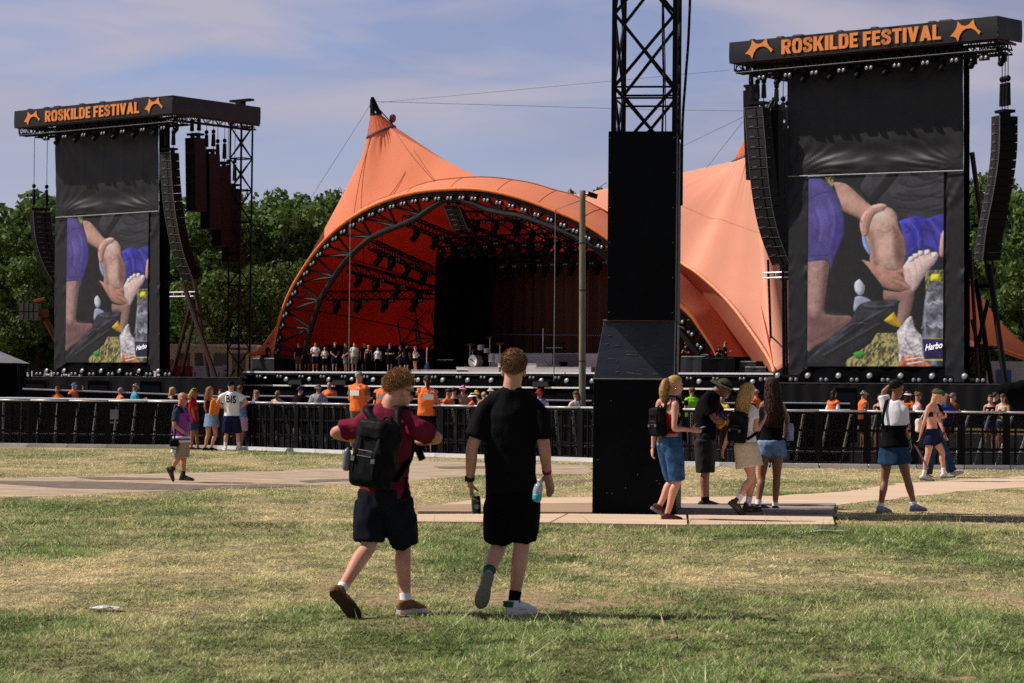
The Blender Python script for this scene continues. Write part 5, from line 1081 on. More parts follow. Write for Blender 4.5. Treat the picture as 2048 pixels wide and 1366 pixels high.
    S('woman in blue T-shirt with long hair right of the walking pair', 1893, 787, 67, 20, 'f', 'stand', ('long', H_DBLOND), SKIN, ('tee', BLUE), ('hot', DENIM))
    S('person with tied up hair, leftmost of the trio at far right', 1981, 789, 67, 160, 'f', 'stand', ('bun', H_BROWN), SKIN, ('tank', BLK), ('hot', DENIM))
    S('person in dark cap and black T-shirt in the trio at far right', 1991, 782.5, 69, -60, 'm', 'stand', ('short', H_DARK), SKIN, ('tee', BLK), ('shorts', BLK), hat=('cap', GREYC))
    S('woman with sunglasses in her hair, rightmost of the trio', 2006, 787, 66, 150, 'f', 'phone', ('long', H_BROWN), SKIN, ('tank', BEIGE), ('hot', DENIM))
def stage_people(zd):
    G = 'crew watching from the stage edge'
    spec = [(536, 685, 'black T-shirt standing alone at the left end of the stage', 'm', 'stand', ('short', H_DARK), ('tee', BLK), ('shorts', BLK), None, -60),
        (597, 686, 'dark T-shirt and brown shorts', 'm', 'stand', ('short', H_BROWN), ('tee', BLK), ('shorts', BROWNC), None, 180),
        (614, 688, 'dark top with folded arms beside the man in brown shorts', 'f', 'cross', ('bun', H_DBLOND), ('tee', BLK), ('skirt', DENIMD), None, 170),
        (631, 684.5, 'white T-shirt with crossed arms and navy shorts', 'm', 'cross', ('short', H_BROWN), ('tee', WHT), ('shorts', NAVY), None, 180),
        (650, 693, 'white sleeveless top with crossed arms and dark shorts', 'm', 'cross', ('short', H_DARK), ('tank', WHT), ('shorts', BLK), None, 180),
        (670, 682.5, 'cap, black T-shirt and navy shorts with hands clasped', 'm', 'fold', ('short', H_BROWN), ('tee', BLK), ('shorts', NAVY), ('cap', GREYC), 200),
        (692, 686, 'black T-shirt and grey shorts standing sideways', 'm', 'fold', ('short', H_DARK), ('tee', BLK), ('shorts', GREYC), None, 120),
        (709, 685, 'cream T-shirt and tan shorts', 'm', 'stand', ('short', H_BROWN), ('tee', CREAM), ('shorts', KHAKI), None, 180),
        (729, 685, 'black T-shirt behind the woman in black overalls', 'm', 'stand', ('short', H_DARK), ('tee', BLK), ('shorts', BLK), None, 180),
        (737, 690, 'fair hair and black overalls', 'f', 'stand', ('bun', H_BLOND), ('tank', BLK), ('trousers', BLK), None, 180),
        (756, 693.5, 'long dark hair, loose white T-shirt and black trousers', 'f', 'stand', ('long', H_DARK), ('tee', WHT), ('trousers', BLK), None, 180),
        (780, 687, 'blue cap and black T-shirt with crossed arms', 'm', 'cross', ('short', H_BROWN), ('tee', BLK), ('shorts', BLK), ('cap', BLUE), 170),
        (801, 691, 'black clothes with a bag, turned to the right', 'f', 'turn', ('tail', H_DARK), ('tee', BLK), ('shorts', NAVY), None, 100),
        (813, 687.5, 'black T-shirt and black shorts turned away', 'm', 'stand', ('short', H_DARK), ('tee', BLK), ('shorts', BLK), None, -30),
        (831, 692, 'white sleeveless top, hands on hips, rightmost of the row', 'f', 'hips', ('bun', H_BROWN), ('tank', WHT), ('hot', BLK), None, 60)]
    for i, (px, top, lab, sex, pose, hair, up, lo, hat, hd) in enumerate(spec):
        b = 4.2 + (0 if i not in (2, 8, 13) else 1.2); Y = onb(px, 745, b).y
        small('crew member on stage in ' + lab, px, top, Y, hd, sex, pose, hair, SKIN if i % 3 else SKIN2, up, lo, G, zd, hat, shoe=WHT if i in (0, 3, 7) else BLK, vox=.024, zfix=True)
    for px, top, lab, hd in ((1450, 683, 'sound technician with headphones and black clothes at the right stage corner', -100), (1438, 690, 'crew member in black beside the technician at the right stage corner', 160), (1372, 684, 'crew member in dark shirt half hidden right of the tower on stage', 150)):
        Y = onb(px, 745, 3.4).y; small(lab, px, top, Y, hd, 'm', 'phone', ('short', H_DBLOND), SKIN, ('tee', BLK), ('trousers', BLK), None, zd, ('cap', BLK), vox=.024, zfix=True)
# ------------------------------------------------------------------ screens (the live picture as a coloured grid)
def screen_colours(nu, nv):
    uu, vv = np.meshgrid((np.arange(nu) + .5) / nu, (np.arange(nv) + .5) / nv); X = 535 + uu * 823; Y = 58 + vv * 1164
    C = np.ones((nv, nu, 3)) * np.array([30, 30, 34.])
    def sm(pts): return [(p.x, p.y) for p in bez([V((a, b, 0)) for a, b in pts + [pts[0]]], 5)][:-1]
    def edge(poly):
        d = np.full(X.shape, 1e9)
        for i in range(len(poly)): d = np.minimum(d, segdist(X, Y, poly[i], poly[(i + 1) % len(poly)]))
        return d
    def paint(pts, col, dark=.55, lx=-.5, ly=-.6, depth=50, tex=.08, ts=.02, smoothit=True, hi=0, soft=4):
        nonlocal C
        poly = sm(pts) if smoothit else pts; m = inpoly(X, Y, poly); d = edge(poly)
        a = np.clip(np.where(m, d, -d) / soft + .5, 0, 1)[..., None]; a = a * a * (3 - 2 * a)
        h = np.sqrt(np.clip(1 - (1 - np.clip(d / depth, 0, 1)) ** 2, 0, 1)); gy, gx = np.gradient(h); s = np.clip(-(gx * lx + gy * ly) * -9, -1, 1)
        n = fbm(X * ts + pts[0][0], Y * ts + pts[0][1], 4) - .5
        sh = ((1 - dark * .45 * (1 - h)) * (1 - .30 * s) if soft < 10 else 1) * (1 + n * tex * 5); c = np.array(col, float) * sh[..., None]
        C = C * (1 - a) + np.clip(c, 0, 255) * a
    def streaks(pts, col, n, seed):
        nonlocal C
        m = inpoly(X, Y, pts); q = fbm(X * .09 + Y * .05 + seed, Y * .03 - X * .03, 3) + .5 * fbm(X * .14 - Y * .08, Y * .05, 2)
        k = np.clip((q - .55) * 3, 0, 1)[..., None]; c = np.array([70, 66, 46.]) * (1 - k) + np.array(col) * k; C = np.where(m[..., None], c, C)
    paint([(900, 58), (1362, 50), (1362, 340), (1090, 345), (1060, 280), (980, 240), (860, 150)], (58, 56, 62), .2, tex=.16, ts=.012)
    for p in ([(1150, 60), (1362, 120), (1362, 140), (1180, 90)], [(1080, 180), (1362, 215), (1362, 228), (1100, 200)], [(1060, 280), (1362, 290), (1362, 302), (1080, 298)]): paint(p, (40, 39, 44), .2)
    paint([(1030, 58), (1100, 58), (930, 255), (885, 240)], (28, 28, 31), .1)
    paint([(530, 180), (640, 200), (760, 260), (860, 420), (920, 560), (1010, 750), (1010, 830), (880, 900), (700, 910), (640, 860), (640, 500)], (30, 29, 33), .1, tex=.1)
    streaks([(640, 62), (700, 62), (690, 125), (660, 110)], (150, 148, 90), 1, 3); streaks([(1180, 650), (1362, 650), (1362, 860), (1230, 1000), (1170, 830)], (150, 150, 100), 1, 5)
    paint([(1170, 720), (1250, 690), (1230, 980), (1180, 900)], (22, 22, 24), .1)
    paint([(690, 95), (770, 110), (870, 200), (945, 262), (1000, 255), (1015, 280), (925, 300), (880, 425), (864, 400), (868, 335), (740, 262), (716, 170)], (194, 152, 136), .5, depth=60, tex=.05)
    paint([(1090, 350), (1200, 322), (1250, 342), (1362, 322), (1362, 440), (1335, 560), (1275, 540), (1225, 545), (1150, 610), (1120, 590), (1128, 480)], (68, 63, 156), .4, tex=.14, ts=.014)
    paint([(1200, 330), (1240, 345), (1190, 480), (1160, 470)], (58, 52, 168), .0, soft=30); paint([(1130, 560), (1240, 500), (1330, 560), (1300, 640), (1120, 640)], (44, 42, 96), .2)
    paint([(1340, 440), (1366, 410), (1366, 560), (1330, 560)], (190, 146, 134), .3)
    paint([(905, 300), (960, 262), (1030, 265), (1075, 305), (1090, 380), (1122, 450), (1132, 530), (1122, 600), (1108, 650), (935, 612), (920, 520), (890, 430), (886, 360)], (200, 161, 148), .6, depth=95, tex=.07, ts=.03)
    paint([(930, 300), (1000, 280), (1020, 330), (960, 360), (920, 340)], (226, 196, 184), .0, depth=60, soft=110)
    paint([(1060, 380), (1120, 450), (1128, 600), (1105, 645), (1070, 560)], (128, 92, 82), .0, depth=40, soft=50)
    paint([(870, 430), (890, 430), (920, 520), (915, 545), (880, 490)], (150, 170, 215), .3)
    paint([(830, 562), (960, 602), (1050, 645), (1110, 636), (1130, 660), (1118, 690), (1160, 730), (1174, 760), (1110, 772), (1000, 742), (925, 668)], (184, 134, 120), .6, depth=55, tex=.06)
    paint([(1000, 760), (1100, 775), (1185, 760), (1165, 905), (1130, 990), (1085, 960), (1090, 840), (1010, 825)], (152, 118, 110), .5, depth=60, tex=.05)
    paint([(1118, 625), (1160, 570), (1230, 537), (1260, 545), (1318, 545), (1318, 590), (1270, 650), (1235, 700), (1190, 770), (1158, 752), (1128, 700)], (224, 194, 188), .5, depth=60, tex=.05)
    for x, y in ((1165, 580), (1190, 562), (1222, 545), (1258, 542), (1300, 560)): paint([(x - 16, y - 12), (x + 16, y - 14), (x + 18, y + 14), (x - 10, y + 18)], (228, 200, 194), .2, depth=18, soft=9)
    paint([(535, 66), (612, 70), (672, 110), (722, 182), (748, 265), (757, 400), (735, 475), (700, 560), (682, 622), (655, 577), (528, 578)], (94, 83, 146), .6, depth=110, tex=.08, ts=.01)
    paint([(530, 196), (600, 160), (690, 150), (690, 155), (605, 166), (530, 204)], (64, 52, 128), 0, depth=4); paint([(530, 540), (660, 536), (660, 544), (530, 549)], (70, 58, 140), 0, depth=4)
    paint([(690, 300), (752, 300), (750, 420), (690, 560), (680, 500)], (74, 62, 136), .0, depth=40, soft=40)
    paint([(528, 580), (662, 582), (656, 720), (640, 880), (690, 908), (800, 915), (800, 960), (690, 1040), (600, 1085), (528, 1092)], (174, 137, 129), .6, depth=120, tex=.06, ts=.04)
    paint([(528, 880), (640, 900), (800, 930), (680, 1040), (528, 1090)], (124, 92, 90), .0, depth=60, soft=70)
    paint([(858, 690), (886, 720), (886, 770), (862, 792), (832, 765), (828, 715)], (192, 192, 204), .3, depth=30); paint([(830, 800), (870, 795), (930, 830), (860, 890), (822, 880)], (150, 152, 172), .4)
    paint([(1005, 945), (1065, 893), (1116, 990), (1060, 975)], (214, 172, 48), .3, smoothit=False)
    streaks([(770, 1226), (785, 1180), (930, 1080), (965, 1020), (1085, 1020), (1120, 1100), (1120, 1226)], (182, 168, 112), 1, 9)
    paint([(528, 1190), (600, 1120), (690, 1030), (800, 950), (872, 840), (1078, 825), (1092, 850), (1000, 945), (860, 1045), (740, 1085), (600, 1165), (528, 1230)], (58, 58, 66), .6, depth=60, tex=.2, ts=.02)
    paint([(528, 1200), (700, 1090), (850, 1045), (930, 1070), (780, 1180), (765, 1230), (528, 1230)], (40, 40, 44), .2, tex=.12)
    paint([(770, 1010), (860, 940), (900, 950), (850, 1010), (780, 1040)], (26, 25, 28), .2)
    paint([(820, 1140), (860, 1128), (895, 1145), (880, 1170), (840, 1172)], (64, 128, 52), .4, depth=20)
    paint([(1085, 1010), (1165, 920), (1190, 990), (1245, 1060), (1268, 1180), (1275, 1230), (1118, 1230), (1095, 1100)], (206, 196, 200), .5, tex=.18, ts=.05)
    paint([(1118, 1160), (1180, 1150), (1262, 1180), (1280, 1230), (1112, 1230)], (186, 112, 84), .4, tex=.2, ts=.05)
    for y in (1150, 1175, 1200): paint([(1150, y), (1235, y - 12), (1237, y - 4), (1150, y + 9)], (226, 220, 220), .2, depth=6)
    paint([(1290, 722), (1335, 720), (1366, 765), (1366, 1185), (1250, 1182), (1236, 985), (1252, 800)], (112, 112, 122), .5, depth=50, tex=.3, ts=.03)
    paint([(1285, 674), (1336, 674), (1338, 716), (1283, 716)], (226, 206, 52), .4, smoothit=False, depth=18)
    paint([(1236, 1058), (1366, 1058), (1366, 1176), (1250, 1176)], (44, 32, 82), .3, smoothit=False)
    for y in (1054, 1178): paint([(1236, y), (1366, y), (1366, y + 5), (1240, y + 5)], (210, 196, 60), .1, smoothit=False, depth=3)
    def stroke(pts, col, w, k=.7):
        nonlocal C
        Q = [(p.x, p.y) for p in bez([V((a, b, 0)) for a, b in pts], 4)]; d = np.full(X.shape, 1e9)
        for a, b in zip(Q[:-1], Q[1:]): d = np.minimum(d, segdist(X, Y, a, b))
        a = (np.clip(1 - d / w, 0, 1) ** 1.3 * k)[..., None]; C = C * (1 - a) + np.array(col, float) * a
    # hand over the knee, fingers and knuckles
    paint([(925, 250), (985, 240), (1020, 256), (1000, 285), (950, 305), (925, 355), (905, 430), (872, 428), (856, 350), (880, 290)], (198, 155, 140), .35, depth=30, tex=.05)
    for p in ([(900, 300), (884, 350), (880, 415)], [(918, 292), (902, 345), (896, 400)], [(940, 275), (975, 262), (1003, 262)]): stroke(p, (140, 100, 88), 5, .6)
    # dark cloth hides the start of the lower forearm, fingers round the foot
    paint([(770, 500), (850, 560), (900, 610), (960, 690), (1000, 752), (960, 800), (820, 640)], (28, 27, 31), .1)
    for p in ([(1060, 690), (1120, 712), (1168, 752)], [(1050, 712), (1100, 735), (1150, 762)], [(1085, 660), (1120, 672), (1126, 690)]): stroke(p, (112, 74, 64), 6)
    stroke([(1100, 640), (1128, 650), (1124, 690), (1100, 684)], (196, 148, 130), 12, .6)
    for p in ([(1185, 600), (1200, 660), (1190, 720)], [(1215, 580), (1232, 640), (1215, 700)], [(1150, 640), (1165, 690), (1168, 740)]): stroke(p, (184, 146, 138), 9, .5)
    for x, y in ((1178, 572), (1206, 555), (1240, 546), (1279, 556)): stroke([(x, y - 14), (x + 4, y + 16)], (150, 112, 106), 5)
    # legs: shin shading and light along the bone
    stroke([(1000, 330), (1010, 450), (1005, 560), (990, 620)], (210, 172, 156), 42, .45); stroke([(930, 420), (945, 520), (955, 600)], (122, 88, 76), 30, .5); stroke([(915, 330), (905, 380), (915, 440)], (128, 92, 80), 16, .5); stroke([(965, 400), (1010, 415), (1060, 395)], (132, 98, 86), 12, .4); stroke([(985, 300), (1005, 310)], (236, 212, 204), 34, .6)
    stroke([(560, 600), (556, 760), (566, 900)], (196, 160, 150), 36, .4); stroke([(648, 600), (640, 760), (630, 880)], (92, 66, 64), 34, .6); stroke([(760, 130), (830, 210), (920, 270)], (206, 164, 146), 22, .4); stroke([(745, 262), (830, 310), (866, 345)], (112, 80, 68), 14, .6); stroke([(560, 1060), (680, 1010), (790, 950)], (96, 70, 66), 26, .5)
    # folds in the cloth
    for p in ([(570, 260), (600, 340), (590, 440)], [(640, 220), (672, 330), (660, 470)], [(700, 260), (720, 360), (700, 470)], [(560, 420), (620, 470), (668, 560)]): stroke(p, (70, 58, 126), 16, .55); 
    for p in ([(590, 250), (622, 350), (612, 450)], [(665, 200), (700, 300), (690, 420)]): stroke(p, (128, 112, 196), 14, .5)
    for p in ([(1130, 370), (1180, 440), (1190, 540)], [(1190, 340), (1230, 430), (1235, 530)], [(1250, 360), (1290, 420), (1320, 500)], [(1300, 345), (1330, 380), (1355, 400)], [(1140, 420), (1220, 400), (1300, 430)]): stroke(p, (42, 38, 116), 14, .7)
    for p in ([(1150, 350), (1205, 420), (1212, 520)], [(1270, 345), (1310, 400), (1340, 450)]): stroke(p, (104, 100, 222), 10, .6)
    for p in ([(1090, 120), (1180, 150), (1300, 130)], [(1060, 210), (1180, 230), (1340, 190)], [(1090, 270), (1220, 285), (1340, 262)], [(1180, 70), (1240, 110), (1340, 90)], [(800, 110), (850, 150), (900, 220)]): stroke(p, (28, 27, 31), 12, .7); stroke([(a, b + 14) for a, b in p], (86, 84, 90), 9, .5)
    for p in ([(720, 1060), (860, 960), (1020, 870)], [(640, 1150), (800, 1060), (980, 960)], [(880, 850), (960, 860), (1070, 850)], [(760, 1000), (820, 960), (900, 960)]): stroke(p, (112, 112, 122), 8, .6); stroke([(a + 4, b + 16) for a, b in p], (22, 22, 26), 14, .7)
    # bottle glints, laces, sock ribs
    for i in range(16): x = 1256 + (i * 37) % 96; y = 760 + (i * 71) % 280; stroke([(x, y), (x + 16, y + 10), (x + 34, y - 4)], (214, 214, 222) if i % 2 else (58, 58, 66), 7, .75)
    stroke([(1262, 800), (1250, 900), (1252, 1040)], (196, 196, 206), 7, .6)
    for i in range(6): stroke([(1140, 960 + i * 12), (1190, 948 + i * 13)], (150, 144, 152), 4, .6)
    for p in ([(1100, 1090), (1150, 1120), (1210, 1090)], [(1110, 1130), (1170, 1150), (1235, 1120)], [(1130, 1050), (1200, 1160), (1250, 1190)]): stroke(p, (96, 84, 84), 5, .7)
    for i in range(60): x = 790 + (i * 53) % 310; y = 1060 + (i * 37) % 160; stroke([(x, y), (x + 20 - (i % 5) * 10, y - 26)], (206, 196, 138) if i % 3 else (64, 60, 40), 4, .6 * float(y > 1230 - (x - 770) * .5))
    C = C * (1 + .05 * (RNG.random(C.shape[:2])[..., None] - .5))
    C = C + (fbm(X * .11, Y * .11, 3) - .5)[..., None] * 22; C = np.clip(118 + (C - 118) * 1.10, 6, 250)
    c = np.clip(C / 255, 0, 1); return np.where(c <= .04045, c / 12.92, ((c + .055) / 1.055) ** 2.4)
SCREENMESH = None
def led_screen(label, tl, tr, br, bl, b):
    global SCREENMESH
    p = [onb(*q, b) for q in (tl, tr, br, bl)]; s0 = (toS(p[0])[0] + toS(p[3])[0]) / 2; s1 = (toS(p[1])[0] + toS(p[2])[0]) / 2; z1 = (p[0].z + p[1].z) / 2; z0 = (p[2].z + p[3].z) / 2
    t = thing('led_screen', label, 'screen', SP((s0 + s1) / 2, b, z0)); w, h = s1 - s0, z1 - z0
    if SCREENMESH is None:
        nu, nv = 176, 248; c = screen_colours(nu, nv); xs = np.linspace(-.5, .5, nu); zs = np.linspace(1, 0, nv)
        me = bpy.data.meshes.new('live_picture'); Xg, Zg = np.meshgrid(xs, zs); me.vertices.add(nu * nv); me.vertices.foreach_set('co', np.stack([Xg, np.zeros_like(Xg), Zg], -1).astype(np.float32).ravel())
        i = np.arange(nu * nv).reshape(nv, nu); q = np.stack([i[1:, :-1], i[1:, 1:], i[:-1, 1:], i[:-1, :-1]], -1).reshape(-1, 4); me.loops.add(q.size); me.loops.foreach_set('vertex_index', q.ravel().astype(np.int32)); me.polygons.add(len(q)); me.polygons.foreach_set('loop_start', (np.arange(len(q)) * 4).astype(np.int32)); me.update(calc_edges=True)
        a = me.color_attributes.new('Col', 'FLOAT_COLOR', 'POINT'); a.data.foreach_set('color', np.concatenate([c, np.ones((nv, nu, 1))], -1).astype(np.float32).ravel()); SCREENMESH = me
    o = link('live_picture', SCREENMESH, cmat('led picture', rough=.6, emit=.70, base=0), t); o.scale = (w, 1, h); o.rotation_euler.z = math.atan2(US.y, US.x); smooth(SCREENMESH)
    o.location = NS * .02
    mb = MB(); mb.box(t.location - NS * .14 + V((0, 0, h / 2)), (w + .1, .28, h + .1), (US, -NS, UPZ)); part('cabinet', mb, METAL_B, t)
    base = t.location + NS * .05; wr = MB(); wr = text_on('Harbo', base + US * (w * (1256 - 535) / 823 - w / 2) + UPZ * (h * (1 - (1130 - 58) / 1164)), (US + UPZ * .15).normalized(), (UPZ + US * .22), w * .121, h * .034, .02); part('label_lettering', wr, mat('screen white', (.8, .8, .84), .6, emit=.55), t)
    wr = text_on('SPORTS DRINK' if False else 'III IIII III', base + US * (w * (1285 - 535) / 823 - w / 2) + UPZ * (h * (1 - (1150 - 58) / 1164)), US, UPZ, w * .075, h * .010, .0) if False else None
    return t, w, h

# ------------------------------------------------------------------ wrinkled cloth sheets in the plane of the tower front
def cloth_sheet(tl, tr, br, bl, b, nu, nv, fn):
    P = [toS(onb(*q, b)) for q in (tl, tr, br, bl)]; rows = []
    for j in range(nv + 1):
        v = j / nv; row = []
        for i in range(nu + 1):
            u = i / nu; s = (P[0][0] * (1 - u) + P[1][0] * u) * (1 - v) + (P[3][0] * (1 - u) + P[2][0] * u) * v; z = (P[0][2] * (1 - u) + P[1][2] * u) * (1 - v) + (P[3][2] * (1 - u) + P[2][2] * u) * v
            row.append(SP(s, b - fn(u, v), z))
        rows.append(row)
    mb = MB(); mb.grid(rows); return mb
def ridge(x): return 1 - abs(((x) % 1) * 2 - 1)
def upper_cloth(u, v):
    d = .10 * noise.noise(V((u * 2.2, v * 1.5, 3))) + .05 * noise.noise(V((u * 6, v * 5, 9)))
    # pulled folds running into the four corners
    for cx, cy, k in ((0, 1, 1.0), (1, 1, 1.0), (0, 0, .5), (1, 0, .5)):
        dx, dy = u - cx, (v - cy) * 1.15; r = math.hypot(dx, dy); a = math.atan2(abs(dy), abs(dx)); w = math.exp(-(r / .34) ** 2) * min(1, r * 9)
        d += k * .040 * w * (math.sin(a * 26 + 3 * noise.noise(V((r * 6, a * 2, cx * 7)))) + .4 * math.sin(a * 47))
    d += (.065 * math.exp(-((v - .93) / .06) ** 2) - .05 * math.exp(-((v - .82) / .06) ** 2)) * math.sin(math.pi * u) ** .5 * (1 + .5 * noise.noise(V((u * 7, 0, 1)))) + .05 * noise.noise(V((u * 9, v * 6, 2))) * v
    d += .018 * (ridge(u * 5.2 + .1) > .94) * (v < .85)
    return d
def strip_cloth(u, v):
    q = v * 9 + u * 1.6; d = .03 * math.sin(q * 6.3 + 6 * noise.noise(V((u * 2, v * 9, 1)))) * max(0, noise.noise(V((1, v * 6, 4))) * 2.5)
    w = max(0, noise.noise(V((u, v * 5, 11))) + .35)
    return d + .15 * w * noise.noise(V((u * 2.2 + v * 12, v * 13, 8))) + .08 * w * noise.noise(V((u * 4 - v * 22, v * 30, 2)))
EMBLEM = [((x - 170) / 187, (327 - y) / 130) for x, y in [(170, 290), (195, 262), (210, 235), (216, 198), (240, 226), (262, 232), (285, 224), (312, 195), (320, 232), (335, 258), (357, 277), (344, 295), (334, 278), (318, 262), (295, 250), (268, 250), (245, 263), (228, 290), (217, 327), (206, 302), (190, 292)]]

def screen_tower(side, D):
    W = lambda px, py, b=0.0: onb(px, py, b)
    root = W(*D['foot']); root.z = 0
    t = thing('screen_tower', D['label'], 'screen tower', root, 'screen towers either side of the stage'); hb = -2.0
    TL, TR, BR, BL = [toS(W(*q, hb)) for q in D['head']]; z1 = (TL[2] + TR[2]) / 2; z0 = (BL[2] + BR[2]) / 2; sA, sB = TL[0], TR[0]
    # the banner box round the roof
    dep = D['deep']; skew = D.get('skew', 0)
    c = [SP(sA, hb, 0), SP(sB, hb, 0), SP(sB + skew, hb + dep, 0), SP(sA, hb + D['deepl'], 0)]
    def wall(a, b, name, m):
        mb = MB(); n = 24; rows = []
        for z, k in ((z1, .0), (z1 * .67 + z0 * .33, .02), (z1 * .33 + z0 * .67, .025), (z0, .0)):
            row = []
            nn = (b - a).normalized().cross(UPZ)
            for i in range(n + 1): p = a.lerp(b, i / n); row.append(V((p.x, p.y, z)) + nn * (k + .022 * noise.noise(V((p.x * 1.7, p.y * 1.7, z * .6)))))
            rows.append(row)
        mb.grid(rows); return part(name, mb, m, t, True)
    bf = wall(c[0], c[1], 'banner', VINYL); wall(c[1], c[2], 'banner', VINYL); wall(c[3], c[0], 'banner', VINYL)
    mb = MB(); mb.add([V((p.x, p.y, z1 - .12)) for p in c] + [V((p.x, p.y, z1 - .04)) for p in c], [(0, 1, 2, 3)[::-1], (4, 5, 6, 7), (0, 1, 5, 4), (1, 2, 6, 5), (2, 3, 7, 6), (3, 0, 4, 7)]); part('roof', mb, METAL_B, t)
    # lettering and the two tent emblems
    o = W(*D['txt'][0], hb - .07); e = W(*D['txt'][1], hb - .07); tp = W(*D['txt'][2], hb - .07); wd = toS(e)[0] - toS(o)[0]; hh = tp.z - o.z
    zt = (o.z + e.z) / 2; tx = heavy_text('ROSKILDE FESTIVAL', SP(toS(o)[0], hb - .07, zt), US, UPZ, NS, wd, hh); part('lettering', tx, ORANGE_P, bf, fix=False)
    for x0, y0, x1, y1 in D['emb']:
        a = toS(W(x0, (y0 + y1) / 2, hb - .07)); b_ = toS(W(x1, (y0 + y1) / 2, hb - .07)); zc = (W((x0 + x1) / 2, y1, hb).z, W((x0 + x1) / 2, y0, hb).z)
        mb = MB(); mb.add([SP(a[0] + (b_[0] - a[0]) * x, hb - .075, zc[0] + (zc[1] - zc[0]) * y) for x, y in EMBLEM], [tuple(range(len(EMBLEM)))]); me = mb.mesh('emblem', parent_off(bf)); bm = bmesh.new(); bm.from_mesh(me); bmesh.ops.triangulate(bm, faces=bm.faces); bm.to_mesh(me); bm.free(); link('emblem', me, ORANGE_P, bf)
    # roof trusses under the banner
    mb = MB()
    for b in (hb + .5, hb + 1.9): mb.truss(SP(sA + .3, b, z0 - .25), SP(sB - .3, b, z0 - .25), .55, .05, .03)
    for s in np.linspace(sA + .5, sB - .5, 5): mb.truss(SP(s, hb + .3, z0 + .3), SP(s, hb + max(2, min(dep, D['deepl'])), z0 + .3), .5, .05, .03)
    for s, dd in ((sB - .4, dep), (sA + .4, D['deepl'])): mb.truss(SP(s, hb + .3, z0 - .1), SP(s, hb + dd - .3, z0 - .1), .55, .05, .03)
    part('roof_truss', mb, METAL_B, t); mb = MB()
    mb.bar(SP(sA + .2, hb + .15, z0 - .02), SP(sB - .2, hb + .15, z0 - .02), .06); mb.bar(SP(sB - .1, hb + .15, z0 - .05), SP(sB - .1, hb + dep, z0 - .05), .07); part('roof_beam', mb, REDM, t); mb = MB()
    for i in range(14): s = sA + (sB - sA) * (i + .3) / 14; mb.bar(SP(s, hb + .5, z0 - .5), SP(s + .45, hb + .55, z0 - .48), .03)
    mb.bar(SP(sA + .3, hb + .22, z0 - .5), SP(sB - .2, hb + .22, z0 - .5), .03); part('lamp_bar', mb, mat('lamp bar steel', (.12, .12, .12), .5), t)
    # cloth
    part('upper_cloth', cloth_sheet(*D['cloth'], 0.0, 70, 70, upper_cloth), VINYL, t, True)
    h = D['cloth']; mb = MB(); mb.poly([W(*h[3], -.10) , W(*h[2], -.10)], .035, 6); part('hem_bar', mb, mat('pale hem', (.30, .30, .31), .5), t)
    for q in D['strips']: part('side_drape', cloth_sheet(*q, .02, 10, 90, strip_cloth), VINYL, t, True)
    for q in D['dark']: part('side_panel', cloth_sheet(*q[0], q[1], 4, 30, lambda u, v: .03 * noise.noise(V((u * 3, v * 20, 0)))), DRAPE, t, True)
    part('lower_drape', cloth_sheet(*D['lower'], .05, 24, 8, lambda u, v: .10 * math.sin(u * 40 + noise.noise(V((u * 5, v, 0))) * 4) * (.4 + v)), DRAPE, t, True)
    # lattice behind and steel legs
    for s, b, zt in D['posts']: mb = MB(); mb.truss(SP(s, b, 0), SP(s, b, zt), 1.2, .07, .04, 1.15, US); part('lattice_post', mb, METAL_B, t)
    for m, segs in ((REDM, D['legs']), (METAL_B, D.get('legs2', []))):
        for a, b, r in segs: mb = MB(); mb.bar(W(*a[:2], a[2]), W(*b[:2], b[2]), r, 8); part('brace', mb, m, t)
    mb = MB()
    for a, b, bb in D.get('white', []):
        for dz in (-.14, .14): mb.bar(W(*a, bb) + UPZ * dz, W(*b, bb) + UPZ * dz, .045, 6)
        for f_ in (.15, .5, .8): mb.bar(W(*a, bb).lerp(W(*b, bb), f_) + UPZ * .14, W(*a, bb).lerp(W(*b, bb), f_) - UPZ * .14, .03, 5)
    part('stub_truss', mb, ALU, t)
    for fx, w_ in ((.08, .3), (.19, .45), (.26, .7), (.42, .4), (.55, .45), (.76, .45), (.81, .9)): mb = MB(); mb.box(SP(sA + (sB - sA) * fx, hb + .35, z1 + .03), (w_, .4, .16), (US, -NS, UPZ), .7); part('roof_fixture', mb, METAL_B, t)
    return t, (sA, sB, z0, z1, hb)

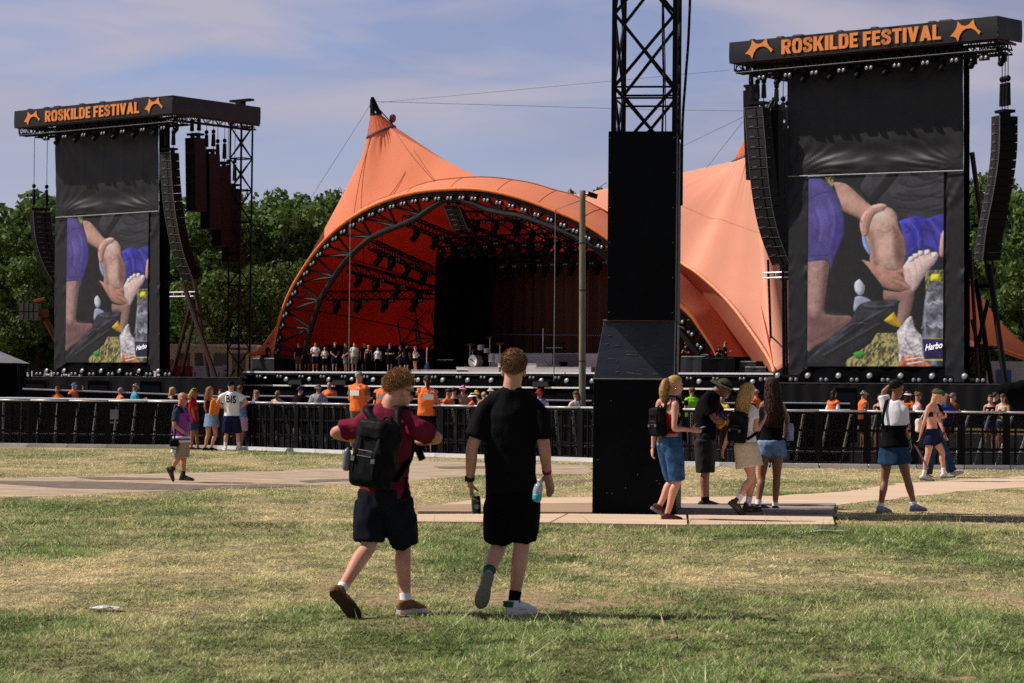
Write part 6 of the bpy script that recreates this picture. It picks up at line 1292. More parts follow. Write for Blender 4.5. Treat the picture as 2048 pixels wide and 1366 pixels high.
def line_array(label, edge, wpx, b0, b1, n, nrm, w, d, top, chains=2, group=None, sub=False, mside=None):
    """hanging speaker column following the traced front edge"""
    P = [onb(px, py, b0 + (b1 - b0) * (i / (len(edge) - 1)) ** 2) for i, (px, py) in enumerate(edge)]; P = resample(bez(P, 6), n + 1)
    nrm = V((nrm[0], nrm[1], 0)).normalized(); X = UPZ.cross(nrm).normalized() * -1
    if X.x < 0: X = -X
    t = thing('line_array_speaker' if not sub else 'subwoofer_column', label, 'speaker array' if not sub else 'subwoofers', P[0], group)
    rb = MB()
    for i in range(n):
        a, c = P[i], P[i + 1]; T = (a - c).normalized(); h = (a - c).length; B = T.cross(X).normalized(); B = B if B.dot(nrm) < 0 else -B   # B backwards
        ctr = (a + c) / 2 + X * w / 2 + B * d / 2; mb = MB(); mb.box(ctr, (w, d, h * (.93 if not sub else .992)), (X, B, T)); o = part('speaker_box', mb, mside or GRILLE, t)
        if not sub:
            g = MB(); f = (a + c) / 2 + X * w / 2 - B * .012
            g.box(f - X * w * .17, (w * .58, .02, h * .74), (X, B, T)); g.box(f + X * w * .33, (w * .26, .02, h * .74), (X, B, T)); part('grille', g, mat('array grille', (.013, .013, .015), .55, var=.2, spec=.2), o)
            rb.bar(a - B * .02, a + X * w - B * .02, .016, 4); rb.box(c + X * w * .3 - B * .03 + T * h * .12, (.28, .02, .05), (X, B, T))
        else:
            g = MB(); g.box((a + c) / 2 + X * w / 2 - B * .012, (w * .9, .02, h * .84), (X, B, T)); part('grille', g, GRILLE, o)
    if not sub: rb.poly([p - V(nrm) * -.02 for p in P], .02, 4); rb.poly([p + X * w + V(nrm) * .02 for p in P], .02, 4); part('rigging', rb, mat('rigging steel', (.16, .16, .18), .4, .5), t)
    B = -nrm; a = P[0] + X * w / 2 + B * d / 2; fr = MB(); fr.box(a + UPZ * .25, (w * 1.05, d * .7, .14), (X, B, UPZ)); fr.box(a + UPZ * .12 + X * w * .3, (.12, .3, .4), (X, B, UPZ)); fr.box(a + UPZ * .12 - X * w * .3, (.12, .3, .4), (X, B, UPZ)); part('rigging_frame', fr, METAL_B, t)
    hk = MB(); ch = MB()
    for i in range(chains):
        q = a + X * w * (.36 * (2 * i / max(1, chains - 1) - 1) if chains > 1 else 0)
        L = min(1.6, (top - q.z) * .45); hk.box(q + UPZ * (.45 + L * .4), (.2, .22, L * .7), (X, B, UPZ), .8); hk.ell(q + UPZ * (.5 + L * .85), (.14, .12, .16)); ch.bar(q + UPZ * .3, q + UPZ * (top - q.z), .022, 5)
    part('chain_hoist', hk, METAL_B, t); part('chain', ch, METAL_B, t)
    return t

# ------------------------------------------------------------------ lamps
PROTO = {}
def lamp_protos():
    # round floodlight on a yoke; it looks along -Y, tilted up a little
    t = thing('floodlight', 'x', 'floodlight'); mb = MB(); mb.box((0, 0, .05), (.30, .26, .10)); part('base', mb, METAL_B, t)
    y = MB(); 
    y.box((-.19, 0, .24), (.025, .08, .34)); y.box((.19, 0, .24), (.025, .08, .34)); y.box((0, 0, .085), (.40, .08, .03))
    part('yoke', y, METAL_B, t); d = V((-.30, -.86, .36)).normalized(); c = V((0, 0, .36)); h = MB(); h.bar(c - d * -.0 + d * .13, c - d * .16, .172, 14, .11); part('housing', h, METAL_B, t)
    l = MB(); l.disc(c + d * .14, d, .15, 16, .03); part('lens', l, LENS, t, True); PROTO['round'] = t
    t = thing('blinder_light', 'x', 'blinder light'); mb = MB(); mb.box((0, .05, .0), (.52, .16, .26)); part('housing', mb, METAL_B, t); k = MB(); k.box((0, .05, .19), (.42, .08, .06)); part('bracket', k, METAL_B, t)
    for s in (-1, 1): l = MB(); l.disc((s * .125, -.045, 0), V((-.12, -1, .12)), .095, 12, .025); part('lens', l, LENS, t, True)
    PROTO['double'] = t
    t = thing('moving_head_light', 'x', 'moving head light'); mb = MB(); mb.box((0, 0, -.10), (.42, .36, .20)); part('base', mb, METAL_B, t); y = MB()
    y.box((0, 0, -.17), (.54, .14, .06))
    for s in (-1, 1): y.box((s * .24, 0, -.38), (.07, .14, .48))
    part('yoke', y, METAL_B, t); h = MB(); d = V((-.12, -.62, -.75)).normalized(); c = V((0, 0, -.52)); tube(h, [c - d * .3, c - d * .1, c + d * .2, c + d * .32], [.14, .19, .19, .21], 3, 12); part('housing', h, METAL_B, t, True)
    l = MB(); l.disc(c + d * .36, d, .17, 14, .03); part('lens', l, LENSD, t, True); PROTO['head'] = t
USED = set()
def lamp(kind, loc, label, group, rz=0, sc=1.0, roll=0):
    if kind in USED: o = copy_tree(PROTO[kind])
    else: o = PROTO[kind]; USED.add(kind)
    o.location = loc; o.rotation_euler = (0, roll, rz); o.scale = (sc,) * 3; o['label'] = label; o['group'] = group; return o
# ------------------------------------------------------------------ towers, speakers
RT = dict(foot=(1750, 760), label='right screen tower, the nearer and larger one, with black cloth front and banner roof', head=[(1459, 84), (1995, 32.5), (1995, 78.5), (1459, 125)], deep=2.1, deepl=8, skew=.25,
    txt=[(1562.6, 106.6), (1882, 80.2), (1562.6, 77.9)], emb=[(1490.4, 78.0, 1546, 117.0), (1900.5, 41.0, 1961.7, 82.3)],
    cloth=[(1577, 122), (1927, 88), (1927, 341), (1577, 353)], strips=[[(1577, 352), (1616, 351), (1616, 735), (1577, 762)], [(1890, 342), (1928, 341), (1928, 764), (1890, 764)]],
    dark=[([(1927, 90), (1939, 100), (1940, 765), (1928, 765)], .25)], lower=[(1600, 731), (1900, 731), (1900, 768), (1600, 768)],
    posts=[], legs=[((1944, 305, 1.5), (1978, 560, 1.5), .13), ((1941, 500, 2), (1956, 760, 1), .10)], legs2=[((1978, 530, 1.5), (2012, 775, .5), .15), ((1952, 560, 2.4), (1984, 775, 1), .14), ((1976, 600, 1), (1956, 690, 1.2), .11), ((1956, 690, 1.4), (1944, 640, 1.6), .10), ((1944, 452, 1.6), (1966, 450, 1.6), .10), ((1952, 572, 1.5), (1982, 572, 1.5), .12), ((1974, 696, .9), (2004, 694, .9), .10), ((1536, 520, 2), (1544, 745, 1.5), .07), ((1566, 535, 1), (1568, 750, 1), .09), ((1571, 535, 1.4), (1574, 750, 1.4), .07)],
    white=[((1526, 551), (1578, 549), 1.0)])
LT = dict(foot=(215, 745), label='left screen tower, the farther and smaller one, with black cloth front and deep banner roof', head=[(29, 223), (345, 189.5), (345, 226.5), (29, 256)], deep=8.0, deepl=3, skew=0,
    txt=[(89.7, 244.2), (278.4, 225.6), (89.7, 222.3)], emb=[(47.9, 222.5, 79.8, 250.2), (289, 195.8, 325.4, 226.2)],
    cloth=[(111.5, 252), (318, 232), (318, 422), (111.5, 435)], strips=[[(110, 434), (134, 433), (132, 726), (108, 742)], [(296, 423), (319, 422), (319, 742), (296, 742)]],
    dark=[([(318, 232), (340, 245), (340, 745), (319, 745)], .4)], lower=[(118, 724), (306, 724), (306, 748), (118, 748)],
    posts=[], legs=[((366, 566, -.2), (436, 770, -.6), .17), ((389, 560, .6), (418, 765, 0), .15), ((381, 610, 0), (345, 750, .4), .13), ((392, 618, .4), (362, 760, 1.0), .12), ((327, 270, 1), (328, 740, 1), .30)],
    white=[((340, 589), (390, 588), .3)])
def towers():
    for side, D, scr, nm in (('R', RT, [(1616, 353), (1887, 343), (1887, 732.5), (1616, 732.5)], 'big screen on the right tower showing a bent knee, bare foot and drink bottle'), ('L', LT, [(134, 433), (296, 426), (296, 724.6), (132, 724.6)], 'big screen on the left tower, same picture seen smaller and narrower')):
        t, (sA, sB, z0, z1, hb) = screen_tower(side, D); led_screen(nm, *scr, -.02)
        m = MB()
        nb = 9 if side == 'R' else 7
        for i in range(nb):
            f = (i + .55) / nb; s = sA + (sB - sA) * (.06 + .93 * f) if side == 'R' else sA + (sB - sA) * (.12 + .86 * f)
            lamp('double', SP(s, hb + .3, z0 - .85), ('small twin lamp under the right tower banner' if side == 'R' else 'small twin lamp under the left tower banner'), 'twin lamps under the %s banner' % ('right' if side == 'R' else 'left'), math.atan2(US.y, US.x), 1.0)
            lamp('head', SP(s + (sB - sA) * .055, hb + .6, z0 - .6), ('dark moving head lamp hanging under the right tower banner' if side == 'R' else 'dark moving head lamp hanging under the left tower banner'), 'moving heads under the %s banner' % ('right' if side == 'R' else 'left'), math.atan2(US.y, US.x), .8)
        if side == 'R': zR = z0
        else: zL = z0
    # lattice mast carrying the back corner of the left roof
    q = onb(483, 240, 6.5); s_, b_, z_ = toS(q); t = thing('lattice_mast', 'slender lattice mast under the back corner of the left tower roof', 'mast', SP(s_, b_, 0)); mb = MB(); mb.truss(SP(s_, b_, 0), SP(s_, b_, z_ + .6), 1.05, .075, .045, 1.1, US); part('lattice', mb, METAL_B, t); mb = MB(); mb.box(SP(s_, b_, z_ + 1.32), (1.9, .5, .14), (US, -NS, UPZ)); mb.box(SP(s_ - .1, b_, z_ + 1.12), (.5, .5, .34), (US, -NS, UPZ)); part('head_block', mb, METAL_B, t); mb = MB(); mb.box(SP(s_, b_, .15), (1.8, 1.8, .3), (US, -NS, UPZ)); part('base', mb, METAL_B, t)
    G = 'hanging speaker arrays'
    line_array('long curved speaker array on the left side of the right screen tower', [(1489, 216), (1494, 270), (1501, 353), (1508, 409), (1522, 471), (1545, 531)], 33, -1.2, .6, 16, NS, 1.12, .78, zR, 3, G)
    line_array('curved speaker array on the far right edge, outer side of the right screen tower', [(1984, 234), (1983, 297), (1979, 340), (1969, 400), (1957, 462), (1950, 524)], 40, -1.6, -.6, 17, (-.95, -.31), .8, .98, zR, 3, G)
    line_array('long curved speaker array on the right side of the left screen tower', [(320, 306), (323, 360), (329, 420), (340, 483), (352, 525), (367, 563)], 27, -.8, .8, 16, NS, 1.0, .75, zL, 2, G)
    line_array('dark curved speaker array behind the left edge of the left screen tower', [(66, 424), (70, 470), (78, 505), (90, 535), (104, 562)], 38, 1.4, 2.2, 14, (.5, -.85), 1.3, .8, zL, 2, G)
    G = 'hanging subwoofer columns'
    for (x, y0, y1, n, wp), lab in zip(((370, 276, 423, 5, .92), (399, 308, 458, 5, .92), (421.5, 333, 493, 5, .92), (442, 377, 525, 5, .92)), ('first, highest subwoofer column left of the lattice mast', 'second subwoofer column from the left screen tower', 'third subwoofer column from the left screen tower', 'fourth and lowest subwoofer column, beside the lattice mast')):
        k = (370, 399, 421.5, 442).index(x); line_array(lab, [(x, y0), (x + 1, (y0 + y1) / 2), (x + 2, y1)], 30, 1.2 + 1.7 * k, 1.2 + 1.7 * k, n, NS, wp, 1.0, zL + .5, 2, G, True, SUBRED)
    for (x, y0, y1, n), lab in zip(((1486, 181, 360, 6), (1540, 221, 520, 9), (1554, 258, 560, 9), (1563, 268, 560, 9)), ('flat subwoofer column behind the array left of the right screen tower', 'second subwoofer column behind the array of the right screen tower', 'third subwoofer column behind the array of the right screen tower', 'fourth subwoofer column close to the cloth of the right screen tower')):
        k = (1486, 1540, 1554, 1563).index(x); bb = (.6, 1.6, 3.0, 4.2)[k]; line_array(lab, [(x, y0), (x + 2, (y0 + y1) / 2), (x + 6, y1)], 20, bb, bb, n, NS, (.7, .5, .45, .45)[k], .5, zR, 1, G, True, GRILLE)

# ------------------------------------------------------------------ stage deck, wings, footlights
BF = 2.0
def stage():
    zd = onb(830, 744.5, BF).z; zl = onb(700, 771, .9).z
    sL = toS(onb(487, 745, BF))[0]; sR = toS(onb(1548, 760, BF))[0]
    t = thing('stage_platform', 'black stage platform with two white edged tiers under the orange tent', 'stage', SP(0, BF, 0)); X3 = (US, -NS, UPZ)
    mb = MB(); mb.box(SP((sL + sR) / 2, BF + 12, zd - .1), (sR - sL, 24, .2), X3); part('deck', mb, mat('black deck', (.018, .018, .02), .6), t)
    mb = MB(); mb.box(SP((sL + sR) / 2, BF + 12.1, (zd - .2) / 2), (sR - sL - .1, 24, zd - .2), X3); part('fascia', mb, DRAPE, t)
    mb = MB(); mb.box(SP((sL + sR) / 2, BF - .55, zl - .08), (sR - sL, 1.2, .12), X3); mb.box(SP((sL + sR) / 2, BF - .5, (zl - .16) / 2), (sR - sL - .1, 1.1, zl - .16), X3); part('lower_tier', mb, DRAPE, t)
    wh = mat('white stage edge', (.78, .76, .78), .5, var=.05)
    mb = MB(); mb.box(SP((sL + sR) / 2, BF - .03, zd - .02), (sR - sL, .05, .10), X3); part('edge_strip', mb, wh, t)
    for a, b in ((487, 583), (602, 671), (690, 1076), (1090, 1180), (1360, 1500)):
        sa, sb = toS(onb(a, 771, .85))[0], toS(onb(b, 771, .85))[0]; mb = MB(); mb.box(SP((sa + sb) / 2, BF - 1.18, zl - .03), (sb - sa, .05, .09), X3); part('edge_strip', mb, wh, t)
    for px in (592, 680, 1083):
        s = toS(onb(px, 768, .8))[0]; w = thing('monitor_wedge', 'black monitor speaker on the lower stage tier' + {592: ' near its left end', 680: ' left of the drinking guard', 1083: ' right of the man in black'}[px], 'speaker', SP(s, BF - 1.0, zl)); mb = MB(); mb.box(SP(s, BF - 1.0, zl + .17), (1.3, .6, .34), X3, .9); part('cabinet', mb, GRILLE, w); mb = MB(); mb.box(SP(s, BF - 1.31, zl + .17), (1.15, .04, .26), X3, .92); part('grille', mb, mat('array grille', (.013, .013, .015), .55), w)
    # footlights
    xs = [490, 530, 572, 618, 657, 703, 746, 790, 836, 885, 935, 982, 1031, 1082, 1133, 1184, 1240, 1290, 1345, 1398, 1450, 1505]; rz = math.atan2(US.y, US.x)
    for i, x in enumerate(xs):
        s = toS(onb(x, 770, 1.3))[0]; lamp('round', SP(s, BF - .6, zl - .02), 'round footlight on the lower tier along the stage front', 'round footlights along the stage front', rz * .4, .98)
        if i < len(xs) - 1:
            x2 = (x + xs[i + 1]) / 2; s = toS(onb(x2, 755, 1.3))[0]; lamp('double', SP(s, BF - .35, zd - .30), 'small twin lamp under the stage edge', 'twin lamps under the stage edge', rz * .5, .85)
    # wings under the screen towers
    for nm, x0, x1, yt, xs in (('left', -60, 484, 754, [95, 130, 166, 204, 241, 280, 318]), ('right', 1552, 2120, 768, [1557, 1617.5, 1679, 1741, 1803, 1866, 1931])):
        a, b = onb(x0, yt, -1.6), onb(x1, yt, -1.6); zt = (a.z + b.z) / 2; sa, sb = toS(a)[0], toS(b)[0]; w = thing('stage_wing', 'black draped wing platform below the %s screen tower' % nm, 'stage', SP((sa + sb) / 2, -1.6, 0))
        mb = MB(); rows = []
        for z in (zt, zt * .5, 0): rows.append([SP(sa + (sb - sa) * i / 120, -1.6 - .05 * math.sin(i * .9 + 2 * noise.noise(V((i * .3, z, 0)))), z) for i in range(121)])
        mb.grid(rows); part('drape', mb, mat('charcoal drape', (.0065, .0065, .008), .85, var=.4, spec=.06, stretch=(1, 1, .2), scale=.6), w, True); mb = MB(); mb.box(SP((sa + sb) / 2, .9, zt - .06), (sb - sa, 4.9, .1), X3); part('deck', mb, DRAPE, w)
        mb = MB(); mb.bar(SP(sa + .2, -1.58, zt + .01), SP(sb - .2, -1.58, zt + .01), .025); part('edge_rail', mb, TRUSSG, w)
        for i, x in enumerate(xs):
            s = toS(onb(x, yt - 4, -.9))[0]; lamp('round', SP(s, -.9, zt), 'round floodlight standing on the wing below the %s screen' % nm, 'round floodlights below the %s screen' % nm, rz * .4, 1.02)
            d = (xs[1] - xs[0]) / 2
            for xx in ([x - d, x + d] if i == 0 else [x + d]):
                s = toS(onb(xx, yt - 4, -.9))[0]; lamp('double', SP(s, -.9, zt + .2), 'twin lamp on the wing below the %s screen' % nm, 'twin lamps below the %s screen' % nm, rz * .5, 1.15 if nm == 'left' else 1.1)
        for x in ((74, 200, 304) if nm == 'left' else (1690,)):
            p = at(x, 784, 82 if nm == 'left' else 80); g = thing('pit_speaker', 'black speaker stack standing in the pit ' + {74: 'left of the blue capped guard', 200: 'right of the blue capped guard', 304: 'left of the long blonde hair', 1690: 'right of the guard with white sleeves'}[x], 'speaker', V((p.x, p.y, 0))); mb = MB(); mb.box(V((p.x, p.y, .9)), (.75, .6, 1.8), None, .96); part('cabinet', mb, GRILLE, g); mb = MB(); mb.box(V((p.x, p.y - .32, 1.2)), (.62, .03, .9)); part('grille', mb, VINYL, g)
    # set pieces
    G = 'pale grey risers on the stage'; gr = mat('pale grey riser', (.52, .47, .47), .7, var=.05); gd = mat('mauve grey riser', (.17, .13, .135), .7)
    for (x0, y0, x1, y1, b, m), lab in zip(((823, 740.6, 914, 746, 4, gr), (913, 735, 998, 746, 5, gr), (996, 728, 1072, 746, 5.6, gr), (982, 707.5, 1104, 731, 9, gr), (1108, 707.5, 1162, 733, 9, gd), (1158, 708, 1196, 746, 8, gr), (1070, 735, 1182, 746, 5.5, gr)), ('lowest grey riser step left of the drum kit', 'grey riser below the drum kit', 'grey riser step behind the head of the man in black', 'tall pale riser block at the back behind the man in black', 'mauve panelled riser left of the wooden pole', 'pale riser right of the wooden pole', 'low pale riser step left of the wooden pole')):
        a, c = onb(x0, y0, b), onb(x1, y1, b); s0, s1, z1 = toS(a)[0], toS(c)[0], (onb((x0 + x1) / 2, y0, b)).z; r = thing('stage_riser', lab, 'riser', SP((s0 + s1) / 2, b, zd), G); mb = MB(); mb.box(SP((s0 + s1) / 2, b + 1.2, (zd + z1) / 2), (s1 - s0, 2.4, z1 - zd), X3); part('block', mb, m, r); mb = MB(); mb.box(SP((s0 + s1) / 2, b + 1.2, z1 + .01), (s1 - s0 + .04, 2.44, .04), X3); part('top_board', mb, gr, r)
        if lab.startswith('tall') or lab.startswith('mauve'):
            for i in range(2): p = MB(); p.box(SP(s0 + (s1 - s0) * (.35 + .4 * i), b - .02, z1 - (z1 - zd) * (.55 + .2 * i)), ((s1 - s0) * .28, .05, (z1 - zd) * .3), X3); part('inset_panel', p, gd if lab.startswith('tall') else DRAPE, r)
    drums(zd); 
    # keyboards, guitar, mic pole, light string
    for x, y, lab in ((893, 722, 'keyboard on a folding stand left of the drum kit'), (1112, 698, 'keyboards on a tall stand left of the wooden pole')):
        b = 7 if x < 1000 else 9.2; p = onb(x, y, b); s, _, z = toS(p); zb = zd if x < 1000 else onb(1104, 707.5, 9).z; k = thing('keyboard', lab, 'keyboard', SP(s, b, zb)); mb = MB(); mb.box(SP(s, b, z), (1.4, .4, .12), X3); part('keybed', mb, METAL_B, k); mb = MB(); mb.box(SP(s, b - .1, z + .07), (1.25, .16, .03), X3); part('keys', mb, WHT, k); mb = MB()
        for q in (-1, 1): mb.bar(SP(s - .5 * q, b, zb), SP(s + .5 * q, b, z), .03)
        if x > 1000: mb.box(SP(s, b, z + .35), (1.2, .35, .08), X3); mb.bar(SP(s - .4, b, z), SP(s - .4, b, z + .35), .02); mb.bar(SP(s + .4, b, z), SP(s + .4, b, z + .35), .02)
        part('stand', mb, METAL_B, k)
    s, _, z = toS(onb(853, 742, 4.4)); g = thing('bass_guitar', 'bass guitar leaning upright on a stand beside the stage crew', 'guitar', SP(s, 4.4, zd)); mb = MB(); mb.ell(SP(s, 4.4, zd + .32), (.19, .05, .24), X3); mb.ell(SP(s + .04, 4.4, zd + .55), (.13, .045, .15), X3); part('body', mb, mat('dark blue lacquer', (.02, .04, .09), .25), g, True); mb = MB(); mb.box(SP(s + .02, 4.38, zd + 1.0), (.06, .03, .8), X3); mb.box(SP(s + .03, 4.38, zd + 1.46), (.09, .025, .2), X3); part('neck', mb, mat('maple neck', (.42, .22, .13), .5), g); mb = MB(); mb.bar(SP(s - .2, 4.5, zd), SP(s, 4.5, zd + .5), .015); mb.bar(SP(s + .2, 4.5, zd), SP(s, 4.5, zd + .5), .015); part('stand', mb, METAL_B, g)
    p = onb(1086, 707, 9.4); q = onb(1086, 657, 9.4); g = thing('microphone_pole', 'thin pale upright pole on the riser in front of the brown curtain', 'pole', p); mb = MB(); mb.bar(p, V((p.x, p.y, q.z)), .035); part('rod', mb, STEEL, g); mb = MB(); mb.bar(p, p + UPZ * .04, .2, 10); part('foot', mb, METAL_B, g)
    a, c = onb(978, 669, 11.8), onb(1215, 671, 11.8); g = thing('light_string', 'thin dotted blue light bar across the brown curtain', 'light bar', a); mb = MB(); mb.bar(a, c, .03); part('bar', mb, METAL_B, g); mb = MB()
    for i in range(60): mb.box(a.lerp(c, (i + .5) / 60) + NS * .05, (.09, .05, .07), X3)
    part('pixel', mb, mat('blue pixel', (.12, .18, .32), .4), g)
    # black desk at the right stage corner
    for x0, x1, y0, b, lab in ((1362, 1410, 712, 2.6, 'black draped equipment block right of the tower on the stage'), (1404, 1470, 713, 2.3, 'black draped desk in front of the technician at the stage corner'), (1470, 1512, 722, 2.6, 'black case stack at the foot of the tent, right stage corner'), (1490, 1532, 733, 2.2, 'low black case right of the stage corner stack'), (505, 548, 716, 3.0, 'black cabinet at the left end of the stage'), (548, 584, 712, 4.4, 'draped black block behind the crew at the left end of the stage')):
        a, c = onb(x0, y0, b), onb(x1, y0, b); s0, s1, z1 = toS(a)[0], toS(c)[0], a.z; r = thing('equipment_case', lab, 'equipment case', SP((s0 + s1) / 2, b, zd)); mb = MB(); rows = []
        for z, k in ((z1, .96), (z1 - .05, 1), (zd, 1.03)): rows.append([SP((s0 + s1) / 2 + (s1 - s0) / 2 * k * x, b + .8 + .8 * k * y, z) for x, y in ((-1, -1), (-.5, -1.05), (0, -.97), (.5, -1.05), (1, -1), (1, 1), (-1, 1))])
        mb.rings(rows[::-1]); part('cover', mb, VINYL if x0 != 1404 else DRAPE, r); mb = MB(); mb.box(SP((s0 + s1) / 2, b - .02, z1 - .10), ((s1 - s0) * .9, .03, .05), X3); part('edge', mb, TRUSSG, r)
    return zd
def drums(zd):
    b = 6.4; p = onb(962, 735, b); s = toS(p)[0]; z = onb(955, 735, 5).z; X3 = (US, -NS, UPZ); t = thing('drum_kit', 'drum kit with pale bass drum on the grey riser', 'drum kit', SP(s, b, z)); sh = mat('silver drum shell', (.30, .30, .31), .3, .5); sk = mat('drum skin', (.78, .76, .72), .5)
    mb = MB(); c = SP(s - .5, b - .2, z + .42); f = (NS + US * -.1).normalized(); mb.bar(c, c - f * .5, .40, 22); d = part('bass_drum', mb, sh, t); mb = MB(); mb.disc(c + f * .02, f, .37, 22, .01); part('drum_head', mb, sk, d); mb = MB(); mb.bar(c + f * .04 - US * .2 + UPZ * .12, c + f * .04 + US * .2 - UPZ * .08, .03); part('emblem', mb, METAL_B, d)
    for ds, db, zz, r, h in ((-.1, .1, 1.25, .24, .3), (.45, .0, 1.05, .2, .25), (.85, .1, .6, .28, .45), (1.3, .2, .55, .3, .5)):
        mb = MB(); mb.bar(SP(s + ds, b + db, z + zz - h / 2), SP(s + ds, b + db, z + zz + h / 2), r, 16); d = part('tom', mb, sh, t); mb = MB(); mb.bar(SP(s + ds, b + db, z + zz + h / 2), SP(s + ds, b + db, z + zz + h / 2 + .02), r * .97, 16); part('drum_head', mb, sk, d)
    for ds, zz, til in ((-.9, 1.45, .2), (.7, 1.9, -.15), (1.5, 1.5, .2), (-.7, 1.1, 0)):
        mb = MB(); n = (UPZ + NS * .3 + US * til).normalized(); mb.disc(SP(s + ds, b, z + zz), n, .26, 16, .03); part('cymbal', mb, mat('brass cymbal', (.5, .38, .16), .3, .8), t); mb = MB(); mb.bar(SP(s + ds, b, z), SP(s + ds, b, z + zz), .02); part('cymbal_stand', mb, STEEL, t)

# ------------------------------------------------------------------ the orange tent
KL = .288; B0 = 5.4
def lean(px, py, off=0.0):
    """point on the leaning plane of the arch"""
    d = ray(px, py); k = -NS; t = (B0 + off - KL * CAMZ - (CAM - M0).dot(k)) / (d.dot(k) + KL * d.z); return CAM + d * t
ARCH = [(540, 746), (547, 704), (559, 642), (579.6, 584), (614.4, 524.6), (651.8, 477.3), (700, 437), (756.5, 406), (820, 386), (883, 378), (958, 378), (1033, 393), (1110, 420.5), (1162, 443), (1212, 474), (1290, 533), (1363, 612), (1384, 631.5), (1412.5, 673), (1431, 702), (1447, 745)]
SEAM = [(540, 744), (546, 703), (558, 641), (578.6, 583), (613, 523), (650, 476), (699, 435), (748, 404), (808, 383), (864, 363), (960, 354.5), (1030, 361), (1072, 369), (1110, 381), (1149, 391.5), (1212, 425), (1290, 480), (1364, 544), (1412, 598.6), (1434, 625), (1462, 664.5), (1509, 730), (1518, 742)]
RIM = [(1149, 391.5), (1212, 419), (1290, 468), (1363, 525), (1395, 546), (1441, 586.5), (1472, 620.6), (1498, 656), (1522, 691), (1542, 724), (1549, 744)]
def tent(zd):
    t = thing('stage_tent', 'huge orange two peaked tent covering the open stage', 'tent', SP(0, 6, 0)); NP = 90
    arch = resample(bez([lean(*p) for p in ARCH], 6), NP); seam = resample(bez([lean(*p, 2.4) for p in SEAM], 6), NP)
    # front lip between arch edge and seam
    rows = []
    for j in range(5): k = j / 4; rows.append([a.lerp(s, k) + UPZ * (.10 * math.sin(math.pi * k)) for a, s in zip(arch, seam)])
    LIPROWS = rows
    mb = MB(); mb.grid(rows); part('front_lip', mb, TENT, t, True)
    mb = MB(); tube(mb, [p - UPZ * .03 for p in arch], [.12] * len(arch), 1, 8); part('edge_rope', mb, mat('orange edge', (.78, .19, .055), .6), t, True)
    # canopy under the first peak
    def ring(px0, py0, px1, py1, Y, n=48, ph=0):
        a, b = at(px0, py0, Y), at(px1, py1, Y); c = (a + b) / 2; r = (b - a) / 2; q = V((0, r.length * .95, 0)); return c, [c + r * math.cos(2 * math.pi * i / n + ph) + q * math.sin(2 * math.pi * i / n + ph) for i in range(n)]
    def canopy(base, rg, c, n, p, rows=18, sag=0.0, name='canopy', m_=None, wr=.16):
        m = len(base); out = []
        for j in range(rows + 1):
            k = j / rows; row = []
            for i in range(m):
                a = base[i]; b = rg[i]; w = k ** p
                row.append(V((a.x + (b.x - a.x) * k, a.y + (b.y - a.y) * k, a.z + (b.z - a.z) * (w * (1 - sag) + sag * k * k))))
            if j and m == len(rg):
                f = max(0, (k - .62) / .38) ** 1.5 * (1 - k * .55)
                for i in range(m):
                    d = row[i] - c; d = V((d.x, d.y, 0)).normalized(); row[i] = row[i] + d * ((.42 if wr > .1 else .12) * f * noise.noise(V((i * .55, k * 2.2, 3))))
                    row[i] = row[i] + d * (wr * math.sin(math.pi * k) * noise.noise(V((row[i].x * .16, row[i].y * .16, row[i].z * .16))))
            out.append(row)
        mb = MB(); mb.grid(out, True); return part(name, mb, m_ or TENT, t, True)
    def match(base, rg, c):
        """pair each base point with the ring point in its own direction"""
        out = []
        for b in base: out.append(min(rg, key=lambda r: ((r - c).normalized() - V((b.x - c.x, b.y - c.y, 0)).normalized()).length))
        return out
    Y1 = 154; c1, r1 = ring(735, 276, 790, 254, Y1, 240)
    front = resample(bez([lean(*p, 2.45) for p in SEAM[2:11]], 6), 110)
    back = resample(bez([front[-1], at(958, 366, 158), at(950, 400, 166), at(920, 480, 178), SP(-6, 33, 5), SP(-17, 30, 2), SP(-23, 20, 1.5), front[0]], 6), 44)[1:-1]
    base = front + back; canopy(base, match(base, r1, c1), c1, 0, 1.08, 34)
    # side flap at the left foot
    mb = MB(); A = [lean(559, 642, 2.5), lean(546, 690, 2.5), lean(541, 706, 2.5)]; Bq = [at(556, 648, 158), at(525, 690, 158.5), at(501, 712, 159)]; mb.grid([A, [a.lerp(b, .5) for a, b in zip(A, Bq)], Bq]); part('side_flap', mb, TENT, t, True)
    mb = MB(); q = [lean(558, 650, 2.5), lean(541, 708, 2.5), at(497, 714, 159.2)]; mb.add([q[1], q[1] + UPZ * .35, q[2] + UPZ * .25, q[2]], [(0, 1, 2, 3)]); part('flap_hem', mb, mat('orange edge', (.78, .19, .055), .6), t)
    # second peak
    Y2 = 142; c2, r2 = ring(1466, 324, 1546, 292, Y2, 240)
    saddle = [lean(960, 354.5, 2.5), lean(1050, 366, 2.6)]
    RO = lambda i: 2.9 - 7.5 * (i / (len(RIM) - 1)) ** 1.2
    rimp = [lean(*p, RO(i)) for i, p in enumerate(RIM)]; f2 = resample(bez(rimp, 6), 90)
    b2 = resample(bez([f2[-1], at(1640, 700, 134), at(1800, 690, 146), at(1960, 690, 160), at(1900, 640, 182), at(1600, 560, 192), at(1330, 470, 184), at(1180, 396, 170), f2[0]], 6), 60)[1:-1]
    base = f2 + b2; canopy(base, match(base, r2, c2), c2, 0, 1.10, 34, m_=TENT2, wr=.03)
